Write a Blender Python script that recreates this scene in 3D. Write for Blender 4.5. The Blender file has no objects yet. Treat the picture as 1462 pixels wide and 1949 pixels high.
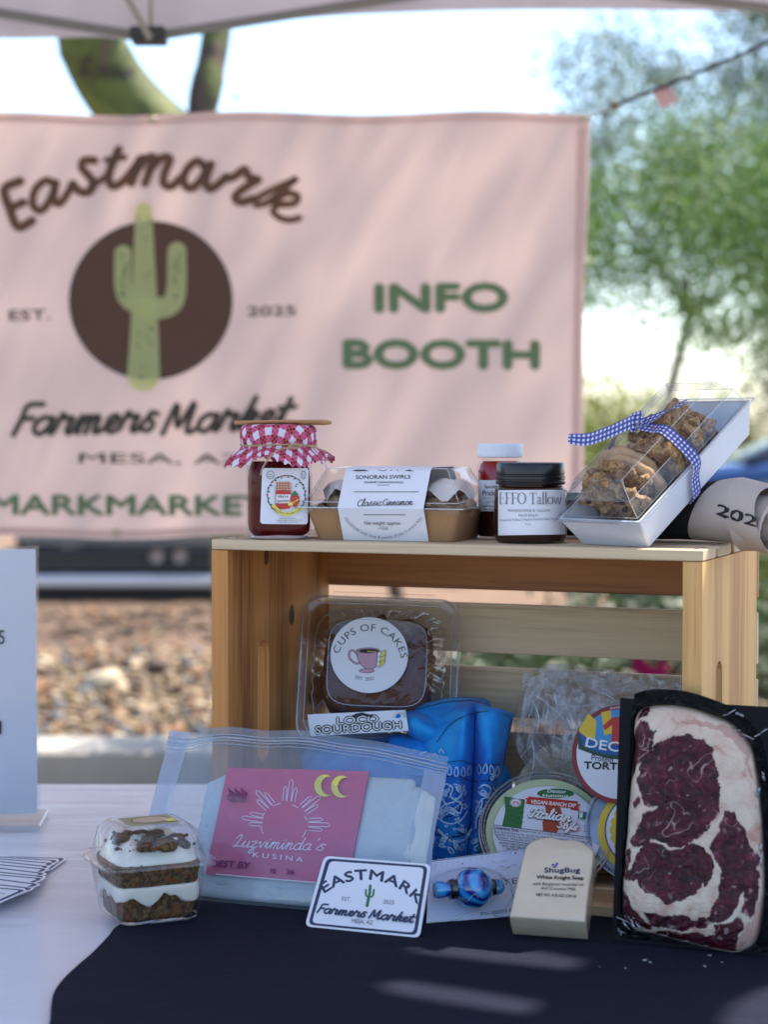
import bpy, math, random
from mathutils import Vector, Matrix, noise
from mathutils.geometry import tessellate_polygon

random.seed(7)
sc = bpy.context.scene
R = math.radians
PI = math.pi

# ------------------------------------------------------------------ camera
FPX = 3687.0
TILT = R(2.271)
CAM = Vector((0, 0, 1.15))
cam_d = bpy.data.cameras.new('camera')
cam = bpy.data.objects.new('camera', cam_d)
sc.collection.objects.link(cam)
cam.location = CAM
cam.rotation_euler = (PI / 2 - TILT, 0, 0)
cam_d.sensor_fit = 'AUTO'
cam_d.sensor_width = 36
cam_d.lens = 36 * FPX / 1949
cam_d.clip_end = 3000
cam_d.clip_start = 0.05
cam_d.dof.use_dof = True
cam_d.dof.focus_distance = 1.73
cam_d.dof.aperture_fstop = 5.7
sc.camera = cam

# ------------------------------------------------------------------ light
SUN_EL, SUN_AZ = R(60), R(62)          # azimuth measured from +Y towards +X
w = bpy.data.worlds.new('World'); sc.world = w; w.use_nodes = True
nt = w.node_tree
bg = nt.nodes['Background']
sky = nt.nodes.new('ShaderNodeTexSky')
sky.sky_type = 'NISHITA'; sky.sun_disc = False
sky.sun_elevation = SUN_EL; sky.sun_rotation = SUN_AZ
sky.air_density = 1.0; sky.dust_density = 1.0; sky.ozone_density = 2.0
nt.links.new(sky.outputs[0], bg.inputs[0])
bg.inputs[1].default_value = 0.15
sun_d = bpy.data.lights.new('sun', 'SUN'); sun_d.energy = 5.0; sun_d.angle = R(0.53)
sun_d.color = (1.0, 0.93, 0.82)
sun = bpy.data.objects.new('sun', sun_d); sc.collection.objects.link(sun)
SUNV = Vector((math.sin(SUN_AZ) * math.cos(SUN_EL), math.cos(SUN_AZ) * math.cos(SUN_EL), math.sin(SUN_EL)))
sun.rotation_euler = SUNV.to_track_quat('Z', 'Y').to_euler()
sun.location = SUNV * 30
sc.view_settings.view_transform = 'Standard'
sc.view_settings.look = 'None'
sc.view_settings.gamma = 1
sc.view_settings.exposure = 1.4
sc.view_settings.use_curve_mapping = False
sc.render.engine = 'CYCLES'
sc.cycles.use_denoising = True
sc.cycles.max_bounces = 10
sc.cycles.diffuse_bounces = 4
sc.cycles.transparent_max_bounces = 24
sc.cycles.caustics_reflective = False
sc.cycles.caustics_refractive = False
sc.cycles.sample_clamp_indirect = 8

# ------------------------------------------------------------------ geometry helpers
_U = Vector((0, math.sin(TILT), math.cos(TILT)))
_F = Vector((0, math.cos(TILT), -math.sin(TILT)))
def ray(px, py):
    return _F + Vector(((px - 731) / FPX, 0, 0)) - _U * ((py - 974.5) / FPX)
def at(px, py, Y):
    d = ray(px, py); return CAM + d * (Y / d.y)
def on(px, py, z):
    d = ray(px, py); return CAM + d * ((z - CAM.z) / d.z)

def link(o, parent=None):
    sc.collection.objects.link(o)
    if parent is not None: o.parent = parent
    return o
def tag(o, label=None, cat=None, group=None, kind=None):
    if label: o['label'] = label
    if cat: o['category'] = cat
    if group: o['group'] = group
    if kind: o['kind'] = kind
    return o
def thing(name, label, cat, M=None, group=None):
    o = bpy.data.objects.new(name, None); o.empty_display_size = .02
    sc.collection.objects.link(o)
    if M is not None: o.matrix_world = M
    return tag(o, label, cat, group)
def rotz(a): return Matrix.Rotation(a, 4, 'Z')
def TR(x, y, z): return Matrix.Translation((x, y, z))
def frame(P0, P1, P2):
    """right-handed frame: x along P0->P1, y towards P2, z = normal towards the viewer"""
    x = (P1 - P0); w_ = x.length; x.normalize()
    y = (P2 - P0); y = y - x * y.dot(x); h_ = y.length; y.normalize()
    z = x.cross(y)
    M = Matrix((x, y, z)).transposed().to_4x4(); M.translation = P0
    return M, w_, h_

class MB:
    def __init__(s): s.v = []; s.f = []; s.mi = []; s.uv = {}; s.att = {}
    def add(s, vs, fs, mi=0, uvs=None):
        b = len(s.v); s.v += [tuple(p) for p in vs]
        for f in fs: s.f.append(tuple(b + i for i in f)); s.mi.append(mi)
        if uvs:
            for i, q in enumerate(uvs): s.uv[b + i] = q
        return b
    def box(s, x0, x1, y0, y1, z0, z1, mi=0, bv=0.0, M=None):
        if bv <= 0:
            vs = [(x, y, z) for x in (x0, x1) for y in (y0, y1) for z in (z0, z1)]
            fs = [(0, 1, 3, 2), (4, 6, 7, 5), (0, 4, 5, 1), (2, 3, 7, 6), (0, 2, 6, 4), (1, 5, 7, 3)]
        else:
            vs = []; idx = {}
            for i, x in enumerate((x0, x1)):
                for j, y in enumerate((y0, y1)):
                    for k, z in enumerate((z0, z1)):
                        sx, sy, sz = (1, -1)[i], (1, -1)[j], (1, -1)[k]
                        idx[i, j, k, 0] = len(vs); vs.append((x, y + sy * bv, z + sz * bv))
                        idx[i, j, k, 1] = len(vs); vs.append((x + sx * bv, y, z + sz * bv))
                        idx[i, j, k, 2] = len(vs); vs.append((x + sx * bv, y + sy * bv, z))
            fs = []
            for i in (0, 1):
                q = [(i, 0, 0, 0), (i, 0, 1, 0), (i, 1, 1, 0), (i, 1, 0, 0)]; fs.append(tuple(idx[a] for a in (q if i == 0 else q[::-1]))[::-1] )
                q = [(0, i, 0, 1), (1, i, 0, 1), (1, i, 1, 1), (0, i, 1, 1)]; fs.append(tuple(idx[a] for a in (q if i == 0 else q[::-1])))
                q = [(0, 0, i, 2), (0, 1, i, 2), (1, 1, i, 2), (1, 0, i, 2)]; fs.append(tuple(idx[a] for a in (q if i == 0 else q[::-1])))
            for a in (0, 1):
                for b in (0, 1):
                    fs.append((idx[0, a, b, 1], idx[1, a, b, 1], idx[1, a, b, 2], idx[0, a, b, 2]))
                    fs.append((idx[a, 0, b, 0], idx[a, 1, b, 0], idx[a, 1, b, 2], idx[a, 0, b, 2]))
                    fs.append((idx[a, b, 0, 0], idx[a, b, 1, 0], idx[a, b, 1, 1], idx[a, b, 0, 1]))
                    for c in (0, 1): fs.append((idx[a, b, c, 0], idx[a, b, c, 1], idx[a, b, c, 2]))
        if M is not None: vs = [M @ Vector(p) for p in vs]
        s.add(vs, fs, mi)
    def loft(s, rings, mi=0, closed=True, cap0=False, cap1=False, uvf=None):
        n = len(rings[0]); vs = [p for r in rings for p in r]; fs = []
        for i in range(len(rings) - 1):
            for j in range(n if closed else n - 1):
                k = (j + 1) % n
                fs.append((i * n + j, i * n + k, (i + 1) * n + k, (i + 1) * n + j))
        if cap0: fs.append(tuple(range(n))[::-1])
        if cap1: fs.append(tuple(range((len(rings) - 1) * n, len(rings) * n)))
        s.add(vs, fs, mi, [uvf(i, j) for i in range(len(rings)) for j in range(n)] if uvf else None)
    def lathe(s, prof, n=32, mi=0, ex=2.0, c=(0, 0, 0), cap0=False, cap1=False, rfun=None):
        rings = []
        for (r, z) in prof:
            ring = []
            for j in range(n):
                a = 2 * PI * j / n; ca, sa = math.cos(a), math.sin(a)
                k = r if ex == 2 else r / (abs(ca) ** ex + abs(sa) ** ex) ** (1 / ex)
                if rfun: k *= rfun(a, z)
                ring.append((c[0] + k * ca, c[1] + k * sa, c[2] + z))
            rings.append(ring)
        s.loft(rings, mi, True, cap0, cap1)
    def rrloft(s, secs, nc=5, mi=0, cap0=False, cap1=False, c=(0, 0)):
        """sections (z, halfx, halfy, corner radius[, cx, cy])"""
        rings = []
        for q in secs:
            z, hx, hy, r = q[:4]; cx, cy = (q[4], q[5]) if len(q) > 4 else c
            ring = []
            for k, (sx, sy) in enumerate(((1, 1), (-1, 1), (-1, -1), (1, -1))):
                for i in range(nc + 1):
                    a = PI / 2 * (k + i / nc)
                    ring.append((cx + sx * (hx - r) + r * math.cos(a), cy + sy * (hy - r) + r * math.sin(a), z))
            rings.append(ring)
        s.loft(rings, mi, True, cap0, cap1)
    def tube(s, pts, r, n=8, mi=0, closed=False, cap=True, flat=1.0):
        pts = [Vector(p) for p in pts]; m = len(pts); rings = []
        up = None
        for i in range(m):
            a = pts[i - 1] if (i > 0 or closed) else pts[i]
            b = pts[(i + 1) % m] if (i < m - 1 or closed) else pts[i]
            t = (b - a).normalized()
            if up is None:
                up = t.orthogonal().normalized() if abs(t.z) > .9 else Vector((0, 0, 1))
            sd = t.cross(up).normalized(); up = sd.cross(t).normalized()
            rr = r[i] if isinstance(r, (list, tuple)) else r
            rings.append([pts[i] + (sd * math.cos(2 * PI * j / n) + up * math.sin(2 * PI * j / n) * flat) * rr for j in range(n)])
        if closed: rings.append(rings[0])
        s.loft(rings, mi, True, cap and not closed, cap and not closed)
    def grid(s, f, nu, nv, mi=0, uv=True):
        vs = [f(i / nu, j / nv) for j in range(nv + 1) for i in range(nu + 1)]
        fs = [(j * (nu + 1) + i, j * (nu + 1) + i + 1, (j + 1) * (nu + 1) + i + 1, (j + 1) * (nu + 1) + i) for j in range(nv) for i in range(nu)]
        s.add(vs, fs, mi, [(i / nu, j / nv) for j in range(nv + 1) for i in range(nu + 1)] if uv else None)
    def slab(s, outline, z0, z1, mi=0, M=None, side_mi=None):
        """outline of 2D points extruded between z0 and z1"""
        n = len(outline)
        vs = [Vector((x, y, z0)) for x, y in outline] + [Vector((x, y, z1)) for x, y in outline]
        tri = tessellate_polygon([[Vector((x, y, 0)) for x, y in outline]])
        if M is not None: vs = [M @ p for p in vs]
        b = s.add(vs, [], mi)
        for t in tri:
            s.f.append(tuple(b + i + n for i in t)); s.mi.append(mi)
            s.f.append(tuple(b + i for i in t)[::-1]); s.mi.append(mi)
        for i in range(n):
            k = (i + 1) % n
            s.f.append((b + i, b + k, b + n + k, b + n + i)); s.mi.append(mi if side_mi is None else side_mi)
    def mesh(s, name, mats, smooth=35):
        me = bpy.data.meshes.new(name)
        me.from_pydata(s.v, [], s.f)
        for m in (mats if isinstance(mats, (list, tuple)) else [mats]): me.materials.append(m)
        me.polygons.foreach_set('material_index', s.mi)
        if s.uv:
            l = me.uv_layers.new(name='UVMap')
            buf = []
            vi = [0] * len(me.loops); me.loops.foreach_get('vertex_index', vi)
            for i in vi: buf += list(s.uv.get(i, (0, 0)))
            l.data.foreach_set('uv', buf)
        for k, vals in s.att.items():
            a = me.attributes.new(k, 'FLOAT', 'POINT'); a.data.foreach_set('value', vals)
        if smooth:
            me.polygons.foreach_set('use_smooth', [True] * len(me.polygons))
            me.update()
            me.set_sharp_from_angle(angle=R(smooth))
        me.update()
        return me
    def build(s, name, mats, parent=None, label=None, smooth=35, M=None):
        o = bpy.data.objects.new(name, s.mesh(name, mats, smooth))
        link(o, parent)
        if M is not None: o.matrix_local = M
        if label: o['label'] = label
        return o
def fixn(o):
    import bmesh
    bm = bmesh.new(); bm.from_mesh(o.data); bmesh.ops.recalc_face_normals(bm, faces=bm.faces); bm.to_mesh(o.data); bm.free(); return o

def spline(pts, k=6, closed=False):
    P = [Vector(p) for p in pts]; n = len(P); out = []
    if n < 3:
        return [P[0].lerp(P[-1], i / k) for i in range(k + 1)]
    rng = n if closed else n - 1
    for i in range(rng):
        p0 = P[(i - 1) % n] if (closed or i > 0) else P[0] * 2 - P[1]
        p1 = P[i]; p2 = P[(i + 1) % n]
        p3 = P[(i + 2) % n] if (closed or i + 2 < n) else P[-1] * 2 - P[-2]
        for j in range(k):
            t = j / k
            out.append(.5 * ((2 * p1) + (p2 - p0) * t + (2 * p0 - 5 * p1 + 4 * p2 - p3) * t * t + (3 * p1 - p0 - 3 * p2 + p3) * t ** 3))
    if not closed: out.append(P[-1])
    return out

# ------------------------------------------------------------------ materials
class N:
    def __init__(s, name):
        s.m = bpy.data.materials.new(name); s.m.use_nodes = True; s.t = s.m.node_tree
        s.t.nodes.clear(); s.out = s.n('OutputMaterial')
    def n(s, typ, **kw):
        x = s.t.nodes.new('ShaderNode' + typ)
        for k, v in kw.items():
            if k.startswith('i_'):
                key = k[2:]; key = int(key) if key.isdigit() else key.replace('_', ' ')
                s.set(x, key, v)
            else: setattr(x, k, v)
        return x
    def set(s, node, key, v):
        if isinstance(v, bpy.types.NodeSocket): s.t.links.new(v, node.inputs[key])
        elif isinstance(v, bpy.types.Node): s.t.links.new(v.outputs[0], node.inputs[key])
        else: node.inputs[key].default_value = v
    def math(s, op, a, b=0.0, c=None, clamp=False):
        x = s.n('Math', operation=op, use_clamp=clamp); s.set(x, 0, a); s.set(x, 1, b)
        if c is not None: s.set(x, 2, c)
        return x.outputs[0]
    def mixc(s, f, a, b, blend='MIX'):
        x = s.n('Mix', data_type='RGBA', blend_type=blend)
        s.set(x, 0, f); s.set(x, 6, a if not isinstance(a, tuple) else col4(a)); s.set(x, 7, b if not isinstance(b, tuple) else col4(b))
        return x.outputs[2]
    def ramp(s, f, stops, interp='LINEAR'):
        x = s.n('ValToRGB'); x.color_ramp.interpolation = interp
        e = x.color_ramp.elements
        while len(e) < len(stops): e.new(.5)
        for el, (p, c) in zip(e, stops): el.position = p; el.color = col4(c)
        s.set(x, 0, f); return x.outputs[0]
    def coord(s, kind='Object', scale=(1, 1, 1), loc=(0, 0, 0), rnd=False):
        tc = s.n('TexCoord'); mp = s.n('Mapping'); s.t.links.new(tc.outputs[kind], mp.inputs[0])
        mp.inputs['Scale'].default_value = scale; mp.inputs['Location'].default_value = loc
        if rnd:
            oi = s.n('ObjectInfo'); va = s.n('VectorMath', operation='SCALE')
            cx = s.n('CombineXYZ', i_0=1.0, i_1=3.1, i_2=2.3)
            s.set(va, 0, cx); s.set(va, 'Scale', s.math('MULTIPLY', oi.outputs['Random'], 17.0))
            ad = s.n('VectorMath', operation='ADD'); s.set(ad, 0, mp); s.set(ad, 1, va)
            return ad.outputs[0]
        return mp.outputs[0]
    def noise(s, vec, scale, detail=4, rough=.5, dist=0):
        x = s.n('TexNoise', i_Scale=scale, i_Detail=detail, i_Roughness=rough, i_Distortion=dist); s.set(x, 'Vector', vec)
        return x.outputs[0]
    def bump(s, h, strength=.3, dist=.001):
        b = s.n('Bump', i_Strength=strength, i_Distance=dist); s.set(b, 'Height', h); return b.outputs[0]
    def done(s, sh):
        s.t.links.new(sh if isinstance(sh, bpy.types.NodeSocket) else sh.outputs[0], s.out.inputs[0]); return s.m
    def pr(s, **kw):
        x = s.n('BsdfPrincipled')
        for k, v in kw.items():
            k = k.replace('_', ' ')
            if k == 'Base Color' and isinstance(v, tuple): v = col4(v)
            s.set(x, k, v)
        return x
def col4(c): return (c[0], c[1], c[2], 1.0)

def pmat(name, col, rough=.5, var=.12, nscale=30, bump=0, bscale=200, metal=0, spec=.5, coat=0, sss=0, trl=0, dist=.001, sheen=0):
    g = N(name); v = g.coord('Object')
    n1 = g.noise(v, nscale, 5, .6)
    c = g.mixc(n1, tuple(x * (1 - var) for x in col), tuple(min(1, x * (1 + var)) for x in col))
    kw = dict(Base_Color=c, Roughness=rough, Metallic=metal, Specular_IOR_Level=spec)
    if coat: kw.update(Coat_Weight=coat, Coat_Roughness=.08)
    if sheen: kw.update(Sheen_Weight=sheen)
    if bump: kw['Normal'] = g.bump(g.noise(v, bscale, 6, .6), bump, dist)
    p = g.pr(**kw)
    if sss: p.inputs['Subsurface Weight'].default_value = sss; p.inputs['Subsurface Radius'].default_value = (1, .5, .3); p.inputs['Subsurface Scale'].default_value = .004
    if trl:
        t = g.n('BsdfTranslucent'); g.set(t, 0, c)
        mx = g.n('MixShader', i_0=trl); g.set(mx, 1, p); g.set(mx, 2, t); return g.done(mx)
    return g.done(p)

def film(name, tint=(1, 1, 1), refl=.06, fres=.9, milky=0.0, mcol=(.8, .85, .95), rough=.06, bump=0, bscale=60, bdist=.002, weave=0):
    """thin clear plastic sheet"""
    g = N(name); v = g.coord('Object')
    tr = g.n('BsdfTransparent'); tr.inputs[0].default_value = col4(tint)
    gl = g.n('BsdfGlossy', i_Roughness=rough)
    ge = g.n('NewGeometry'); dt = g.n('VectorMath', operation='DOT_PRODUCT'); g.set(dt, 0, ge.outputs['Incoming'])
    nrm = None
    if bump:
        nrm = g.bump(g.noise(v, bscale, 3, .5, .6), bump, bdist)
        g.set(gl, 'Normal', nrm)
    g.set(dt, 1, nrm if nrm else ge.outputs['Normal'])
    fr = g.math('POWER', g.math('SUBTRACT', 1.0, g.math('ABSOLUTE', dt.outputs['Value']), clamp=True), 5.0)
    fac = g.math('MULTIPLY_ADD', fr, fres, refl, clamp=True)
    base = tr
    if milky:
        df = g.n('BsdfDiffuse'); df.inputs[0].default_value = col4(mcol)
        tl = g.n('BsdfTranslucent'); tl.inputs[0].default_value = col4(mcol)
        m2 = g.n('MixShader', i_0=.4); g.set(m2, 1, df); g.set(m2, 2, tl)
        m1 = g.n('MixShader'); g.set(m1, 1, tr); g.set(m1, 2, m2)
        mf = g.math('MULTIPLY_ADD', g.noise(v, 25, 3), milky * .5, milky * .75)
        if weave:
            wv = g.n('TexChecker', i_Scale=weave); g.set(wv, 0, v)
            mf = g.math('MULTIPLY_ADD', wv.outputs[1], .09, mf)
        g.set(m1, 0, mf); base = m1
    mx = g.n('MixShader'); g.set(mx, 0, fac); g.set(mx, 1, base); g.set(mx, 2, gl)
    return g.done(mx)

def wood(name, base, dark, axis=0, knots=(), ring=1.0, rough=.55):
    """grain along the given local axis; knots are (x,y,z,radius) in local metres"""
    g = N(name)
    sc_ = [26, 26, 26]; sc_[axis] = 1.6
    v = g.coord('Object', tuple(sc_), rnd=True)
    vs = [240, 240, 240]; vs[axis] = 6
    v2 = g.coord('Object', tuple(vs), rnd=True)
    vo = g.coord('Object')
    kmask = None; kv = None
    for (kx, ky, kz, kr) in knots:
        d = g.n('VectorMath', operation='SUBTRACT'); g.set(d, 0, vo); d.inputs[1].default_value = (kx, ky, kz)
        m = g.n('VectorMath', operation='MULTIPLY'); g.set(m, 0, d); sv = [1 / kr] * 3; sv[axis] = .62 / kr; m.inputs[1].default_value = sv
        ln = g.n('VectorMath', operation='LENGTH'); g.set(ln, 0, m)
        q = g.math('ADD', ln.outputs['Value'], g.math('MULTIPLY', g.noise(vo, 90), .25))
        kv = q if kv is None else g.math('MINIMUM', kv, q)
    n1 = g.noise(v, 1.0, 4, .55, .4)
    wv = g.n('TexWave', wave_type='RINGS', rings_direction='XYZ'[axis], i_Scale=.2 * ring, i_Distortion=7.0, i_Detail=3.0)
    g.set(wv, 'Vector', v)
    fine = g.noise(v2, 1.0, 3, .7)
    f = g.math('MULTIPLY_ADD', wv.outputs['Fac'], .34, g.math('MULTIPLY', n1, .62))
    f = g.math('MULTIPLY_ADD', g.math('SUBTRACT', fine, .5), 1.0, f)
    c = g.ramp(f, [(.22, tuple(min(1, a * 1.12) for a in base)), (.42, base), (.6, tuple(a * .45 + b * .55 for a, b in zip(base, dark))), (.8, dark)])
    if kv is not None:
        halo = g.ramp(kv, [(.0, (1, 1, 1)), (.9, (1, 1, 1)), (1.3, (.35, .35, .35)), (3.2, (0, 0, 0))])
        c = g.mixc(g.math('MULTIPLY', halo, .9), c, (.05, .018, .006))
    bpn = g.bump(f, .25, .0006)
    return g.done(g.pr(Base_Color=c, Roughness=rough, Normal=bpn, Specular_IOR_Level=.35))

def gingham(name, c0, c1, c2, period, coordk='UV'):
    g = N(name); tc = g.n('TexCoord'); sx = g.n('SeparateXYZ'); g.t.links.new(tc.outputs[coordk], sx.inputs[0])
    def st(o): return g.math('GREATER_THAN', g.math('FRACT', g.math('DIVIDE', o, period)), .5)
    a, b = st(sx.outputs[0]), st(sx.outputs[1])
    s_ = g.math('ADD', a, b)
    c = g.ramp(g.math('MULTIPLY', s_, .5), [(0, c0), (.25, c1), (.75, c2)], 'CONSTANT')
    th = g.n('VectorMath', operation='SCALE'); g.t.links.new(tc.outputs[coordk], th.inputs[0]); th.inputs['Scale'].default_value = 6.0 / period
    wv = g.n('TexChecker', i_Scale=1.0); g.set(wv, 0, th)
    c = g.mixc(g.math('MULTIPLY', wv.outputs[1], .18), c, (.75, .7, .8))
    p = g.pr(Base_Color=c, Roughness=.85, Specular_IOR_Level=.2)
    t = g.n('BsdfTranslucent'); g.set(t, 0, c)
    mx = g.n('MixShader', i_0=.2); g.set(mx, 1, p); g.set(mx, 2, t); return g.done(mx)

# ------------------------------------------------------------------ flat print (lettering and artwork as thin shapes on surfaces)
_gc = {}
_fc = bpy.data.curves.new('glyph', 'FONT'); _fo = bpy.data.objects.new('glyph', _fc)
sc.collection.objects.link(_fo); _fc.resolution_u = 3
def _body(s_, off):
    _fc.body = s_; _fc.offset = off
    bpy.context.view_layer.update()
    me = bpy.data.meshes.new_from_object(_fo.evaluated_get(bpy.context.evaluated_depsgraph_get()))
    vs = [(v.co.x, v.co.y) for v in me.vertices]; fs = [tuple(p.vertices) for p in me.polygons]
    bpy.data.meshes.remove(me); return vs, fs
def _w(s_, off):
    vs, _ = _body(s_, off); return max(v[0] for v in vs) - min(v[0] for v in vs)
def glyph(ch, off):
    k = (ch, off)
    if k not in _gc:
        adv = _w('H' + ch + 'H', 0) - _w('HH', 0)
        if ch == ' ': _gc[k] = ([], [], adv)
        else:
            vs, fs = _body(ch, off)
            _gc[k] = (vs, fs, adv)
    return _gc[k]
CAPH = .73   # cap height of the built-in face at size 1

def bez(pts, k=5, closed=False):
    return [(p.x, p.y) for p in spline([(x, y, 0) for x, y in pts], k, closed)]

SCR = {
 'a': (1.08, [[(.86, .85), (.5, 1.0), (.12, .7), (.1, .25), (.38, 0), (.72, .3), (.9, .95)], [(.9, .95), (.82, .3), (.93, .03), (1.1, .2)]]),
 'b': (.95, [[(0, .2), (.4, 1.3), (.45, 1.9), (.25, 1.6), (.15, .3), (.4, 0), (.75, .3), (.65, .75), (.3, .6)], [(.65, .7), (.95, .7)]]),
 's': (.85, [[(0, .2), (.3, .75), (.45, 1.1)], [(.75, 1.0), (.45, 1.08), (.36, .8), (.65, .45), (.5, .03), (.1, .12)]]),
 't': (.68, [[(0, .2), (.35, 1.0), (.5, 1.65)], [(.5, 1.65), (.28, .4), (.42, .0), (.7, .2)], [(.05, 1.1), (.8, 1.17)]]),
 'm': (1.45, [[(0, .2), (.22, .85), (.34, .95), (.24, 0)], [(.28, .5), (.55, .95), (.72, .85), (.62, 0)], [(.66, .5), (.95, .97), (1.12, .8), (1.03, .2), (1.15, 0), (1.45, .2)]]),
 'n': (1.08, [[(0, .2), (.22, .85), (.34, .95), (.24, 0)], [(.28, .5), (.58, .97), (.76, .8), (.68, .2), (.8, 0), (1.08, .2)]]),
 'r': (.95, [[(0, .2), (.25, 1.15), (.4, .88), (.78, .9), (.62, .3), (.72, 0), (.95, .2)]]),
 'k': (.95, [[(0, .2), (.35, 1.2), (.52, 1.85)], [(.52, 1.85), (.18, 0)], [(.3, .55), (.6, 1.0), (.8, .8), (.6, .55), (.35, .5)], [(.45, .5), (.68, .05), (.95, .2)]]),
 'e': (.8, [[(0, .2), (.4, .45), (.62, .78), (.48, 1.0), (.2, .8), (.15, .3), (.4, 0), (.8, .2)]]),
 'i': (.55, [[(0, .2), (.26, .95), (.2, .3), (.32, 0), (.55, .2)], [(.36, 1.35), (.38, 1.4)]]),
 'l': (.55, [[(0, .2), (.4, 1.2), (.5, 1.85), (.35, 1.9), (.22, 1.0), (.2, .25), (.33, 0), (.55, .2)]]),
 'c': (.78, [[(.75, .8), (.5, 1.0), (.18, .75), (.12, .3), (.4, 0), (.78, .2)]]),
 'o': (.95, [[(.5, 1.0), (.12, .7), (.15, .2), (.45, 0), (.8, .3), (.78, .8), (.5, 1.0), (.7, .8), (.98, .85)]]),
 'u': (1.08, [[(0, .2), (.22, .95), (.15, .3), (.35, 0), (.65, .3), (.82, .95)], [(.82, .95), (.75, .2), (.85, 0), (1.08, .2)]]),
 'z': (.9, [[(.05, .85), (.5, 1.0), (.65, .8), (.1, .05), (.5, .1), (.6, -.4), (.3, -.9), (.1, -.6), (.5, -.1), (.9, .2)]]),
 'v': (.9, [[(0, .7), (.2, .95), (.4, 0), (.72, .9), (.95, .8)]]),
 'd': (1.15, [[(.85, .85), (.5, 1), (.12, .65), (.12, .2), (.4, 0), (.75, .3), (1.0, 1.85)], [(1, 1.85), (.85, .3), (.95, .02), (1.15, .2)]]),
 'y': (1.0, [[(0, .8), (.2, .95), (.2, .3), (.45, 0), (.75, .4), (.88, .95)], [(.88, .95), (.7, -.4), (.4, -.9), (.2, -.6), (.9, .2)]]),
 'w': (1.2, [[(0, .8), (.2, .95), (.2, .2), (.4, 0), (.6, .6), (.7, .1), (.9, .1), (1.1, .95), (1.25, .8)]]),
 'h': (1.0, [[(0, .2), (.4, 1.3), (.45, 1.9), (.3, 1.7), (.18, 0)], [(.22, .5), (.5, .97), (.7, .8), (.62, .2), (.75, 0), (1.0, .2)]]),
 'g': (1.0, [[(.85, .85), (.5, 1.0), (.12, .7), (.12, .25), (.4, 0), (.75, .3), (.88, .95)], [(.88, .95), (.75, -.5), (.45, -.9), (.2, -.6), (.95, .2)]]),
 "'": (.3, [[(.2, 1.9), (.12, 1.5)]]), ' ': (.7, []),
 'E': (1.0, [[(1.0, 1.75), (.4, 1.72), (.25, .95), (.08, 0), (.75, .05)], [(.25, .92), (.7, .97)]]),
 'F': (.95, [[(1.15, 1.78), (.42, 1.72), (.28, .95), (.08, 0)], [(.27, .92), (.82, .97)]]),
 'M': (1.65, [[(.05, 0), (.42, 1.72), (.68, .35), (1.25, 1.78), (1.18, .3), (1.32, 0), (1.65, .2)]]),
 'C': (1.1, [[(1.0, 1.4), (.8, 1.75), (.3, 1.3), (.15, .6), (.5, 0), (1.1, .2)]]),
 'L': (1.1, [[(.1, 1.3), (.5, 1.85), (.7, 1.6), (.35, .2), (.05, .05), (.4, .12), (1.1, .1)]]),
 'I': (.9, [[(.1, 1.2), (.3, 1.7), (.9, 1.75)], [(.75, 1.75), (.5, .3), (.1, .1), (.0, .4)]]),
 'S': (1.1, [[(1.0, 1.5), (.65, 1.85), (.35, 1.4), (.8, .7), (.5, .03), (.05, .3)]]),
}

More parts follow.
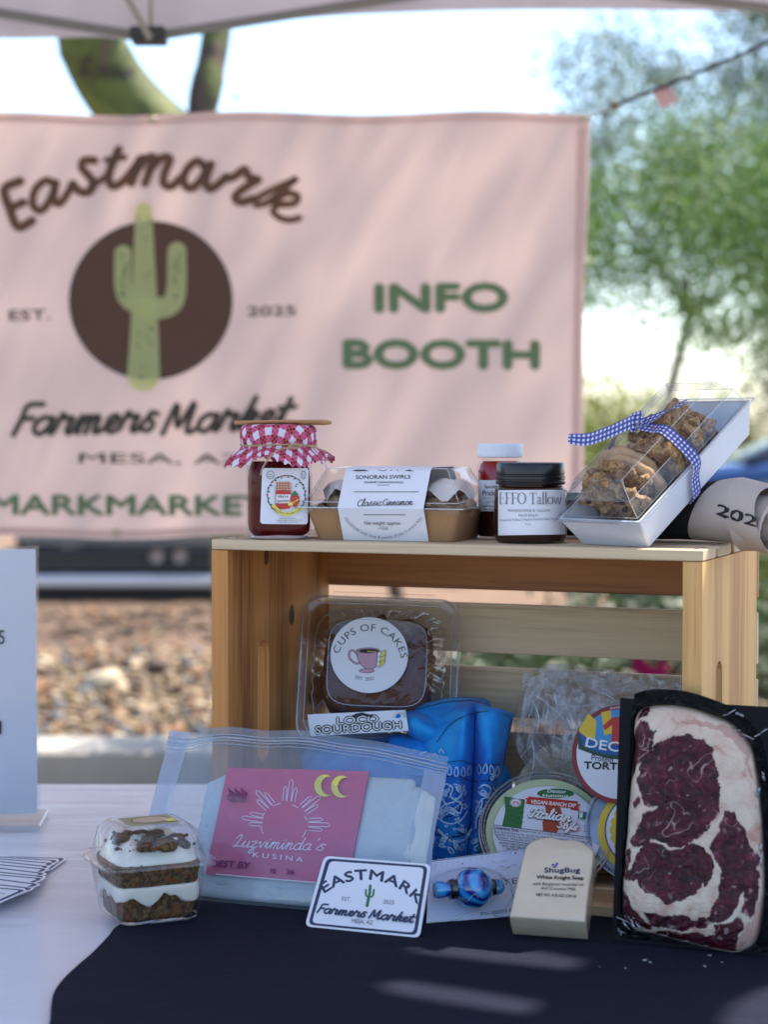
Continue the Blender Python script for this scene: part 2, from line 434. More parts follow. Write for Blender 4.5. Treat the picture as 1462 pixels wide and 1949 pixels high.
class Decal:
    """collects thin printed shapes given in photo coordinates and laid on a real surface by mapf(px, py, lift)"""
    def __init__(s, mapf, eps=.00006, base=.0001):
        s.mapf = mapf; s.eps = eps; s.l = base; s.mb = MB(); s.mats = []
    def mi(s, m):
        if m not in s.mats: s.mats.append(m)
        return s.mats.index(m)
    def nxt(s): s.l += s.eps; return s.l
    def tris(s, vs, fs, m, l=None):
        l = s.nxt() if l is None else l
        s.mb.add([s.mapf(x, y, l) for x, y in vs], fs, s.mi(m))
    def poly(s, pts, m):
        tri = tessellate_polygon([[Vector((x, y, 0)) for x, y in pts]])
        s.tris(pts, [tuple(t) for t in tri], m)
    def disc(s, cx, cy, rx, ry, m, n=48, rings=1, r0=0.0):
        vs = []; fs = []
        ks = list(range(rings + 1))
        for k in ks:
            q = r0 + (1 - r0) * k / rings
            for j in range(n):
                a = 2 * PI * j / n; vs.append((cx + rx * q * math.cos(a), cy + ry * q * math.sin(a)))
        for k in range(rings):
            for j in range(n):
                j2 = (j + 1) % n; f = (k * n + j, k * n + j2, (k + 1) * n + j2, (k + 1) * n + j)
                fs.append(f)
        s.tris(vs, fs, m)
    def ring(s, cx, cy, rx, ry, w_, m, n=48): s.disc(cx, cy, rx, ry, m, n, 1, 1 - w_ / rx)
    def rrect(s, q, r, m):
        """q four corners (tl,tr,br,bl), rounded by r px"""
        out = []
        for i in range(4):
            p = Vector(q[i]); a = (Vector(q[i - 1]) - p); b = (Vector(q[(i + 1) % 4]) - p)
            a1 = p + a.normalized() * r; b1 = p + b.normalized() * r
            for k in range(6):
                t = k / 5; out.append(tuple(a1 * (1 - t) ** 2 + p * 2 * t * (1 - t) + b1 * t * t))
        s.poly(out, m); return out
    def line(s, pts, wd, m, closed=False):
        P = [Vector(p) for p in pts]; n = len(P); vs = []; fs = []
        if closed: P = P + [P[0], P[1]]; n = len(P)
        l0 = s.nxt()
        rows = []
        for i in range(n):
            a = P[max(i - 1, 0)]; b = P[min(i + 1, n - 1)]; t = (b - a)
            t = t.normalized() if t.length > 1e-9 else Vector((1, 0))
            nn = Vector((-t.y, t.x)); ww = (wd[min(i, len(wd) - 1)] if isinstance(wd, list) else wd) / 2
            rows.append((P[i], nn, ww, t))
        full = []
        if not closed:
            p, nn, ww, t = rows[0]
            for k in (1, .7, .35): full.append((p - t * ww * k, nn, ww * math.sqrt(max(0, 1 - k * k)) + 1e-4))
        full += [(p, nn, ww) for p, nn, ww, t in rows]
        if not closed:
            p, nn, ww, t = rows[-1]
            for k in (.35, .7, 1): full.append((p + t * ww * k, nn, ww * math.sqrt(max(0, 1 - k * k)) + 1e-4))
        out = []; N_ = len(full)
        for i, (p, nn, ww) in enumerate(full):
            l = l0 + s.eps * .8 * i / N_
            for sg in (-1, 1):
                q = p + nn * ww * sg; out.append(s.mapf(q.x, q.y, l))
        for i in range(N_ - 1): fs.append((2 * i, 2 * i + 1, 2 * i + 3, 2 * i + 2))
        s.mb.add(out, fs, s.mi(m))
    def curve(s, pts, wd, m, closed=False, k=5): s.line(bez(pts, k, closed), wd, m, closed)
    def text(s, t, x0, y0, x1, y1, h, m, off=0.0, slant=0.0, arc=0.0, fill=None):
        """t printed with its baseline from (x0,y0) to (x1,y1), cap height h (all photo px); arc = sagitta in px, up positive"""
        gl = [glyph(c, 0.0) for c in t]; tot = sum(g_[2] for g_ in gl)
        d = Vector((x1 - x0, y1 - y0)); Wd = d.length; d.normalize(); up = Vector((d.y, -d.x))
        sx = Wd / tot; sy = h / CAPH; l = s.nxt(); pen = 0
        if arc:
            Rr = (Wd * Wd / 4 + arc * arc) / (2 * abs(arc)); ha = math.asin(min(1, Wd / 2 / Rr)); sg = 1 if arc > 0 else -1
            if abs(arc) > Wd / 2: ha = PI - ha
            mid = Vector((x0 + x1, y0 + y1)) / 2; cen = mid - up * (Rr * math.cos(ha)) * sg
            sx = 2 * ha * Rr / tot
        for (vs, fs, adv) in gl:
            if vs:
                out = []
                for (x, y) in vs:
                    xx = (pen + x + slant * y) * sx; yy = y * sy
                    if arc:
                        gc = (pen + adv / 2) * sx; th = -ha + gc / Rr; th *= 1
                        loc = xx - gc
                        rad = Vector((math.sin(th), math.cos(th)))
                        tang = Vector((math.cos(th), -math.sin(th)))
                        if sg < 0: rad = Vector((-math.sin(th), math.cos(th))); tang = Vector((math.cos(th), math.sin(th)))
                        q2 = rad * (Rr * 1.0) * sg + rad * yy + tang * loc
                        if sg < 0: q2 = Vector((math.sin(th), -math.cos(th))) * Rr + rad * yy + tang * loc
                        p = cen + d * q2.x + up * q2.y
                    else: p = Vector((x0, y0)) + d * xx + up * yy
                    out.append((p.x, p.y))
                for k_, (bx_, by_) in enumerate([(0, 0), (1, 0), (-1, 0), (0, 1), (0, -1)] if off else [(0, 0)]):
                    o2 = off * .62; s.tris([(x + bx_ * o2 * min(sx, sy), y + by_ * o2 * min(sx, sy)) for x, y in out], fs, m, l + k_ * s.eps * .15)
            pen += adv
    def script(s, t, x0, y0, x1, y1, xh, m, wd, slant=.3, arc=0.0):
        tot = sum(SCR[c][0] for c in t); d = Vector((x1 - x0, y1 - y0)); Wd = d.length; d.normalize(); up = Vector((d.y, -d.x))
        sx = Wd / tot; pen = 0
        for c in t:
            adv, st = SCR[c]
            for q in st:
                pts = []
                for (x, y) in bez(q, 5):
                    p = Vector((x0, y0)) + d * ((pen + x) * sx + slant * y * xh) + up * (y * xh)
                    pts.append((p.x, p.y))
                s.line(pts, wd, m)
            pen += adv
    def build(s, name, parent, label=None):
        return s.mb.build(name, s.mats, parent, label, smooth=0)

def on_plane(M, inv=None):
    """photo px -> local point of the frame M, lifted along its normal"""
    Mi = M.inverted(); n = M.to_3x3() @ Vector((0, 0, 1)); o = M.translation
    def f(px, py, l):
        d = ray(px, py); t = (o - CAM).dot(n) / d.dot(n)
        p = Mi @ (CAM + d * t); return (p.x, p.y, p.z + l)
    return f
def on_cyl(M, r):
    Mi = M.inverted(); o = Mi @ CAM; R3 = Mi.to_3x3()
    def f(px, py, l):
        d = R3 @ ray(px, py); a = d.x ** 2 + d.y ** 2; b = o.x * d.x + o.y * d.y; c = o.x ** 2 + o.y ** 2 - r * r
        D = max(b * b - a * c, 0); t = (-b - math.sqrt(D)) / a; p = o + d * t
        k = (r + l) / max(1e-6, math.hypot(p.x, p.y)); return (p.x * k, p.y * k, p.z)
    return f
# ================================================================== SETTING
TZ = 0.738                     # table top
CT = 1.0547                    # crate top

g = N('ground'); v = g.coord('Object')
n1 = g.noise(v, 1.2, 6, .6); n2 = g.noise(v, 55, 5, .7)
c = g.ramp(g.math('MULTIPLY_ADD', n2, .5, g.math('MULTIPLY', n1, .5)), [(.3, (.09, .06, .035)), (.55, (.17, .125, .08)), (.75, (.26, .2, .14))])
M_ground = g.done(g.pr(Base_Color=c, Roughness=.95, Normal=g.bump(n2, .8, .01)))
m = MB(); m.add([(-400, -60, 0), (400, -60, 0), (400, 700, 0), (-400, 700, 0)], [(0, 1, 2, 3)])
tag(m.build('ground', M_ground, smooth=0), kind='structure')
M_conc = pmat('concrete', (.27, .24, .21), .9, .12, 6, .4, 120, dist=.002)
m = MB()
m.box(-30, 30, -20, 5.9, -.1, .004)
tag(m.build('pavement', M_conc, smooth=0), kind='structure')
m = MB()
for i in range(-6, 7): m.box(i * 2.0 + .004, i * 2.0 + 1.996, 6.1, 6.42, -.05, .15, 0, .012)
tag(m.build('kerb', pmat('kerb_concrete', (.3, .27, .235), .9, .18, 9, .5, 90, dist=.003)), kind='structure')
M_asph = pmat('asphalt', (.15, .088, .052), .95, .6, 3, .5, 150, dist=.004)
m = MB(); m.box(-30, 30, 9.9, 22, -.05, .012)
tag(m.build('road', M_asph, smooth=0), kind='structure')

# gravel bed of river stones
def ico_pts(sub=1):
    import bmesh
    bm = bmesh.new(); bmesh.ops.create_icosphere(bm, subdivisions=sub, radius=1)
    vs = [v.co.copy() for v in bm.verts]; fs = [tuple(x.index for x in f.verts) for f in bm.faces]; bm.free(); return vs, fs
ICO1 = ico_pts(1); ICO2 = ico_pts(2); ICO3 = ico_pts(3)
def stone(m, c, r, mi, rnd, ico=ICO1, flat=.6):
    ex = Vector((rnd.uniform(.75, 1.3), rnd.uniform(.75, 1.3), flat * rnd.uniform(.7, 1.2))) * r
    q = Matrix.Rotation(rnd.uniform(0, 6.3), 3, 'Z') @ Matrix.Rotation(rnd.uniform(-.4, .4), 3, 'X')
    off = Vector((rnd.uniform(0, 50), 0, 0))
    vs = []
    for p in ico[0]:
        k = 1 + .35 * noise.noise(p * 1.3 + off)
        vs.append(q @ Vector((p.x * ex.x * k, p.y * ex.y * k, p.z * ex.z * k)) + Vector(c))
    m.add(vs, ico[1], mi)
st_mats = [pmat('stone_' + str(i), c, .8, .25, 40, .4, 90, dist=.003) for i, c in enumerate([(.22, .15, .08), (.14, .09, .05), (.42, .34, .23), (.08, .052, .035), (.24, .12, .06), (.1, .11, .13)])]
rnd = random.Random(3)
m = MB()
for i in range(9000):
    y = 6.45 + 3.5 * rnd.random() ** 1.3; x = rnd.uniform(-2.1, 2.6)
    r = rnd.uniform(.009, .031) * (1.35 if rnd.random() < .12 else 1)
    stone(m, (x, y, rnd.uniform(0, .05) + .02 + .025 * noise.noise(Vector((x * 2, y * 2, 0)))), r, rnd.choice([0, 0, 1, 1, 2, 3, 4, 5]), rnd)
for i in range(900): stone(m, (rnd.uniform(-3.2, 3), rnd.uniform(9.9, 12.6), .02), rnd.uniform(.012, .045), rnd.choice([1, 3, 3, 4, 0]), rnd)
tag(m.build('gravel', st_mats, label='sunlit bed of tan and grey river gravel behind the kerb', smooth=60), kind='stuff')
rocks = [(-1.2, 8.3, .09, 2), (-.95, 7.6, .05, 0), (-1.4, 7.1, .08, 1), (-.72, 8.9, .07, 0), (-.55, 7.4, .10, 5), (-1.05, 9.0, .08, 3), (-.8, 8.1, .04, 0), (-1.5, 8.2, .07, 4)]
rl = ['pale rounded river rock near the middle of the sunlit gravel', 'tan river rock low in the gravel behind the kerb', 'tan rock beside the white paper sign in the gravel',
      'tan rock at the shaded upper edge of the gravel', 'blue grey rock beside the wooden crate in the gravel', 'dark brown rock at the shaded top of the gravel', 'small tan rock in the centre of the gravel', 'reddish brown rock left in the gravel']
for (x, y, r, k), lb in zip(rocks, rl):
    m = MB(); stone(m, (0, 0, 0), r, 0, rnd, ICO3, .62)
    o = m.build('river_rock', st_mats[k], smooth=80); o.location = (x, y, .05 + r * .3); tag(o, lb, 'rock', 'larger rocks in the gravel bed')

# ------------------------------------------------------------------ vehicles
M_tyre = pmat('tyre', (.02, .02, .02), .85); M_dark = pmat('dark_plastic', (.018, .018, .02), .5)
M_glassd = pmat('car_glass', (.015, .02, .025), .08, spec=.8); M_rim = pmat('rim', (.35, .35, .36), .35, metal=.8)
M_red = pmat('lamp_red', (.3, .01, .01), .2); M_chrome = pmat('pale_metal', (.62, .62, .66), .3, metal=.3)
def paint(n_, c): return pmat(n_, c, .25, .03, 3, coat=.8)
def car(name, label, col, loc, rz, suv=False):
    root = thing(name, label, 'car', TR(*loc) @ rotz(rz)); pm = paint(name + '_paint', col)
    h = 1.0 if not suv else 1.12
    m = MB()                                           # body along X (front = +X), rear at -2.2
    secs = []
    for (x, hw, z0, z1, r) in [(-2.24, .70, .52, .72, .08), (-2.2, .82, .50, .9, .12), (-2.0, .88, .34, .98, .14), (-1.0, .9, .26, 1.0, .14), (1.0, .9, .26, .98, .14), (1.7, .88, .28, .9, .14), (2.1, .8, .34, .78, .12), (2.22, .68, .42, .66, .08)]:
        ring = []; zc = (z0 + z1) / 2 * h; hz = (z1 - z0) / 2 * h
        for k, (sy, sz) in enumerate(((1, 1), (-1, 1), (-1, -1), (1, -1))):
            for i in range(5):
                a = PI / 2 * (k + i / 4); ring.append((x, sy * (hw - r) + r * math.cos(a), zc + sz * (hz - r) + r * math.sin(a)))
        secs.append(ring)
    m.loft(secs, 0, True, True, True); fixn(m.build('body', pm, root))
    m = MB(); secs = []
    cab = [(-2.05, .74, 1.0, 1.05), (-1.75, .72, 1.0, 1.42), (-.6, .68, 1.0, 1.5), (.3, .66, 1.0, 1.46), (1.2, .74, .98, 1.0)] if suv else [(-1.95, .74, .98, 1.0), (-1.2, .68, .98, 1.34), (-.4, .66, .98, 1.42), (.4, .66, .98, 1.36), (1.25, .74, .96, .99)]
    for (x, hw, z0, z1) in cab:
        secs.append([(x, -hw - .1, z0 * h), (x, -hw, (z0 + (z1 - z0) * .85) * h), (x, -hw + .1, z1 * h), (x, hw - .1, z1 * h), (x, hw, (z0 + (z1 - z0) * .85) * h), (x, hw + .1, z0 * h)])
    m.loft(secs, 0, True, True, True); fixn(m.build('cabin', M_glassd, root))
    m = MB()
    for (x0, z0), (x1, z1) in zip([(c_[0], c_[3]) for c_ in cab[1:-1]][:-1], [(c_[0], c_[3]) for c_ in cab[1:-1]][1:]):
        m.box(0, 1, -.62, .62, 0, .03, M=Matrix(((x1 - x0, 0, 0, x0), (0, 1, 0, 0), ((z1 - z0) * h, 0, 1, z0 * h), (0, 0, 0, 1))))
    m.build('roof_panel', pm, root)
    for (x, y) in ((-1.35, -.8), (-1.35, .8), (1.35, -.8), (1.35, .8)):
        w_ = MB(); w_.lathe([(.18, -.1), (.3, -.11), (.33, -.07), (.33, .07), (.3, .11), (.18, .1)], 28)
        M_ = Matrix.Translation((x, y, .33)) @ Matrix.Rotation(PI / 2, 4, 'X')
        wh = w_.build('tyre', M_tyre, root, M=M_)
        w_ = MB(); w_.lathe([(.02, .1), (.07, .105), (.19, .085), (.19, -.085), (.07, -.105), (.02, -.1)], 20, cap0=True, cap1=True); w_.build('rim', M_rim, wh)
    return root, pm
rt, pm = car('silver_hatchback', 'pale silver car parked behind the banner with its dark rear bumper showing', (.62, .62, .63), (-1.75, 15.6, 0), R(90), True)
m = MB(); m.box(-2.3, -2.1, -.95, .88, .20, .365, bv=.02); m.build('bumper', M_dark, rt)
m = MB(); m.box(-2.36, -2.12, -.95, .9, .105, .19, bv=.02); m.build('skid_plate', M_chrome, rt)
m = MB(); m.box(-2.28, -2.1, -.95, .9, .03, .10, bv=.02); m.build('lower_valance', M_dark, rt)
for yy in (-.19, -.35):
    m = MB(); m.lathe([(.0005, 0), (.05, 0), (.05, .03)], 20); m.build('reflector', pmat('pale_reflector', (.4, .33, .3), .5), rt, M=Matrix.Translation((-2.33, yy, .32)) @ Matrix.Rotation(-PI / 2, 4, 'Y'))
for yy in (-.66, .66):
    m = MB(); m.box(-2.27, -2.1, yy - .09, yy + .09, .8, 1.0, bv=.02); m.build('tail_lamp', M_red, rt)
rt, pm = car('blue_car', 'deep blue car parked behind the shrubs right of the banner', (.01, .045, .16), (3.9, 14.6, 0), R(176))

# ------------------------------------------------------------------ trees, shrubs
def leafmat(name, c, trl=.45, rough=.5):
    g = N(name); oi = g.n('NewGeometry'); v = g.coord('Object')
    n_ = g.noise(v, 1.6, 3); n3 = g.noise(v, 60, 1)
    cc = g.mixc(g.math('MULTIPLY_ADD', n3, .45, g.math('MULTIPLY_ADD', n_, 1.3, -.38), clamp=True), tuple(x * .3 for x in c), tuple(x * 1.9 for x in c))
    p = g.pr(Base_Color=cc, Roughness=rough); t = g.n('BsdfTranslucent'); g.set(t, 0, g.mixc(.5, cc, (c[0] * 2.4, c[1] * 2.2, c[2] * .8)))
    mx = g.n('MixShader', i_0=trl); g.set(mx, 1, p); g.set(mx, 2, t); return g.done(mx)
M_leafA = leafmat('mesquite_leaves', (.055, .125, .012), .5, .6); M_leafB = leafmat('ash_leaves', (.05, .09, .06), .35, .65)
M_leafC = leafmat('hedge_leaves', (.14, .17, .02), .45); M_leafD = leafmat('shrub_leaves', (.035, .065, .018), .3)
M_bark = pmat('bark', (.09, .065, .045), .9, .3, 12, .8, 60, dist=.01)
def leaves(m, clusters, n, size, rnd, sp=1.0, squash=.8, elong=2.2):
    for (cx, cy, cz, cr) in clusters:
        for i in range(n):
            d = Vector((rnd.gauss(0, 1), rnd.gauss(0, 1), rnd.gauss(0, squash))) * cr * .5
            p = Vector((cx, cy, cz)) + d
            a = Vector((rnd.gauss(0, 1), rnd.gauss(0, 1), rnd.gauss(0, 1))).normalized(); b = a.orthogonal().normalized()
            s_ = size * rnd.uniform(.6, 1.4)
            m.add([p - a * s_ * elong / 2, p + b * s_ / 2, p + a * s_ * elong / 2, p - b * s_ / 2], [(0, 1, 2, 3)])
def crown_clusters(c, rad, k, cr, rnd):
    out = []
    while len(out) < k:
        d = Vector((rnd.uniform(-1, 1), rnd.uniform(-1, 1), rnd.uniform(-1, 1)))
        if d.length > 1 or d.length < .25: continue
        out.append((c[0] + d.x * rad[0], c[1] + d.y * rad[1], c[2] + d.z * rad[2], cr * rnd.uniform(.6, 1.3)))
    return out
def tree(name, label, base, crown_c, rad, k, cr, n, size, lm, trunk_r, seed, bark=None, limbs=7, cat='tree'):
    rnd = random.Random(seed); root = thing(name, label, cat, TR(*base)); B = Vector(base)
    cl = crown_clusters(crown_c, rad, k, cr, rnd); m = MB(); leaves(m, cl, n, size, rnd)
    m.v = [tuple(Vector(p) - B) for p in m.v]; m.build('crown', lm, root, smooth=0)
    m = MB(); fork = B.lerp(Vector((crown_c[0], crown_c[1], crown_c[2] - rad[2])), .85)
    m.tube([p - B for p in spline([B, B.lerp(fork, .5) + Vector((.06, 0, 0)), fork], 5)], [trunk_r * (1 - .04 * i) for i in range(11)], 10)
    m.build('trunk', bark or M_bark, root)
    for q in rnd.sample(cl, min(limbs, len(cl))):
        m = MB(); e = Vector(q[:3]); mid = fork.lerp(e, .5) + Vector((rnd.uniform(-.2, .2), 0, rnd.uniform(-.1, .2)))
        m.tube([p - B for p in spline([fork, mid, e], 4)], [trunk_r * .55 * (1 - .1 * i) for i in range(9)], 7); m.build('limb', bark or M_bark, root)
    return root
tree('mesquite_tree', 'bright green tree nearest the right edge of the banner', (2.75, 9.3, 0), (1.85, 9.6, 2.2), (1.25, 1.0, .6), 76, .30, 330, .018, M_leafA, .02, 5, limbs=2)
tree('ash_tree', 'tall blue green tree behind with sky showing through its crown', (3.3, 16.5, 0), (4.0, 17, 4.0), (2.55, 1.6, 1.75), 105, .42, 330, .030, M_leafB, .05, 8, limbs=3)
tree('ash_tree', 'far hazy tree whose thin top rises beside the sky right of the banner', (2.6, 21.5, 0), (3.6, 22, 4.1), (1.9, 1.4, 1.2), 46, .5, 200, .03, M_leafB, .08, 18)
tree('ash_tree', 'dark tree behind the blue car at the far right', (4.9, 19.5, 0), (4.55, 19.5, 1.95), (.8, .8, .75), 40, .45, 260, .03, M_leafD, .07, 28)
# green-barked tree behind the banner
g = N('green_bark'); v = g.coord('Object')
c = g.ramp(g.noise(v, 7, 5, .6, .8), [(.38, (.02, .014, .008)), (.46, (.045, .055, .01)), (.6, (.08, .1, .016)), (.8, (.14, .14, .04))])
c = g.mixc(g.ramp(g.noise(g.coord('Object', (3, 3, .9)), 2.2, 4), [(.58, (0, 0, 0)), (.64, (1, 1, 1))]), c, (.07, .042, .03))
M_gbark = g.done(g.pr(Base_Color=c, Roughness=.75, Normal=g.bump(g.noise(v, 25, 5), .5, .01)))
base = Vector((-.37, 6.0, 0)); root = thing('palo_verde_tree', 'green barked tree with two leaning limbs rising behind the banner', 'tree', TR(*base))
L = [at(445, 430, 6), at(345, 300, 6), at(236, 190, 6), at(185, 110, 5.95), at(158, 40, 5.9), at(140, -120, 5.9), at(60, -500, 5.9)]
Rr_ = [at(445, 430, 6), at(385, 290, 6.02), at(385, 210, 6.03), at(396, 150, 6.05), at(412, 60, 6.1), at(430, -120, 6.2), at(560, -600, 6.3)]
fork = at(447, 445, 6)
m = MB(); m.tube([p - base for p in spline([base, Vector((-.40, 6, .8)), fork], 6)], [.15 - .002 * i for i in range(13)], 16); m.build('trunk', M_gbark, root)
m = MB(); m.tube([p - base for p in spline(L, 4)], [.1, .1, .105, .11, .115, .112, .108, .107, .107, .106, .105, .104, .103, .1, .1] + [.09] * 12, 16); m.build('limb', M_gbark, root)
m = MB(); m.tube([p - base for p in spline(Rr_, 4)], [.07, .07, .068, .066, .06, .055, .05, .046, .046, .048, .05, .05, .05] + [.045] * 14, 14); m.build('limb', M_gbark, root)
rnd = random.Random(11)
cl = crown_clusters((1.7, 5.2, 5.9), (2.3, .75, .7), 40, .42, rnd)
cl += [(rnd.uniform(-.05, .55), rnd.uniform(6.5, 6.95), rnd.uniform(1.5, 1.85), .22) for i in range(12)]  # low clusters added out of view so their shade falls on the kerb
m = MB(); leaves(m, cl, 150, .034, rnd); m.v = [tuple(Vector(p) - base) for p in m.v]; m.build('crown', M_leafA, root, smooth=0)
for q in cl[:8]:
    m = MB(); s0 = L[-1] if q[0] < .2 else Rr_[-1]
    m.tube([p - base for p in spline([s0, s0.lerp(Vector(q[:3]), .5) + Vector((0, 0, .1)), Vector(q[:3])], 4)], .02, 6); m.build('branch', M_gbark, root)

def bush(name, label, x, y, r, h, n, size, lm, seed, cat='shrub', grp=None):
    rnd = random.Random(seed); root = thing(name, label, cat, TR(x, y, 0), grp); m = MB()
    cl = []
    for i in range(26):
        a = rnd.uniform(0, 2 * PI); q = rnd.random() ** .5
        cl.append((r * q * math.cos(a), r * q * math.sin(a), h * (.25 + .6 * (1 - q * q * .6) * rnd.uniform(.4, 1.1)), r * .38))
    leaves(m, cl, n, size, rnd); m.build('foliage', lm, root, smooth=0)
    m = MB()
    for q in cl[:9]: m.tube([(0, 0, 0), (q[0] * .5, q[1] * .5, q[2] * .6), q[:3]], .008, 5)
    m.build('stem', M_bark, root)
    return root
tree('shade_tree', 'low tree casting shade on the car behind the banner', (.1, 13.2, 0), (-.5, 12.6, 2.3), (1.3, 2.0, .42), 60, .4, 90, .035, M_leafD, .05, 31)
bush('hedge_bush', 'yellow green rounded bush just right of the banner behind the blue car', 2.15, 19.0, .95, 2.0, 110, .04, M_leafC, 1)
bush('hedge_bush', 'olive bush in the middle of the row behind the blue car', 3.0, 20.2, 1.0, 1.95, 110, .04, M_leafC, 2)
bush('desert_shrub', 'low shrub seen between the upper back slats of the crate', 1.05, 8.2, .5, .62, 60, .03, M_leafD, 4)
bush('desert_shrub', 'shrub behind the right end of the crate', 1.55, 7.3, .42, .72, 80, .03, M_leafD, 5)
bush('desert_shrub', 'leafy shrub right of the canvas roll at the edge of view', 2.1, 8.6, .5, 1.0, 80, .03, M_leafC, 6)
bush('desert_shrub', 'sparse dry shrub behind the middle of the crate', .6, 7.6, .35, .42, 30, .028, M_leafD, 7)

# pink bucket on the gravel
root = thing('pink_bucket', 'small magenta bucket seen between the back slats of the crate', 'bucket', TR(1.115, 8.1, .03))
M_pink = pmat('magenta_plastic', (.75, .015, .3), .35, .04, trl=.3)
m = MB(); m.lathe([(.001, .0), (.07, .0), (.073, .01), (.086, .33), (.09, .335), (.083, .335), (.07, .02)], 28); m.build('body', M_pink, root)
m = MB(); m.tube([(.088 * math.cos(a), .088 * math.sin(a) * .4 - .03, .32 + .03 * math.sin(a)) for a in [PI * i / 12 for i in range(13)]], .003, 6); m.build('handle', M_chrome, root)

# ------------------------------------------------------------------ tent
g = N('canopy_fabric'); v = g.coord('Object')
cc = g.mixc(g.noise(v, 2.2, 3), (.5, .46, .5), (.66, .6, .62))
p = g.pr(Base_Color=cc, Roughness=.8, Normal=g.bump(g.noise(v, 5, 3), .3, .02)); t = g.n('BsdfTranslucent'); t.inputs[0].default_value = (.34, .3, .36, 1)
mx = g.n('MixShader', i_0=.14); g.set(mx, 1, p); g.set(mx, 2, t); M_can = g.done(mx)
M_bar = pmat('grey_steel', (.2, .2, .19), .45, .1, metal=.2)
YE = 3.66
root = thing('canopy_tent', 'white pop up canopy overhead with grey truss bars', 'tent', TR(0, YE, 0))
zt = 2.2; zr = 2.9; YR = 1.6; XL, XR = -2.1, 2.4
low = [(-1500, 90), (-300, 72), (0, 73), (100, 72), (190, 70), (250, 76), (320, 70), (400, 57), (500, 43), (620, 31), (731, 25), (900, 20), (1100, 18), (1300, 20), (1462, 22), (1900, 26), (2900, 40)]
m = MB()
lp = spline([(x, y, 0) for x, y in low], 5); vs = []
for p in lp:
    a = at(p.x, p.y, YE)
    vs += [(a.x, 0, a.z), (a.x, -.004, a.z + .01), (a.x, .02 * math.sin(a.x * 9), (a.z + zt) / 2), (a.x, 0, zt)]
n_ = len(lp); fs = [(4 * i + k, 4 * i + 4 + k, 4 * i + 5 + k, 4 * i + 1 + k) for i in range(n_ - 1) for k in range(3)]
m.add(vs, fs); m.build('valance', M_can, root)
# roof panel over the table, with openings added to throw sun stripes on the cloth
def roofz(y): return zr + (y - YR) * (zt - zr) / (YE - YR)
def to_roof(px, py):
    P = on(px, py, TZ); nrm = Vector((0, (zr - zt), (YE - YR))).normalized(); o = Vector((0, YE, zt))
    t = (o - P).dot(nrm) / SUNV.dot(nrm); Q = P + SUNV * t; return (Q.x, Q.y - YE, Q.z)
slits = [[(768, 1803), (800, 1797), (1000, 1811), (1102, 1831), (1092, 1850), (950, 1835), (795, 1817)],
         [(722, 1878), (760, 1871), (900, 1891), (1020, 1911), (1004, 1936), (880, 1918), (745, 1894)],
         [(1375, 1945), (1400, 1915), (1450, 1888), (1560, 1865), (1560, 1925), (1470, 1960), (1380, 1985)]]
holes = [[(p[0], p[1]) for p in (to_roof(*q) for q in s_)] for s_ in slits]
hx0, hx1 = min(p[0] for h in holes for p in h) - .02, max(p[0] for h in holes for p in h) + .02
hy0, hy1 = min(p[1] for h in holes for p in h) - .02, max(p[1] for h in holes for p in h) + .02
def inside(x, y, P):
    c = False; j = len(P) - 1
    for i in range(len(P)):
        if (P[i][1] > y) != (P[j][1] > y) and x < (P[j][0] - P[i][0]) * (y - P[i][1]) / (P[j][1] - P[i][1]) + P[i][0]: c = not c
        j = i
    return c
def rp(x, y): return (x, y, roofz(y + YE))
m = MB(); y0_ = YR - YE; xr_ = XR + .3
for (a0, a1, b0, b1) in ((XL, xr_, y0_, hy0), (XL, xr_, hy1, 0), (XL, hx0, hy0, hy1), (hx1, xr_, hy0, hy1)): m.add([rp(a0, b0), rp(a1, b0), rp(a1, b1), rp(a0, b1)], [(0, 1, 2, 3)])
NX, NY = 130, 110
for i in range(NX):
    for j in range(NY):
        x0_, x1_ = hx0 + (hx1 - hx0) * i / NX, hx0 + (hx1 - hx0) * (i + 1) / NX; ya, yb_ = hy0 + (hy1 - hy0) * j / NY, hy0 + (hy1 - hy0) * (j + 1) / NY
        if not any(inside((x0_ + x1_) / 2, (ya + yb_) / 2, h) for h in holes): m.add([rp(x0_, ya), rp(x1_, ya), rp(x1_, yb_), rp(x0_, yb_)], [(0, 1, 2, 3)])
m; m.build('roof_panel', M_can, root, smooth=0)
m = MB()
m.add([(XL, YR - YE, zr), (XR + .3, YR - YE, zr), (XR + .3, .35 - YE, 2.5), (XL, .35 - YE, 2.5)], [(0, 1, 2, 3)]); m.build('roof_panel', M_can, root, smooth=0)
def bar(x0, y0, x1, y1, r=.0082, Y=3.6, mat=M_bar, nm='truss_bar'):
    a = at(x0, y0, Y) - Vector((0, YE, 0)); b = at(x1, y1, Y) - Vector((0, YE, 0)); d = (b - a).normalized(); m = MB()
    m.tube([a, b], r * 1.3, 4, flat=.85); m.build(nm, mat, root, smooth=0)
bar(-700, -90, 262, 68); bar(300, 68, 820, -14); bar(1080, -32, 1700, 46); bar(2000, 30, 1700, 46)
M_bar2 = pmat('strut_tan', (.3, .27, .22), .5)
bar(215, -50, 286, 74, .0057, 3.57, M_bar2, 'strut'); bar(285, -60, 287, 74, .0048, 3.59, M_bar2, 'strut')
a = at(283, 69, 3.6) - Vector((0, YE, 0)); m = MB(); m.box(a.x - .032, a.x + .032, a.y - .03, a.y + .03, a.z - .013, a.z + .013, bv=.003); m.build('bracket', M_dark, root)
m = MB()
for (x, y) in ((XL, YE), (XR, YE)):
    m = MB(); m.box(x - .018, x + .018, y - YE - .018, y - YE + .018, 0, zt, bv=.003); m.build('leg', M_bar, root)

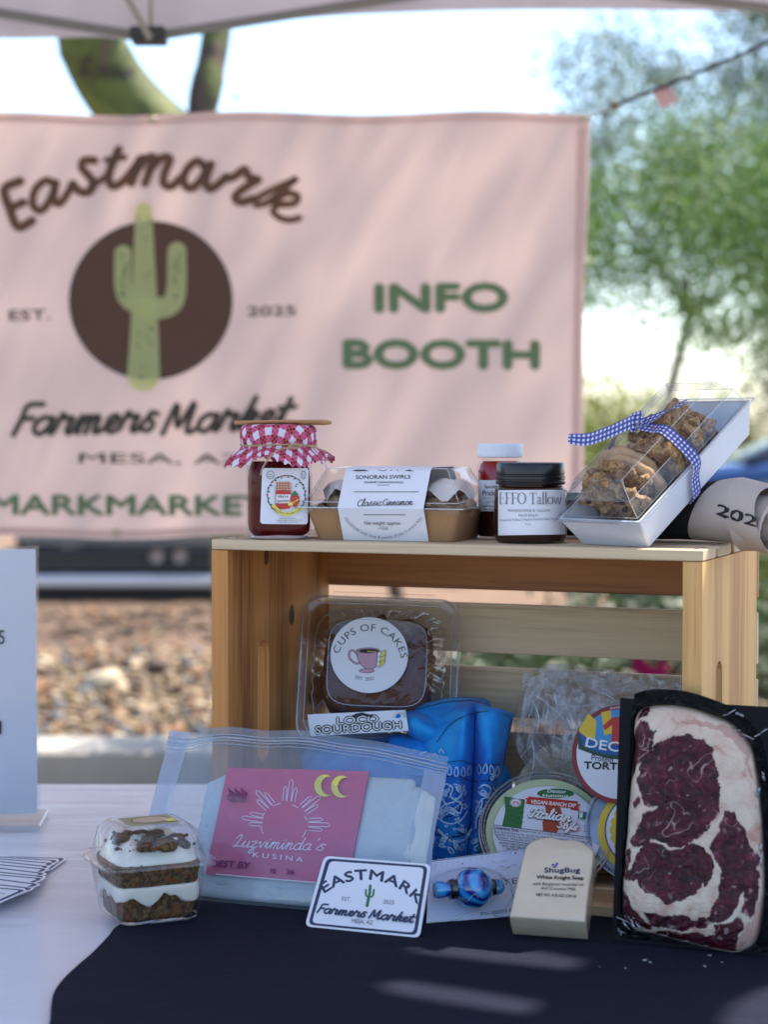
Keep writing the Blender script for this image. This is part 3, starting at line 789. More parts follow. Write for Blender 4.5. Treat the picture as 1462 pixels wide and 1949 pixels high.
# cord and tag right of the banner
M_cord = pmat('dark_cord', (.02, .025, .03), .8)
root = thing('festoon_cord', 'dark twisted cord slanting up right from the banner corner', 'cord', TR(1.0, 3.8, 1.8))
O_ = Vector((1.0, 3.8, 1.8))
m = MB(); cp = spline([at(1164, 204, 3.75), at(1230, 178, 3.7), at(1330, 138, 3.62), at(1400, 108, 3.56), at(1500, 60, 3.5), at(1900, -150, 3.4)], 8)
m.tube([p + Vector((0, 0, .0018 * math.sin(i * 2.1))) - O_ for i, p in enumerate(cp)], .0035, 6); m.build('cord', M_cord, root)
m = MB(); m.lathe([(.001, -.006), (.006, -.004), (.007, .0), (.004, .006)], 10, cap1=True); m.build('bead', pmat('orange_bead', (.5, .16, .02), .4), root, M=Matrix.Translation(at(1172, 201, 3.75) - O_))
m = MB(); m.tube([at(1114, 222, 3.8) - O_, at(1140, 215, 3.78) - O_, at(1164, 204, 3.75) - O_], .0012, 5); m.build('string', pmat('white_string', (.7, .7, .7), .8), root)
m = MB(); q = [at(1241, 172, 3.69), at(1271, 158, 3.68), at(1293, 190, 3.68), at(1262, 208, 3.69)]
n0 = Vector((0, -.001, 0)); m.add([p for p in q] + [p - n0 * 2 for p in q], [(0, 1, 2, 3), (7, 6, 5, 4), (0, 4, 5, 1), (1, 5, 6, 2), (2, 6, 7, 3), (3, 7, 4, 0)])
tag(m.build('paper_tag', pmat('pink_paper', (.6, .42, .42), .7, trl=.3), smooth=0), 'small pale pink square tag hanging from the dark cord', 'tag')

# ------------------------------------------------------------------ banner
YB = 3.8
def bmap(px, py, l):
    p = at(px, py, YB)
    r = .0035 * math.sin(px * .006 + py * .0035) + .002 * math.sin(px * .0021 - py * .013 + 1) + .0015 * math.sin(py * .03 + px * .004)
    return (p.x, p.y - YB + r - l, p.z)
g = N('banner_vinyl'); v = g.coord('Object')
wv = g.noise(g.coord('Object', (3, 1, 60)), 4, 2)
bcol = (.62, .49, .475)
bp_ = g.bump(g.math('MULTIPLY_ADD', wv, .3, g.noise(v, 3.5, 3)), .35, .01)
p = g.pr(Base_Color=bcol, Roughness=.4, Normal=bp_, Specular_IOR_Level=.4); t = g.n('BsdfTranslucent'); t.inputs[0].default_value = (.7, .48, .40, 1)
mx = g.n('MixShader', i_0=.4); g.set(mx, 1, p); g.set(mx, 2, t); M_ban = g.done(mx)
def ink(name, c, tr=.22):
    g = N(name); v = g.coord('Object')
    p = g.pr(Base_Color=c, Roughness=.42, Specular_IOR_Level=.5, Normal=g.bump(g.noise(g.coord('Object', (1, 1, 6)), 4, 2), .4, .01)); t = g.n('BsdfTranslucent'); t.inputs[0].default_value = col4(tuple(min(1, x * 1.1) for x in c))
    mx = g.n('MixShader', i_0=tr); g.set(mx, 1, p); g.set(mx, 2, t); return g.done(mx)
I_br = ink('ink_brown', (.13, .055, .028), .4); I_dk = ink('ink_dark', (.035, .028, .022)); I_gr = ink('ink_green', (.12, .2, .09)); I_cac = ink('ink_cactus', (.62, .66, .3), .5)
root = thing('info_booth_banner', 'large pale pink banner with a brown cactus emblem and green INFO BOOTH lettering', 'banner', TR(0, YB, 0))
m = MB()
def bsurf(u, v_):
    py = 218 + (1024 - 218) * (1 - v_) + 4 * math.sin(u * 20)
    pxr = 1122 - 17 * (1 - v_) + 3 * math.sin(v_ * 9); pxl = -330
    x, y, z = bmap(pxl + (pxr - pxl) * u, py - 2.0 * u * 2 , 0); return (x, y, z)
m.grid(bsurf, 90, 50); m.build('sheet', M_ban, root)
for nm, y0, y1 in (('hem', 219, 236), ('hem', 1007, 1021)):
    m = MB()
    m.grid(lambda u, v_: bmap(-330 + 1430 * u + (14 if y0 < 500 else 0) * u, y0 + (y1 - y0) * v_ + 4 * math.sin(u * 20) * .9 - 4 * u + .0, .0025), 60, 2); m.build(nm, M_ban, root, smooth=60)
m = MB(); m.grid(lambda u, v_: bmap(1100 + 17 * u - 15 * v_, 240 + 770 * v_, .0025), 2, 40); m.build('hem', M_ban, root, smooth=60)
M_grom = pmat('brass', (.4, .38, .25), .4, metal=.7)
for (x, y) in ((290, 229), (1112, 226), (222, 1014), (1100, 1012)):
    m = MB(); p = Vector(bmap(x, y, .004)); m.lathe([(.004, 0), (.005, .0015), (.0075, .0015), (.0085, 0)], 18)
    m.build('grommet', M_grom, root, M=Matrix.Translation(p) @ Matrix.Rotation(PI / 2, 4, 'X'))
D = Decal(bmap, .00025, .004)
D.disc(287, 572, 156, 151, I_dk, 64, 10); D.disc(287, 572, 152, 147, I_br, 64, 10)
def vline(pts, ws, mt, k=6):
    b = bez(pts, k); n_ = len(b); wl = [ws[0] + (ws[-1] - ws[0]) * i / (n_ - 1) if len(ws) == 2 else ws[min(len(ws) - 1, int(i / n_ * len(ws)))] for i in range(n_)]
    # caps are added by line; widths need one entry per point
    D.line(b, wl, mt)
vline([(273, 400), (274, 480), (275, 560), (275, 640), (274, 715)], (32, 62), I_cac)
vline([(234, 482), (235, 545), (246, 572), (272, 582)], (33, 34), I_cac)
vline([(337, 478), (335, 560), (318, 584), (280, 588)], (36, 42), I_cac)
rnd = random.Random(5)
for i in range(46):
    x, y = rnd.choice([(rnd.uniform(258, 292), rnd.uniform(410, 720)), (rnd.uniform(226, 244), rnd.uniform(485, 560)), (rnd.uniform(326, 348), rnd.uniform(480, 565))])
    D.line([(x, y), (x + 1, y + 5)], 2.2, I_gr)
D.build('cactus_emblem', root)
D = Decal(bmap, .00025, .004)
ES = [([(38, 345), (8, 360), (18, 398), (33, 432), (60, 420)], 15), ([(20, 396), (44, 385)], 14),
      ([(104, 350), (86, 344), (66, 362), (62, 390), (78, 401), (96, 378), (106, 350)], 13), ([(106, 348), (102, 378), (112, 388), (126, 372), (138, 350)], 13),
      ([(138, 350), (150, 364), (168, 366), (178, 350), (168, 334), (156, 320), (160, 306), (180, 306)], 14),
      ([(172, 356), (205, 332), (224, 288)], 11), ([(226, 285), (208, 330), (212, 354), (232, 348), (258, 318)], 14), ([(202, 305), (238, 300)], 10),
      ([(258, 318), (270, 300), (262, 322), (250, 350)], 14), ([(256, 330), (280, 303), (294, 302), (286, 325), (276, 350)], 14), ([(284, 325), (308, 302), (324, 304), (314, 330), (312, 350), (326, 356), (344, 340)], 14),
      ([(392, 320), (376, 308), (356, 324), (350, 348), (364, 360), (384, 342), (398, 316)], 14), ([(402, 314), (392, 345), (400, 361), (416, 352), (432, 338)], 14),
      ([(428, 342), (446, 338), (466, 324), (474, 338), (492, 344)], 14), ([(490, 344), (462, 362), (448, 376), (458, 386), (482, 380)], 14),
      ([(482, 382), (520, 362), (556, 346), (566, 340), (552, 352), (512, 385), (488, 392)], 11), ([(520, 386), (545, 370), (566, 374), (560, 388), (528, 391)], 12), ([(528, 391), (520, 404), (534, 416), (552, 420), (570, 416)], 11)]
for pts, wd in ES: D.curve(pts, wd * 1.16, I_br)
D.build('lettering', root, 'brown arched script lettering Eastmark'); D = Decal(bmap, .00025, .004)
D.script('Farmers', 22, 828, 296, 820, 32, I_dk, 10.5, .32)
D.script('Market', 308, 826, 548, 812, 32, I_dk, 10.5, .32)
D.build('lettering', root, 'dark script lettering Farmers Market'); D = Decal(bmap, .00025, .004)
D.text('EST.', 14, 610, 98, 608, 20, I_dk, .03); D.build('lettering', root, 'small dark lettering EST.'); D = Decal(bmap, .00025, .004)
D.text('2025', 470, 602, 566, 600, 19, I_dk, .03); D.build('lettering', root, 'small dark lettering 2025'); D = Decal(bmap, .00025, .004)
D.text('INFO', 708, 592, 970, 590, 52, I_gr, .10); D.build('lettering', root, 'green bold lettering INFO'); D = Decal(bmap, .00025, .004)
D.text('BOOTH', 648, 698, 1032, 700, 52, I_gr, .10)
D.build('lettering', root, 'green bold lettering BOOTH'); D = Decal(bmap, .00025, .004)
D.text('MESA, AZ', 145, 881, 470, 883, 20, I_dk, .015)
D.build('lettering', root, 'small spaced lettering MESA, AZ'); D = Decal(bmap, .00025, .004)
D.text('MARKMARKET', -25, 978, 512, 980, 38, I_gr, .07)
D.build('lettering', root, 'green bold lettering along the lower edge')

# ------------------------------------------------------------------ table and cloths
M_ply = pmat('table_plastic', (.6, .6, .58), .5)
root = thing('folding_table', 'white clothed folding table that carries the whole display', 'table', TR(0, 1.7, 0))
m = MB(); m.box(-1.2, 1.25, -.63, .575, TZ - .04, TZ - .006, bv=.004); m.build('tabletop', M_ply, root)
for x in (-1.1, 1.1):
    for y in (-.5, .45):
        m = MB(); m.tube([(x, y, .0), (x, y, TZ - .04)], .014, 10); m.build('leg', M_bar, root)
g = N('white_tablecloth'); v = g.coord('Object')
rp = g.noise(g.coord('Object', (1.2, 7, 1)), 3.5, 3, .5, .5); rp2 = g.noise(g.coord('Object', (3, 26, 1)), 3, 3, .5, 1.0)
M_cloth = g.done(g.pr(Base_Color=(.63, .64, .71), Roughness=.24, Specular_IOR_Level=.55, Normal=g.bump(g.math('MULTIPLY_ADD', rp2, .12, rp), .45, .006), Sheen_Weight=.1))
m = MB(); zz = TZ - .0012
prof = [(-1.27, .35), (-1.24, .5), (-1.215, zz - .01), (-1.2, zz), (1.25, zz), (1.262, zz - .01), (1.28, .5), (1.3, .35)]
ys = [1.03, 1.06, 2.28, 2.285, 2.30, 2.31]; zs = [-.4, 0, 0, -.008, -.25, -.4]
for a, b in ((ys, zs),):
    rings = []
    for (y, dz) in zip(a, b): rings.append([(x, y, max(.32, z + dz)) for x, z in prof])
    m.loft(rings, 0, closed=False)
tag(m.build('white_tablecloth', M_cloth, smooth=30), 'glossy white tablecloth bare at the left side of the table', 'tablecloth')
edge = [(60, 2150), (92, 1960), (96, 1920), (102, 1893), (118, 1869), (147, 1841), (176, 1816), (206, 1785), (226, 1764), (300, 1735), (400, 1705), (520, 1688)]
pts = [on(x, y, TZ) for x, y in bez(edge, 4)] + [on(900, 1640, TZ), Vector((.5, 1.8, TZ)), Vector((.85, 1.5, TZ)), Vector((.85, 1.08, TZ))]
pts[0] = Vector((-.33, 1.08, TZ))
M_navy = N('navy_cloth'); g = M_navy; v = g.coord('Object')
M_navy = g.done(g.pr(Base_Color=g.mixc(g.noise(v, 300, 3), (.006, .008, .018), (.014, .016, .034)), Roughness=.85, Specular_IOR_Level=.12,
    Normal=g.bump(g.math('MULTIPLY_ADD', g.noise(v, 900, 2), .15, g.noise(g.coord('Object', (2, 5, 1)), 4, 4, .6, .8)), .8, .012)))
m = MB(); m.slab([(p.x, p.y) for p in pts], TZ + .0002, TZ + .0017)
tag(m.build('navy_cloth', M_navy, smooth=0), 'dark navy cloth spread under the crate and the products', 'cloth')
TC = TZ + .0018   # top of the navy cloth
# ================================================================== CRATE
TH = R(-22)
CW, CD, CH = .457, .241, CT - TC
MC = TR(-.159, 1.7745, TC) @ rotz(TH)      # crate frame: x along its width, y into its depth, z up from the cloth
MCi = MC.inverted()
def on_side(px, py, xl):
    o = MCi @ CAM; d = MCi.to_3x3() @ ray(px, py); t = (xl - o.x) / d.x; p = o + d * t; return (p.y - .1205, p.z - CH / 2)
root = thing('wooden_crate', 'slatted wooden crate standing on its side with its open front to the viewer', 'crate', MC)
PTi = .008
W_slat = wood('slat_pine', (.6, .43, .25), (.34, .2, .1), 0, rough=.6)
W_grey = wood('slat_weathered', (.58, .45, .3), (.36, .25, .15), 0, ring=.6, rough=.65)
W_hon = wood('slat_honey', (.36, .155, .055), (.17, .06, .02), 0)
W_pan = wood('panel_honey', (.5, .215, .06), (.2, .065, .017), 2, knots=[(PTi, *on_side(555, 1170, .0169), .0075), (PTi, *on_side(507, 1060, .0169), .006), (0, *on_side(492, 1292, .0169), .006), (PTi, *on_side(590, 1330, .0169), .004)], ring=.8)
W_pan2 = wood('panel_pale', (.64, .37, .14), (.42, .2, .06), 2, knots=[(0, -.1, .09, .003), (0, .03, .035, .003)], ring=.7)
ST, PT = .0095, .0165
def slat(L, wd, mat, x, y, z, vert=False, th=ST):
    m = MB()
    if vert: m.box(-L / 2, L / 2, -th / 2, th / 2, -wd / 2, wd / 2, bv=.0009)
    else: m.box(-L / 2, L / 2, -wd / 2, wd / 2, -th / 2, th / 2, bv=.0009)
    o = m.build('slat', mat, root); o.location = (x, y, z); return o
SW = .0487; BW = .0491
for i in range(4):                                            # top and bottom slats
    y = SW / 2 + .001 + i * (SW + .0138)
    slat(CW, SW, W_grey, CW / 2, y, CH - ST / 2); slat(CW, SW, W_slat, CW / 2, y, ST / 2)
zs = [-.0085 - BW / 2 + .0005, -.0722 - BW / 2 + .0003, -.1352 - BW / 2, -.1985 - BW / 2, -.2615 - BW / 2 + .004]
for i, z in enumerate(zs):
    slat(CW, BW if i < 4 else .043, [W_hon, W_grey, W_grey, W_slat, W_slat][i], CW / 2, CD - ST / 2, CH + z - (.001 if i == 0 else 0), True)
def panel(mat, x, hole_y):
    """solid end panel with a rounded handle slot"""
    y0, y1, z0, z1 = -.12, CD - ST - .1205, -(CH / 2 - ST - .0006), CH / 2 - ST - .0006
    hw, hh = .0125, .058; hy = hole_y; n = 8
    hole = []
    for k in range(n + 1): a = PI * k / n; hole.append((hy + hw * math.cos(a), hh - hw + hw * math.sin(a)))
    for k in range(n + 1): a = PI + PI * k / n; hole.append((hy + hw * math.cos(a), -hh + hw + hw * math.sin(a)))
    out = [(y0, z0), (y1, z0), (y1, z1), (y0, z1)]
    tri = tessellate_polygon([[Vector((*p, 0)) for p in out], [Vector((*p, 0)) for p in hole]])
    P = out + hole; k = len(P); m = MB(); h = PT / 2
    vs = [(-h, y, z) for y, z in P] + [(h, y, z) for y, z in P]
    fs = [tuple(t) for t in tri] + [tuple(i + k for i in t)[::-1] for t in tri]
    for i in range(4): j = (i + 1) % 4; fs.append((i, j, j + k, i + k))
    nh = len(hole)
    for i in range(nh): j = (i + 1) % nh; fs.append((4 + i, 4 + j, 4 + j + k, 4 + i + k))
    m.add(vs, fs); o = fixn(m.build('side_panel', mat, root, smooth=20)); o.location = (x, .1205, CH / 2); return o
nm_ = MB(); nm_.lathe([(.0022, 0), (.0020, .0005), (.0004, .0006)], 12, cap1=True); nme = nm_.mesh('nail', pmat('nail_steel', (.2, .17, .14), .5, metal=.6))
for i in range(4):
    y = SW / 2 + .001 + i * (SW + .0138)
    for x in (PT / 2, CW - PT / 2):
        for dy in (-.012, .012):
            o = bpy.data.objects.new('nail', nme); link(o, root); o.location = (x, y + dy, CH)
panel(W_pan, PT / 2 + .0004, -.045); panel(W_pan2, CW - PT / 2 - .0004, -.052)
# ================================================================== THINGS ON TOP OF THE CRATE
M_clear = film('clear_pet', (.97, .98, .98), .035, .9, rough=.05)
M_clear2 = film('clear_pet_wavy', (.96, .97, .98), .05, 1.0, rough=.05, bump=.5, bscale=40, bdist=.004)
M_label = pmat('paper_label', (.72, .75, .84), .55, .03, 20)
M_white = pmat('white_plastic', (.72, .76, .84), .35, .03)
K_blk = pmat('print_black', (.008, .008, .012), .6); K_grey = pmat('print_grey', (.2, .2, .24), .6)
K_red = pmat('print_red', (.5, .03, .025), .5); K_grn = pmat('print_green', (.03, .16, .05), .5); K_wht = pmat('print_white', (.8, .8, .82), .5)
K_navy = pmat('print_navy', (.02, .035, .09), .5); K_yel = pmat('print_yellow', (.75, .68, .12), .5); K_tan = pmat('print_tan', (.55, .42, .3), .6)
K_pnk = pmat('print_pink', (.5, .3, .4), .6)

M_ridge = film('edge_highlight', (.95, .97, 1), .22, .8, milky=.22, mcol=(.7, .78, .9), rough=.12)  # pale milky film; its colour paints highlights onto clear edges and creases
def ridge(parent, pts, r=.0005, nm='moulded_edge', closed=False, k=1):
    m = MB(); P = spline(pts, k, closed) if k > 1 else [Vector(p) for p in pts]; m.tube(P, r, 6, closed=closed); return m.build(nm, M_ridge, parent, smooth=60)
# ---- jam jar
def crown_pt(px, py, back=0):
    p = on(px, py, CT); return p + Vector((0, back, 0))
p0 = on(527, 1028, CT); JM = TR(p0.x, p0.y + .0315, CT) @ rotz(R(9))
root = thing('jam_jar', 'square jar of dark red jam with a red gingham cloth lid and round strawberry label', 'jar', JM)
M_jam = pmat('jam', (.085, .003, .004), .5, .5, 160, spec=.06, trl=.1)
m = MB(); EXP = 5.0
m.lathe([(.0, .004), (.0235, .004), (.0268, .007), (.0276, .013), (.0276, .056), (.0268, .064), (.0235, .071), (.0, .071)], 48, ex=EXP); m.build('jam', M_jam, root)
M_jarg = film('jar_glass', (.96, .94, .95), .022, .3, rough=.03, bump=.3, bscale=60, bdist=.002)
m = MB(); m.lathe([(.0, .0012), (.023, .0005), (.027, .0025), (.0292, .007), (.0296, .013), (.0296, .057), (.0288, .066), (.0262, .073), (.0262, .086)], 48, ex=EXP); m.build('glass', M_jarg, root)
m = MB(); m.lathe([(.001, .0030), (.0255, .0034), (.0265, .0018), (.0245, .0003), (.001, .0008)], 40, ex=4); m.build('glass_base', pmat('thick_glass', (.5, .42, .45), .08, .4, 90, coat=1), root)
fm = JM @ TR(.0, -.0300, 0) @ Matrix.Rotation(PI / 2, 4, 'X')       # local front face: x right, y up, z out
def jarmap(px, py, l):
    q = on_plane(fm)(px, py, 0); x, z = q[0], q[1]
    X = max(-.0285, min(.0285, x)); hw = .0299
    yy = -(max(1e-9, hw ** EXP - abs(X) ** EXP)) ** (1 / EXP)
    return (X, yy - l, z)
lq = [(499, 892), (588, 891), (586, 998), (495, 996)]
m = MB(); D = Decal(jarmap, .00006, .0004)
def quadgrid(D, q, mt, nu=12, nv=2):
    a, b, c_, d_ = [Vector(p) for p in q]; vs = []; fs = []
    for j in range(nv + 1):
        for i in range(nu + 1):
            p = a.lerp(b, i / nu).lerp(d_.lerp(c_, i / nu), j / nv); vs.append((p.x, p.y))
    for j in range(nv):
        for i in range(nu): fs.append((j * (nu + 1) + i, j * (nu + 1) + i + 1, (j + 1) * (nu + 1) + i + 1, (j + 1) * (nu + 1) + i))
    D.tris(vs, fs, mt)
quadgrid(D, [(502, 891), (586, 891), (586, 894), (499, 894)], M_label); quadgrid(D, [(499, 894), (588, 894), (586, 994), (495, 993)], M_label); quadgrid(D, [(495, 993), (586, 994), (583, 998), (499, 997)], M_label)
lab = D.build('label', root)
D = Decal(jarmap, .00004, .0009)
cx, cy = 545, 942
D.ring(cx, cy, 37, 38, 1.2, K_blk)
for i in range(34):
    a = 2 * PI * i / 34; r_ = 34.5 + (i % 2) * 2.5; D.disc(cx + r_ * math.cos(a), cy + r_ * math.sin(a), 2.0, 1.6, [K_grn, K_red, K_grn, K_blk][i % 4], 8)
D.poly([(524, 933), (524, 966), (532, 969), (550, 968), (553, 962), (553, 933)], K_red); D.poly([(525, 941), (553, 941), (553, 957), (525, 958)], K_wht)
D.poly([(527, 917), (551, 917), (555, 932), (523, 932)], K_tan)
for k in range(5): D.line([(527 + k * 5.2, 917), (526 + k * 5.6, 932)], 1.2, K_red)
for k in range(3): D.line([(525, 920 + k * 4.5), (553, 920 + k * 4.5)], 1.0, K_red)
D.poly([(552, 944), (560, 940), (569, 944), (570, 954), (563, 966), (557, 964), (551, 954)], K_red); D.poly([(553, 942), (557, 937), (561, 933), (564, 938), (568, 941), (562, 944)], K_grn)
D.disc(552, 959, 5, 4, K_yel, 12); D.line([(555, 957), (568, 950)], 1.5, K_yel)
for p_ in ((557, 949), (563, 948), (565, 955), (560, 958)): D.disc(p_[0], p_[1], .7, .7, K_yel, 6)
D.text("We're", 528, 948, 548, 947, 6, K_blk); D.text("Jammin", 527, 956, 550, 955, 6, K_blk)
D.line(bez([(520, 963), (533, 975), (550, 978), (572, 966)], 4), 7, K_yel); D.text('Small-Batch Strawberry Jam', 519, 966, 573, 966, 4.2, K_blk, arc=-13)
D.text('We Jam Made In', 530, 988, 561, 987, 2.6, K_blk); D.text('Ingredients: Organic Strawberries, Organic Sugar', 526, 991.5, 576, 990, 2.4, K_blk); D.text('Simple Organic Strawberry Jam', 530, 995, 566, 994, 2.4, K_blk)
D.ring(514, 904, 7.5, 8, .8, K_blk, 20); D.text('Classic', 509, 904, 519, 904, 2.8, K_blk); D.text('Strawberry', 508, 908, 520, 908, 2.4, K_blk); D.ring(577, 904, 5, 8, .8, K_blk, 20); D.text('Net', 574, 904, 580, 904, 3, K_blk); D.text('wt', 574, 908, 580, 908, 3, K_blk)
D.curve([(563, 926), (563, 921), (566, 922)], .9, K_blk); D.disc(562, 926, 1.4, 1.1, K_blk, 8)
D.build('print', lab)
# gingham cover
M_ging = gingham('red_gingham', (.75, .78, .9), (.6, .07, .2), (.33, .003, .012), .0128)
m = MB(); nr, na = 30, 96; vs = []; uv = []; fs = []
prof = [(0, .1052), (.02, .1053), (.031, .1045), (.0345, .102), (.0355, .097), (.0352, .091), (.0338, .0862), (.0345, .0838), (.0385, .0805), (.0425, .0770), (.0455, .0735), (.047, .0705)]
pp = [(p.x, p.y) for p in spline([(a, b, 0) for a, b in prof], 3)]; s_ = 0; S_ = [0]
for i in range(1, len(pp)): s_ += math.hypot(pp[i][0] - pp[i - 1][0], pp[i][1] - pp[i - 1][1]); S_.append(s_)
for i, (r_, z_) in enumerate(pp):
    sk = max(0, (S_[i] - S_[18]) / (S_[-1] - S_[18])) if i > 18 else 0
    top = min(1, r_ / .03) * (1 - sk)
    for j in range(na):
        a = 2 * PI * j / na
        ruf = math.sin(a * 7 + 1.3 * math.sin(a * 2)) * .0035 * sk + math.sin(a * 4 + .7) * .004 * sk
        pl = .0006 * math.sin(a * 26) * (1 if i > 11 else .2)
        rr = r_ + ruf + pl; zz_ = z_ + (math.sin(a * 7 + 2.2 + 1.3 * math.sin(a * 2)) * .0035 + math.sin(3 * a + 1) * .003) * sk + .0012 * math.sin(a * 3) * top * (i > 6)
        if i == len(pp) - 1: zz_ += (.0016 if j % 2 else -.0014)
        vs.append((rr * math.cos(a), rr * math.sin(a), zz_)); q = S_[i] * (1.0); uv.append((q * math.cos(a + .35) * .9 + .004, q * math.sin(a + .35) * .9))
for i in range(len(pp) - 1):
    for j in range(na): k = (j + 1) % na; fs.append((i * na + j, i * na + k, (i + 1) * na + k, (i + 1) * na + j))
m.add(vs, fs, 0, uv); m.build('cloth_cover', M_ging, root, smooth=60)
M_twine = pmat('twine', (.4, .29, .17), .9, .3, 400)
m = MB(); m.tube([(.0352 * math.cos(a), .0352 * math.sin(a), .0862 + .0006 * math.sin(a * 3)) for a in [2 * PI * i / 60 for i in range(60)]], .0008, 6, closed=True)
def jl(px, py, dy=-.038): 
    q = JM.inverted() @ at(px, py, JM.translation.y + dy); return q
K = jl(552, 851, -.0375)
m.tube(spline([K, jl(530, 856, -.041), jl(512, 872, -.047), jl(500, 890, -.047), jl(496, 904, -.043)], 5), .0008, 6)
m.tube(spline([K, jl(575, 847, -.037), jl(600, 852, -.036), jl(622, 860, -.03)], 5), .0008, 6)
m.tube(spline([K, jl(560, 845, -.039), jl(575, 848, -.04), jl(560, 853, -.04), K], 5), .0008, 6)
m.lathe([(.0005, -.0018), (.0017, -.001), (.0019, .001), (.0005, .002)], 10, c=tuple(K), cap1=True)
m.build('twine', M_twine, root)
# wooden spreader across the lid
a = at(446, 807, JM.translation.y - .002); b = at(631, 806, JM.translation.y - .012); a.z = b.z = CT + .1052 + .0016
SM = TR(*a) @ rotz(math.atan2(b.y - a.y, b.x - a.x)); Ls = (b - a).length; m = MB(); rings = []
for i in range(23):
    t = i / 22; wd = .0035 + .007 * min(1, t * 1.5) ** .7; wd *= min(1, math.sin(min(1, (1 - t) * 6 + .02) * PI / 2)) * min(1, .35 + t * 8)
    th = (.0018 + .0007 * t) * min(1, .5 + (1 - t) * 8)
    rings.append([(t * Ls, wd * math.cos(2 * PI * j / 14), th * math.sin(2 * PI * j / 14) * 1.05 + .0004 * math.sin(t * 3)) for j in range(14)])
m.loft(rings, 0, True, True, True)
o = m.build('wooden_spreader', wood('spreader_wood', (.42, .22, .1), (.26, .12, .05), 0), M=SM); tag(o, 'flat wooden spreader lying across the gingham lid of the jam jar', 'spreader')

# ---- cinnamon roll box
A = on(603, 1027, CT); B = on(862, 1032, CT)
BM = TR(A.x, A.y, CT + .0003) @ rotz(math.atan2(B.y - A.y, B.x - A.x)) ; bw = (B - A).length; bd = .082
BM = BM @ TR(bw / 2, bd / 2, 0)
root = thing('cinnamon_roll_box', 'brown kraft tray of cinnamon rolls with clear lid and wide white paper sleeve', 'box', BM)
M_kraft = pmat('kraft_card', (.34, .19, .09), .8, .12, 90, .15, 600)
hw_, hd_ = bw / 2, bd / 2; zr_ = .0285; fl = .0085
m = MB()
m.rrloft([(0, hw_, hd_, .006), (zr_, hw_ + fl, hd_ + fl, .007), (zr_, hw_ + fl - .0008, hd_ + fl - .0008, .007), (.0012, hw_ - .0009, hd_ - .0009, .006)], 4, cap0=True, cap1=True); m.build('tray', M_kraft, root, smooth=25)
m = MB(); o_ = fl
m.rrloft([(zr_ - .003, hw_ + o_ + .0012, hd_ + o_ + .0012, .007), (zr_ + .0006, hw_ + o_ + .002, hd_ + o_ + .002, .007), (zr_ + .0006, hw_ + o_ + .0055, hd_ + o_ + .0055, .009), (zr_ + .0016, hw_ + o_ + .0055, hd_ + o_ + .0055, .009), (zr_ + .0062, hw_ + o_ + .001, hd_ + o_ + .001, .007),
          (zr_ + .0072, hw_ + o_ - .001, hd_ + o_ - .001, .007), (zr_ + .033, hw_ + o_ - .0135, hd_ + o_ - .0135, .007), (zr_ + .0365, hw_ + o_ - .017, hd_ + o_ - .017, .006), (zr_ + .0365, .001, .001, .0005)], 4)
lido = m.build('lid', M_clear, root, smooth=25)
a_, b_, a2, b2, zt2 = hw_ + o_ - .017, hd_ + o_ - .017, hw_ + o_ - .001, hd_ + o_ - .001, zr_ + .0365
ridge(lido, [(-a_, -b_, zt2), (a_, -b_, zt2), (a_, b_, zt2), (-a_, b_, zt2)], .0006, closed=True)
for sx in (-1, 1):
    for sy in (-1, 1): ridge(lido, [(sx * a2, sy * b2, zr_ + .0072), (sx * (a_ + .001), sy * (b_ + .001), zt2)], .0006)
zf = zr_ + .0011; ax_, ay_ = hw_ + o_ + .0055, hd_ + o_ + .0055
ridge(lido, [(-ax_, -ay_, zf), (ax_, -ay_, zf), (ax_, ay_, zf), (-ax_, ay_, zf)], .0008, closed=True)
ridge(lido, [(-ax_ + .005, -ay_ + .004, zf + .005), (ax_ - .005, -ay_ + .004, zf + .005), (ax_ - .005, ay_ - .004, zf + .005)], .0005)
for sx in (-1, 1):
    m = MB(); m.box(sx * (hw_ + fl + .002) - .012 * (sx > 0) + (.0 if sx > 0 else 0), sx * (hw_ + fl + .002) + .012 * (sx < 0), -hd_ - fl - .006, -hd_ - fl - .002, zr_ - .004, zr_ + .003, bv=.0008); m.build('lid_tab', M_clear, root)
M_dough = pmat('dough', (.42, .27, .15), .6, .3, 120, .6, 160, dist=.002, sss=.2); M_cin = pmat('cinnamon', (.2, .09, .035), .5, .3); M_ice = pmat('icing', (.78, .76, .76), .25, .05, 40, .2, 90, dist=.002, sss=.3)
rr2 = random.Random(2)
for k, x in enumerate((-.048, 0, .048)):
    m = MB(); pts = []
    for i in range(70):
        t = i / 69; a = t * 5.2 * PI; r_ = .004 + .021 * t; pts.append((x + r_ * math.cos(a), r_ * 1.2 * math.sin(a), .022 + .012 * (1 - t)))
    rings = []
    m.tube(pts, [.0048 + .001 * math.sin(i) for i in range(70)], 8, flat=2.4)
    m.tube([(p[0], p[1], p[2] + .003) for p in pts], .0052, 6, mi=1, flat=1.6)
    rl_ = m.build('roll', [M_dough, M_cin], root)
    m = MB(); off = Vector((x * 90, 0, 0)); rings = []
    for i in range(10):
        q = i / 9; rings.append([])
        for j in range(26):
            a = 2 * PI * j / 26; rad = (.0235 + .004 * noise.noise(Vector((math.cos(a) * 2, math.sin(a) * 2, k * 3)))) * q
            z = .046 + .009 * (1 - q ** 2.6) - .012 * max(0, q - .75) * (1 + math.sin(a * 5 + k)) * 2 + .0022 * noise.noise(Vector((rad * 90 * math.cos(a), rad * 90 * math.sin(a), k)))
            rings[-1].append((x + rad * math.cos(a), rad * 1.25 * math.sin(a), z))
    m.loft(rings, 0, True, True); m.build('icing', M_ice, rl_, smooth=80)
m = MB()
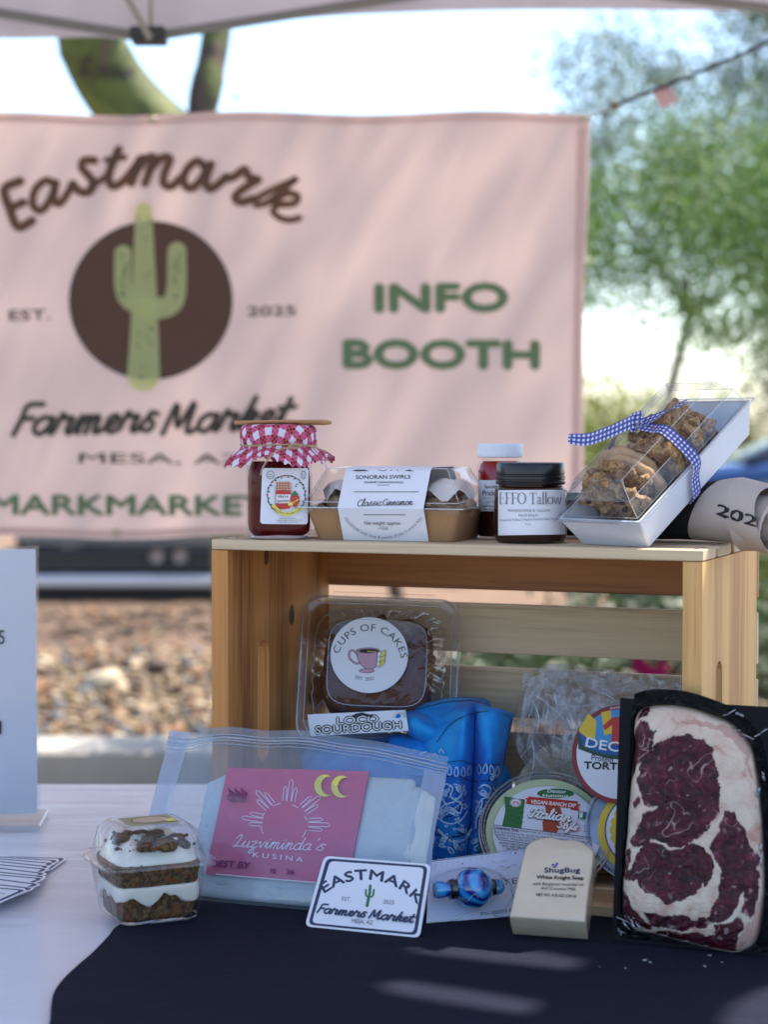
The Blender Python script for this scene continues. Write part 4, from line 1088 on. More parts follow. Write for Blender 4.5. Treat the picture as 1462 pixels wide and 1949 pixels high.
for i in range(40): stone(m, (rr2.uniform(-.06, .06), rr2.choice([-1, 1]) * rr2.uniform(.03, .038), .03 + rr2.uniform(0, .006)), rr2.uniform(.0015, .0035), rr2.choice([0, 1, 0, 0]), rr2, ICO1, .8)
tag(m.build('crumbs', [M_dough, M_cin], root), kind='stuff')
# sleeve
FL = TR(0, -hd_, 0)
def pl(P, Q, X):   # plane through P,Q (yz profile) in box frame
    p0 = BM @ Vector((0, P[0], P[1])); p1 = BM @ Vector((1, P[0], P[1])); p2 = BM @ Vector((0, Q[0], Q[1])); return frame(p0, p1, p2)[0]
prof = [(-hd_ - .0012, .0), (-hd_ - fl - .0075, zr_ + .0012), (-hd_ - fl - .0075 + .001, zr_ + .004), (-hd_ - fl + .0135 - .001, zr_ + .0345), (-hd_ - fl + .018, zr_ + .0375), (hd_ + fl - .018, zr_ + .0375), (hd_ + fl + .0075, zr_ + .003), (hd_ + .0012, 0)]
MLo = pl(prof[0], prof[1], 0); MHi = pl(prof[2], prof[3], 0); fLo, fHi = on_plane(MLo), on_plane(MHi); BI = BM.inverted()
def slv(px, py, l):
    f, M_ = (fHi, MHi) if py < 973 else (fLo, MLo)
    return tuple(BI @ (M_ @ Vector(f(px, py, l))))
xl = (slv(649, 1000, 0)[0] + slv(650, 930, 0)[0]) / 2; xr = (slv(813, 1000, 0)[0] + slv(812, 930, 0)[0]) / 2
m = MB(); vs = []
for (y, z) in prof: vs += [(xl, y, z), (xr, y, z)]
m.add(vs, [(2 * i, 2 * i + 1, 2 * i + 3, 2 * i + 2) for i in range(len(prof) - 1)]); slo = m.build('paper_sleeve', M_label, root, smooth=0)
D = Decal(slv, .00005, .0002)
D.text('SONORAN SWIRLS', 677, 912, 782, 911, 7.5, K_blk, .02); D.text('GOURMET CINNAMON ROLLS', 693, 920, 768, 920, 3.8, K_blk, .02); D.line([(719, 923.5), (741, 923.5)], .9, K_blk)
D.line([(674, 936.5), (797, 936.5)], 1.1, K_blk); D.line([(692, 979.5), (772, 979.5)], 1.1, K_blk)
D.script('Classic', 679, 964, 727, 963, 7.2, K_blk, 1.15, .25); D.script('Cinnamon', 728, 963, 786, 963, 7.2, K_blk, 1.15, .25)
D.text('Net weight: approx.', 694, 997, 765, 997, 7, K_blk); D.text('~12oz', 720, 1006, 740, 1006, 6, K_blk)
D.text('Handmade with love & swirls of joy in every bite', 656, 985, 805, 984, 6, K_grey, arc=-39)
for x0_, x1_ in ((671, 703), (771, 789)):
    D.poly([(x0_, 898.5), (x0_ + 8, 896), (x1_ - 8, 896), (x1_, 898.5)], K_blk)
D.curve([(722, 896.5), (730, 898.5), (738, 896.5)], 1, K_blk); D.line([(744, 898.5), (748, 896)], 1, K_blk); D.line([(757, 896), (760, 898.5)], 1, K_blk)
D.build('print', slo)

# ---- prickly pear jar
p0 = on(955, 1027, CT); rj = .0218; PM = TR(p0.x, p0.y + rj, CT + .0003); 
root = thing('fruit_spread_jar', 'small round jar of red prickly pear spread with ribbed white cap', 'jar', PM)
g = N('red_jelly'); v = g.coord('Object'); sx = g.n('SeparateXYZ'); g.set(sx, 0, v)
c = g.ramp(g.math('MULTIPLY_ADD', g.noise(v, 80, 3), .004, sx.outputs[2]), [(.0, (.035, .008, .004)), (.03, (.05, .008, .004)), (.052, (.42, .006, .006)), (.08, (.6, .01, .008))])  # redder towards the top: backlight glow put into the colour
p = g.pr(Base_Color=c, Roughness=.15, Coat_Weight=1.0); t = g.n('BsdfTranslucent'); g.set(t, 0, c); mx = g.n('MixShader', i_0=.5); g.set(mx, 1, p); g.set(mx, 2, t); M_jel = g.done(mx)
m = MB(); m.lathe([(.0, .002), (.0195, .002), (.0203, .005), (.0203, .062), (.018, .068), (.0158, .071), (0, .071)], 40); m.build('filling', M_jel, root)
m = MB(); m.lathe([(.0, 0), (.0205, 0), (.0218, .002), (.0218, .063), (.0205, .068), (.0172, .072), (.0172, .076)], 40); m.build('glass', M_jarg, root)
m = MB(); m.lathe([(.0196, .0745), (.0208, .0752), (.0208, .0855), (.0200, .0872), (.0, .0875)], 96, rfun=lambda a, z: 1 + (.012 * math.cos(a * 48) if .0749 < z < .086 else 0)); m.build('cap', M_white, root)
f = on_cyl(PM, rj); D = Decal(f, .00004, .0002)
quadgrid(D, [(912.2, 914), (997, 914), (997, 973), (912.2, 973)], M_label, 14); lab = D.build('label', root)
D = Decal(f, .00003, .0003)
D.text('Specialty', 923, 929, 950, 929, 6.5, K_blk, .02); D.text('Prickly', 919, 943, 949, 943, 10, K_navy, .03); D.text('Ingredients: Pear', 921, 949, 948, 949, 2.6, K_grey)
D.text('NET WT', 926, 958, 947, 958, 5, K_grey); D.text('DO NOT Microwave', 914.5, 965, 948, 965, 3.8, K_blk, .03); D.text('Jam, Nectar, Bee Honey', 914, 971, 948, 971, 3.6, K_blk, .02); D.text('Pear', 950, 943, 974, 943, 10, K_navy, .03); D.text('Desert', 951, 929, 978, 929, 6.5, K_blk, .02)
D.build('print', lab)

# ---- tallow jar
p0 = on(1015, 1036, CT); rt_ = .0322; PM = TR(p0.x, p0.y + rt_, CT + .0003)
root = thing('balm_jar', 'wide amber glass balm jar with black screw lid and pale label', 'jar', PM)
M_amb = pmat('amber_glass', (.018, .006, .003), .08, .3, 30)
m = MB(); m.lathe([(.0, .0), (.0285, .0), (.031, .0015), (.0322, .005), (.0322, .044), (.0312, .0475), (.0285, .05), (.0285, .053)], 56, cap0=False); m.build('glass', M_amb, root)
M_blk = pmat('black_cap', (.006, .007, .01), .3)
m = MB(); m.lathe([(.0292, .0512), (.0308, .0518), (.0312, .0535), (.0300, .0545), (.0300, .0555), (.0308, .0562), (.0308, .0585), (.0298, .0592), (.0298, .0602), (.0304, .061), (.0304, .069), (.0296, .0705), (.0285, .0708), (.0, .0702)], 72); m.build('lid', M_blk, root)
f = on_cyl(PM, rt_); D = Decal(f, .00004, .0002)
quadgrid(D, [(949, 933), (1081.0, 932), (1081.0, 1017), (949, 1019)], M_label, 26); lab = D.build('label', root)
D = Decal(f, .00003, .0003)
def serif(D, t, x0, y0, x1, h, m_):
    """thin high-contrast serif capitals and letters drawn as strokes"""
    G = {'E': (.62, [('v', .12, 0, 1), ('h', .12, .6, 1), ('h', .12, .5, .52), ('h', .12, .62, 0), ('s', .62, .82, 1), ('s', .66, 0, .2)]),
         'F': (.58, [('v', .12, 0, 1), ('h', .12, .58, 1), ('h', .12, .48, .52), ('s', .58, .82, 1), ('h', 0, .26, 0)]),
         'T': (.68, [('v', .34, 0, 1), ('h', .02, .66, 1), ('s', .03, .8, 1), ('s', .65, .8, 1), ('h', .2, .48, 0)]),
         'l': (.26, [('v', .12, 0, 1.05), ('h', 0, .24, 0)]),
         'O': (.82, [('o', .4, .5, .36, .5)]), 'o': (.56, [('o', .27, .31, .24, .31)]),
         'a': (.5, [('c', [(.08, .5), (.22, .62), (.34, .5), (.34, .08), (.46, .0)]), ('c', [(.34, .36), (.1, .26), (.08, .08), (.2, 0), (.34, .1)])]),
         'w': (.78, [('c', [(.05, .62), (.22, 0), (.38, .6), (.55, 0), (.72, .62)])]), ' ': (.3, [])}
    tot = sum(G[c_][0] for c_ in t); s = (x1 - x0) / tot; pen = x0
    for c_ in t:
        adv, st = G[c_]
        for q in st:
            X = lambda x: pen + x * s; Y = lambda y: y0 - y * h
            if q[0] == 'v': D.line([(X(q[1]), Y(q[2])), (X(q[1]), Y(q[3]))], 2.3, m_)
            elif q[0] == 'h': D.line([(X(q[1]), Y(q[3])), (X(q[2]), Y(q[3]))], .8, m_)
            elif q[0] == 's': D.line([(X(q[1]), Y(q[2])), (X(q[1]), Y(q[3]))], .8, m_)
            elif q[0] == 'o':
                n_ = 28; pts = [(X(q[1] + q[3] * math.cos(2 * PI * i / n_)), Y(q[2] + q[4] * math.sin(2 * PI * i / n_))) for i in range(n_)]
                D.line(pts, [.7 + 1.7 * abs(math.cos(2 * PI * i / n_)) for i in range(n_ + 2)], m_, True)
            else: D.curve([(X(a_), Y(b_)) for a_, b_ in q[1]], 1.4, m_)
        pen += adv * s
serif(D, 'EFFO Tallow', 951, 959, 1068, 21, K_grey)
D.text('FRANKINCENSE & TALLOW', 968, 974, 1046, 974, 5.2, K_grey); D.text('FACE BALM', 988, 983, 1024, 983, 4.8, K_grey); D.text('Grass-Fed Tallow | Organic Essential Oils | Herbs', 953, 992, 1062, 989, 4.6, K_grey); D.text('4 oz', 1000, 999, 1011, 999, 3.6, K_grey)
for k in range(5): D.line([(1072, 944 + k * 4.2), (1079, 944 + k * 4.2)], 1.1, K_grey)
D.build('print', lab)

# ---- cookie box, propped on the canvas roll
P0 = on(1109, 1036, CT); P1 = on(1236, 1042.5, CT)
P0.z = P1.z = CT + .0006
e2 = (P1 - P0).normalized(); wb = (P1 - P0).length; hz = Vector((-e2.y, e2.x, 0)); AL = R(33)
e1 = hz * math.cos(AL) + Vector((0, 0, 1)) * math.sin(AL); e3 = e2.cross(e1)
CM = Matrix((e2, e1, e3)).transposed().to_4x4(); CM.translation = P0 + e2 * wb / 2
root = thing('cookie_box', 'tilted white tray of cookies with clear lid tied with blue gingham ribbon', 'box', CM)
Lb = .176; tb = .031; fr_ = .0075
M_card = pmat('white_card', (.62, .66, .75), .5, .04, 60)
cyb = Lb / 2
m = MB()
hw_ = wb / 2; hl_ = Lb / 2
m.rrloft([(0, hw_, hl_, .001, 0, cyb), (tb, hw_ + fr_, hl_ + fr_, .001, 0, cyb), (tb, hw_ + fr_ - .002, hl_ + fr_ - .002, .001, 0, cyb), (.0015, hw_ - .001, hl_ - .001, .001, 0, cyb)], 1, cap0=True, cap1=True); m.build('tray', M_card, root, smooth=15)
m = MB(); m.rrloft([(tb - .001, hw_ + fr_ + .0025, hl_ + fr_ + .0025, .002, 0, cyb), (tb + .0008, hw_ + fr_ + .0035, hl_ + fr_ + .0035, .002, 0, cyb), (tb + .0012, hw_ + fr_ - .004, hl_ + fr_ - .004, .003, 0, cyb), (tb + .016, hw_ + fr_ - .008, hl_ + fr_ - .007, .004, 0, cyb), (tb + .030, hw_ + fr_ - .018, hl_ + fr_ - .018, .004, 0, cyb), (tb + .0305, .001, hl_ - .03, .0005, 0, cyb)], 3)
lido = m.build('lid', M_clear2, root, smooth=20)
def q4(x, y, z): return [(-x, cyb - y, z), (x, cyb - y, z), (x, cyb + y, z), (-x, cyb + y, z)]
lo_, mi_, hi_ = q4(hw_ + fr_ - .004, hl_ + fr_ - .004, tb + .0012), q4(hw_ + fr_ - .008, hl_ + fr_ - .007, tb + .016), q4(hw_ + fr_ - .018, hl_ + fr_ - .018, tb + .0302)
for q_ in (lo_, mi_, hi_): ridge(lido, q_, .0003, closed=True)
for i in range(4): ridge(lido, [lo_[i], mi_[i], hi_[i]], .00045)
ridge(lido, q4(hw_ + fr_ + .003, hl_ + fr_ + .003, tb), .0007, closed=True)
m = MB(); m.box(hw_ + fr_ - .012, hw_ + fr_ + .008, Lb + fr_ - .001, Lb + fr_ + .006, tb - .001, tb + .0012, bv=.0004); m.build('lid_tab', M_clear, root)
g = N('oat_cookie'); v = g.coord('Object'); n1 = g.noise(v, 130, 6, .7); n2 = g.noise(v, 420, 3, .6)
c = g.ramp(g.math('MULTIPLY_ADD', n2, .3, g.math('MULTIPLY', n1, .75)), [(.36, (.05, .022, .008)), (.46, (.2, .1, .04)), (.56, (.45, .27, .12)), (.68, (.66, .46, .26))])
M_oat = g.done(g.pr(Base_Color=c, Roughness=.75, Normal=g.bump(n1, 1.0, .006)))
M_snick = pmat('snickerdoodle', (.5, .32, .17), .7, .25, 160, .4, 300, dist=.001); M_choc = pmat('chocolate', (.035, .015, .01), .35)
def cookie(c, r, th, tilt, mat, seed, lumpy=.004, yaw=0.):
    m = MB(); off = Vector((seed * 7.3, 0, 0)); n_ = 44; rings = []
    for (q, z) in ((.0, .5), (.35, .5), (.7, .47), (.88, .38), (.97, .2), (1, 0), (.97, -.2), (.88, -.4), (.5, -.48), (.0, -.5)):
        ring = []
        for j in range(n_):
            a = 2 * PI * j / n_; p = Vector((r * q * math.cos(a), r * q * math.sin(a), th * z))
            d_ = noise.noise(p * 110 + off) * lumpy + noise.noise(p * 260 + off) * lumpy * .5
            p = p + Vector((math.cos(a) * q, math.sin(a) * q, (1 if z > 0 else -1) * 1.0)) * d_; ring.append(p)
        rings.append(ring)
    m.loft(rings, 0, True, True, True)
    o = m.build('cookie', mat, root, smooth=80, M=Matrix.Translation(c) @ Matrix.Rotation(yaw, 4, 'Z') @ Matrix.Rotation(tilt, 4, 'X'))
    return o
ck = [(-.0, .020, .031, M_oat), (-.002, .037, .0315, M_oat), (.001, .052, .0305, M_snick), (-.012, .066, .031, M_snick), (.010, .078, .030, M_oat), (.002, .094, .0305, M_oat), (.008, .109, .031, M_oat), (.002, .124, .030, M_oat), (.006, .139, .029, M_oat)]
for i, (x, y, r_, mt) in enumerate(ck):
    o = cookie((x, y, r_ + .0005 + .001), r_ * 1.0, .0125, R(90 + 16), mt, i, .0075 if mt is M_oat else .0018, R(6 * math.sin(i * 2.1)))
    if mt is M_oat:
        for k in range(5):
            m2 = MB(); a = rr2.uniform(0, 6.3); q = r_ * rr2.uniform(.3, .8); stone(m2, (q * math.cos(a), q * math.sin(a), .0065), .0035, 0, rr2, ICO1, .9); m2.build('chocolate_chunk', M_choc, o)
# ribbon
M_rib = gingham('blue_gingham', (.68, .74, .92), (.06, .09, .45), (.012, .02, .2), .0042)
def ribbon(pts, wvec, wd=.0125, k=8):
    """strip through local points; wvec the widthwise direction"""
    P = spline(pts, k); W = spline(wvec, k) if isinstance(wvec[0], (Vector, tuple)) else None; m = MB(); vs = []; uv = []; s = 0
    for i, p in enumerate(P):
        if i: s += (P[i] - P[i - 1]).length
        w_ = (W[i] if W else Vector(wvec)).normalized() * wd / 2
        for q in (-1, -.33, .33, 1): vs.append(p + w_ * q); uv.append((s, (q + 1) * wd / 2 * .999 + .0001))
    fs = [(4 * i + j, 4 * i + j + 1, 4 * i + j + 5, 4 * i + j + 4) for i in range(len(P) - 1) for j in range(3)]
    b = m.add(vs, fs, 0, uv); m.build('ribbon', M_rib, root, smooth=60)
CI = CM.inverted()
yk = .088; zt_ = tb + .0325
kn = Vector((-.006, yk, zt_ + .003))
xo = hw_ + fr_ + .0045
Y = (0, 1, 0)
ribbon([kn, (.012, yk - .001, zt_), (hw_ + fr_ - .018, yk - .003, zt_ - .001), (xo - .004, yk - .006, tb + .012), (xo + .001, yk - .008, tb), (xo - .003, yk - .012, tb - .012), (hw_ + .002, yk - .015, -.001), (0, yk - .012, -.0012)], [Y] * 8)
ribbon([kn, (-.02, yk, zt_ - .001), (-hw_ - fr_ + .012, yk, zt_ - .006), (-xo + .004, yk - .002, tb + .012), (-xo, yk, tb), (-hw_ - .002, yk, 0)], [Y] * 6)
def cl_(px, py, Y_): return CI @ at(px, py, Y_)
KW = CM @ kn
t1 = [kn, cl_(1205, 803, KW.y - .012), cl_(1160, 822, KW.y - .02), cl_(1120, 836, KW.y - .028), cl_(1082, 835, KW.y - .03)]
wl = [CI.to_3x3() @ Vector(q) for q in ((0, .3, 1), (0, .2, 1), (.1, .2, 1), (.1, .3, .9), (.1, .5, .5))]
ribbon(t1, wl, .0115)
ribbon([kn, cl_(1262, 788, KW.y - .008), cl_(1285, 772, KW.y - .006), cl_(1302, 768, KW.y - .0)], [CI.to_3x3() @ Vector(q) for q in ((.2, .8, .8), (.7, .2, .6), (.8, .2, .5), (.7, .2, .6))], .0125)
ribbon([kn, cl_(1222, 793, KW.y - .012), cl_(1196, 800, KW.y - .006), cl_(1205, 812, KW.y - .004), kn], [CI.to_3x3() @ Vector(q) for q in ((0, .3, 1), (.1, .4, 1), (.3, .2, .6), (.1, .4, 1), (0, .3, 1))], .011)
m = MB(); m.lathe([(.0008, -.0045), (.0045, -.003), (.0052, .001), (.0035, .0042), (.0005, .0045)], 12, c=tuple(kn)); m.build('knot', M_rib, root)

# ---- canvas roll
a = Vector((.150, 1.832, 0)); b = Vector((.338, 1.668, 0)); ax = (b - a).normalized(); sd = Vector((-ax.y, ax.x, 0))
root = thing('rolled_canvas_tote', 'rolled natural canvas tote with black panel and printed 202 beside the cookie box', 'tote bag', TR(b.x, b.y, CT))
M_canv = pmat('natural_canvas', (.5, .44, .41), .95, .12, 700, .5, 1400, dist=.0006); M_blkc = pmat('black_canvas', (.008, .008, .01), .95)
O_ = Vector((b.x, b.y, CT)); Lr = (b - a).length
def roll(t, ang, lay=1.0):
    rr_ = .0205 + .0105 * max(0, (t - .45) / .55) ** .8; rr_ *= 1 + .03 * math.sin(ang * 2 + 1) + .045 * noise.noise(Vector((t * 5, math.cos(ang) * 1.4, math.sin(ang) * 1.4)))
    rr_ *= lay; zc = CT + (.0215 + .0112 * max(0, (t - .45) / .55) ** .8) * 1.0
    zc -= max(0, t - .86) * .08
    return a + ax * (Lr * t) + sd * (rr_ * math.cos(ang)) + Vector((0, 0, zc + rr_ * math.sin(ang))) - O_
def tb_(ang): return .73 + .05 * math.sin(ang)
m = MB(); m.grid(lambda u, v_: roll(tb_(2 * PI * u) * v_, 2 * PI * u), 40, 10); m.build('black_panel', M_blkc, root, smooth=80)
m = MB(); m.grid(lambda u, v_: roll(tb_(2 * PI * u) + (1.0 + .02 * math.sin(u * 12) - tb_(2 * PI * u)) * v_, 2 * PI * u), 44, 16); m.build('canvas_body', M_canv, root, smooth=80)
# spiral end folds
m = MB(); rings = []
pts = []; 
for i in range(90):
    t = i / 89; ang = -t * 3.4 * 2 * PI + 1.0; l_ = 1.0 - .86 * t; q = roll(1.0, ang, l_); pts.append(q)
vs = []
for i, p in enumerate(pts):
    dp = .006 * math.sin(i * .35) + .004 * noise.noise(Vector((i * .2, 0, 0)))
    vs += [p + ax * (dp + .002), p + ax * (dp - .0015) * 1.0 + (p - pts[-1]).normalized() * -.0015, p - ax * .03]
m.add(vs, [(3 * i + k, 3 * i + 3 + k, 3 * i + 4 + k, 3 * i + 1 + k) for i in range(89) for k in (0, 1)]); m.build('rolled_end', M_canv, root, smooth=80)
m = MB(); m.tube([p + ax * (.006 * math.sin(i * .35) + .002) for i, p in enumerate(pts)], .0017, 6); m.build('hem', M_canv, root, smooth=80)
# printed digits on the outer turn
def rollmap(px, py, l):
    # nearest point on roll surface by marching along the ray
    d = ray(px, py); best = None
    for i in range(60):
        Yq = 1.55 + .005 * i; P = CAM + d * (Yq / d.y); rel = P - a; t = rel.dot(ax) / Lr; s_ = rel.dot(sd); zc = CT + .0215 + .0112 * max(0, (t - .45) / .55) ** .8 - max(0, t - .86) * .08
        ang = math.atan2(P.z - zc, s_); q = roll(t, ang) + O_; e = math.hypot(s_, P.z - zc) - ((q - a).dot(sd) ** 2 + (q.z - zc) ** 2) ** .5
        if e < 0: break
    n_ = (sd * math.cos(ang) + Vector((0, 0, math.sin(ang))))
    return tuple(q + n_ * (l) - O_)
D = Decal(rollmap, .0001, .0005); D.text('202', 1364, 977, 1442, 1003, 20, K_blk, .03); D.build('print', root)
# ================================================================== THINGS IN AND BEFORE THE CRATE
def in_crate(x, y, z): return MC @ Vector((x, y, z))

# ---- bandana wrapped loaf (surface laid out from fold lines, real depth)
g = N('blue_bandana'); v = g.coord('Object')
n1 = g.noise(v, 14, 4, .6, .6); n2 = g.noise(v, 1500, 2)
c = g.ramp(g.math('MULTIPLY_ADD', n2, .1, n1), [(.3, (.002, .13, .52)), (.48, (.004, .24, .82)), (.66, (.03, .52, 1.0))])
p = g.pr(Base_Color=c, Roughness=.75, Sheen_Weight=.15, Normal=g.bump(g.noise(v, 60, 4), .35, .004)); t = g.n('BsdfTranslucent'); g.set(t, 0, g.mixc(.5, c, (.02, .6, 1.0)))
mx = g.n('MixShader', i_0=.35); g.set(mx, 1, p); g.set(mx, 2, t); M_band = g.done(mx)
B_navy = pmat('bandana_navy_print', (.004, .012, .07), .8); B_wht = pmat('bandana_white_print', (.42, .62, .85), .8)
BO = in_crate(.235, .12, ST)
root = thing('bandana_bundle', 'bright blue bandana bundle with white paisley print inside the crate', 'bandana', TR(*BO))
def wrk(p): return noise.noise(p * 45) * .0034 + noise.noise(Vector((p.x * 120, p.y * 60, p.z * 45))) * .0018 + abs(noise.noise(Vector((p.x * 60, 3, p.z * 60)))) * .0034 + abs(noise.noise(Vector((p.x * 34, 9, p.z * 7)))) * .006
def gridsurf(rows, ku=5, kv=5):
    """rows of (px,py,Y) control points -> dense world point grid"""
    rr = [spline([Vector(q) for q in r], ku) for r in rows]; cols = []
    for j in range(len(rr[0])): cols.append(spline([r[j] for r in rr], kv))
    return [[at(cols[j][i].x, cols[j][i].y, cols[j][i].z) for j in range(len(cols))] for i in range(len(cols[0]))]
def surfobj(rows, name, mat, root, O_, ku=5, kv=5, th=.0012, label=None):
    G = gridsurf(rows, ku, kv); m = MB(); nv, nu = len(G), len(G[0])
    for i in range(nv):
        for j in range(nu):
            p = G[i][j]; nz = wrk(p); G[i][j] = p + Vector((0, nz, 0))
    vs = [p - O_ for r in G for p in r]; fs = [(i * nu + j, (i + 1) * nu + j, (i + 1) * nu + j + 1, i * nu + j + 1) for i in range(nv - 1) for j in range(nu - 1)]
    m.add(vs, fs); o = m.build(name, mat, root, label, smooth=80)
    so = o.modifiers.new('thickness', 'SOLIDIFY'); so.thickness = th; so.offset = -1
    return o, G
def sampler(rows, O_, ku=5, kv=5):
    G = gridsurf(rows, ku, kv)
    # interpolate depth over photo px by nearest triangles of the projected grid
    P = []
    for r in G:
        row = []
        for p in r:
            d = p - CAM; k = d.dot(_F); row.append((731 + d.x / k * FPX, 974.5 - d.dot(_U) / k * FPX, p.y + wrk(p)))
        P.append(row)
    flat = [q for r in P for q in r]
    def f(px, py, l):
        best = sorted(((q[0] - px) ** 2 + (q[1] - py) ** 2 + 1e-3, q[2]) for q in flat)[:4]
        w_ = [1 / b[0] for b in best]; Y = sum(a_ * b[1] for a_, b in zip(w_, best)) / sum(w_)
        p = at(px, py, Y - l); return tuple(p - O_)
    return f
Yb = 1.80
rowsA = [
 [(772, 1352, 1.86), (800, 1342, 1.85), (850, 1329, 1.86), (900, 1327, 1.87), (930, 1334, 1.87), (940, 1352, 1.84), (960, 1354, 1.82), (979, 1363, 1.835)],
 [(790, 1410, 1.84), (825, 1400, 1.815), (858, 1372, 1.815), (885, 1358, 1.795), (903, 1352, 1.815), (922, 1352, 1.79), (950, 1358, 1.785), (978, 1366, 1.81)],
 [(800, 1450, 1.82), (830, 1452, 1.79), (860, 1452, 1.775), (885, 1450, 1.775), (903, 1452, 1.80), (920, 1448, 1.77), (942, 1449, 1.77), (962, 1452, 1.80)],
 [(790, 1500, 1.80), (825, 1500, 1.775), (858, 1500, 1.762), (880, 1502, 1.765), (898, 1500, 1.79), (915, 1498, 1.762), (935, 1498, 1.765), (956, 1500, 1.80)],
 [(785, 1570, 1.79), (820, 1570, 1.765), (852, 1570, 1.75), (875, 1570, 1.755), (894, 1570, 1.775), (908, 1570, 1.755), (922, 1570, 1.765), (938, 1568, 1.80)],
 [(780, 1650, 1.79), (815, 1650, 1.76), (848, 1650, 1.75), (868, 1652, 1.755), (885, 1650, 1.77), (900, 1650, 1.755), (914, 1648, 1.765), (930, 1645, 1.80)]]
surfobj(rowsA, 'front_drape', M_band, root, BO, 7, 8)
rowsB = [
 [(560, 1425, 1.93), (600, 1400, 1.93), (660, 1398, 1.93), (720, 1396, 1.92), (770, 1392, 1.90), (815, 1396, 1.88)],
 [(570, 1440, 1.87), (612, 1412, 1.86), (665, 1409, 1.855), (720, 1410, 1.85), (775, 1404, 1.85), (822, 1410, 1.845)],
 [(575, 1480, 1.83), (612, 1462, 1.82), (665, 1450, 1.815), (722, 1450, 1.81), (778, 1445, 1.81), (830, 1450, 1.81)],
 [(575, 1560, 1.82), (612, 1550, 1.80), (665, 1545, 1.795), (722, 1545, 1.79), (778, 1545, 1.79), (830, 1545, 1.80)],
 [(575, 1640, 1.83), (612, 1640, 1.81), (665, 1640, 1.80), (722, 1640, 1.80), (778, 1640, 1.80), (830, 1640, 1.81)]]
surfobj(rowsB, 'loaf_wrap', M_band, root, BO)
rowsC = [
 [(768, 1362, 1.845), (775, 1354, 1.85), (800, 1348, 1.86), (840, 1340, 1.87), (880, 1345, 1.87)],
 [(764, 1380, 1.825), (785, 1366, 1.82), (815, 1372, 1.82), (845, 1388, 1.825), (866, 1390, 1.84)],
 [(776, 1395, 1.825), (795, 1388, 1.815), (820, 1396, 1.812), (846, 1402, 1.82), (864, 1398, 1.84)],
 [(800, 1416, 1.835), (812, 1418, 1.825), (830, 1420, 1.82), (850, 1416, 1.825), (870, 1405, 1.84)]]
surfobj(rowsC, 'knot_fold', M_band, root, BO)
rowsD = [[(740, 1400, 1.84), (775, 1402, 1.835), (808, 1405, 1.83), (845, 1412, 1.825), (880, 1400, 1.82)],
 [(738, 1440, 1.825), (776, 1442, 1.815), (812, 1447, 1.81), (850, 1450, 1.80), (886, 1440, 1.80)],
 [(738, 1475, 1.815), (776, 1475, 1.80), (812, 1475, 1.795), (850, 1475, 1.79), (886, 1475, 1.79)]]
surfobj(rowsD, 'knot_fold', M_band, root, BO)
rowsE = [[(935, 1470, 1.83), (955, 1455, 1.825), (968, 1465, 1.83), (976, 1490, 1.84)], [(925, 1520, 1.83), (945, 1510, 1.82), (962, 1515, 1.825), (975, 1530, 1.84)],
 [(915, 1580, 1.83), (930, 1575, 1.82), (945, 1580, 1.825), (960, 1590, 1.84)], [(905, 1650, 1.83), (918, 1650, 1.82), (930, 1650, 1.825), (942, 1650, 1.84)]]
surfobj(rowsE, 'side_fold', M_band, root, BO)
fA = sampler(rowsA, BO, 7, 8); D = Decal(fA, .00005, .0024)
D.curve([(905, 1354), (903, 1400), (902, 1448), (896, 1560), (888, 1640)], 1.6, B_navy)
D.curve([(832, 1412), (860, 1376), (900, 1358), (940, 1354), (977, 1365)], 1.3, B_navy); D.curve([(795, 1350), (850, 1336), (900, 1333), (930, 1340)], 1.3, B_navy); D.curve([(975, 1368), (965, 1420), (955, 1480)], 1.0, B_navy)
D.curve([(845, 1452), (880, 1448), (903, 1456), (950, 1455)], 1.5, B_navy); D.curve([(842, 1478), (875, 1477), (900, 1487), (948, 1484)], 1.5, B_navy)
def drop(x, y, s, r=0., m=B_wht, w_=1.6):
    pts = []
    for i in range(12):
        a = 2 * PI * i / 12; q = (math.sin(a) * (1 - .55 * (1 + math.cos(a)) / 2) * s * .55, -math.cos(a) * s)
        pts.append((x + q[0] * math.cos(r) - q[1] * math.sin(r), y + q[0] * math.sin(r) + q[1] * math.cos(r)))
    D.curve(pts, w_, m, True, 3)
for i, x in enumerate((856, 869, 882, 894, 912, 924, 936, 947)): drop(x, 1466 + 3 * math.sin(i), 9, .2 * math.sin(i * 3), w_=2)
for pts in ([(842, 1500), (850, 1492), (862, 1500), (858, 1515), (868, 1522), (880, 1510), (884, 1495)], [(840, 1560), (846, 1545), (862, 1540), (876, 1548), (878, 1530), (868, 1525), (850, 1530), (842, 1520)],
            [(912, 1500), (922, 1494), (934, 1500), (930, 1512), (918, 1514), (911, 1506)], [(940, 1500), (944, 1508), (938, 1520)]): D.curve(pts, 3.2, B_wht)
D.curve([(830, 1555), (850, 1556), (868, 1548), (880, 1530), (888, 1510)], 1.6, B_navy); D.curve([(835, 1580), (858, 1600), (884, 1598), (898, 1578)], 5, B_wht); D.curve([(828, 1572), (850, 1590), (880, 1590), (894, 1570), (896, 1540)], 1.6, B_navy)
for i in range(14):
    t = i / 13; D.disc(836 + 46 * t, 1558 - 6 * math.sin(t * 3) - 34 * t * t, 1.7, 1.9, B_wht, 8)
for (x, y) in ((884, 1535), (872, 1562), (934, 1536)):
    for k in range(5): D.disc(x + 4.2 * math.cos(k * 1.256), y + 4.2 * math.sin(k * 1.256), 2.4, 2.6, B_wht, 8)
    D.disc(x, y, 1.5, 1.5, B_navy, 8)
D.curve([(906, 1575), (908, 1555), (920, 1540), (935, 1540)], 4, B_wht); D.curve([(912, 1585), (914, 1562), (925, 1550)], 1.6, B_navy)
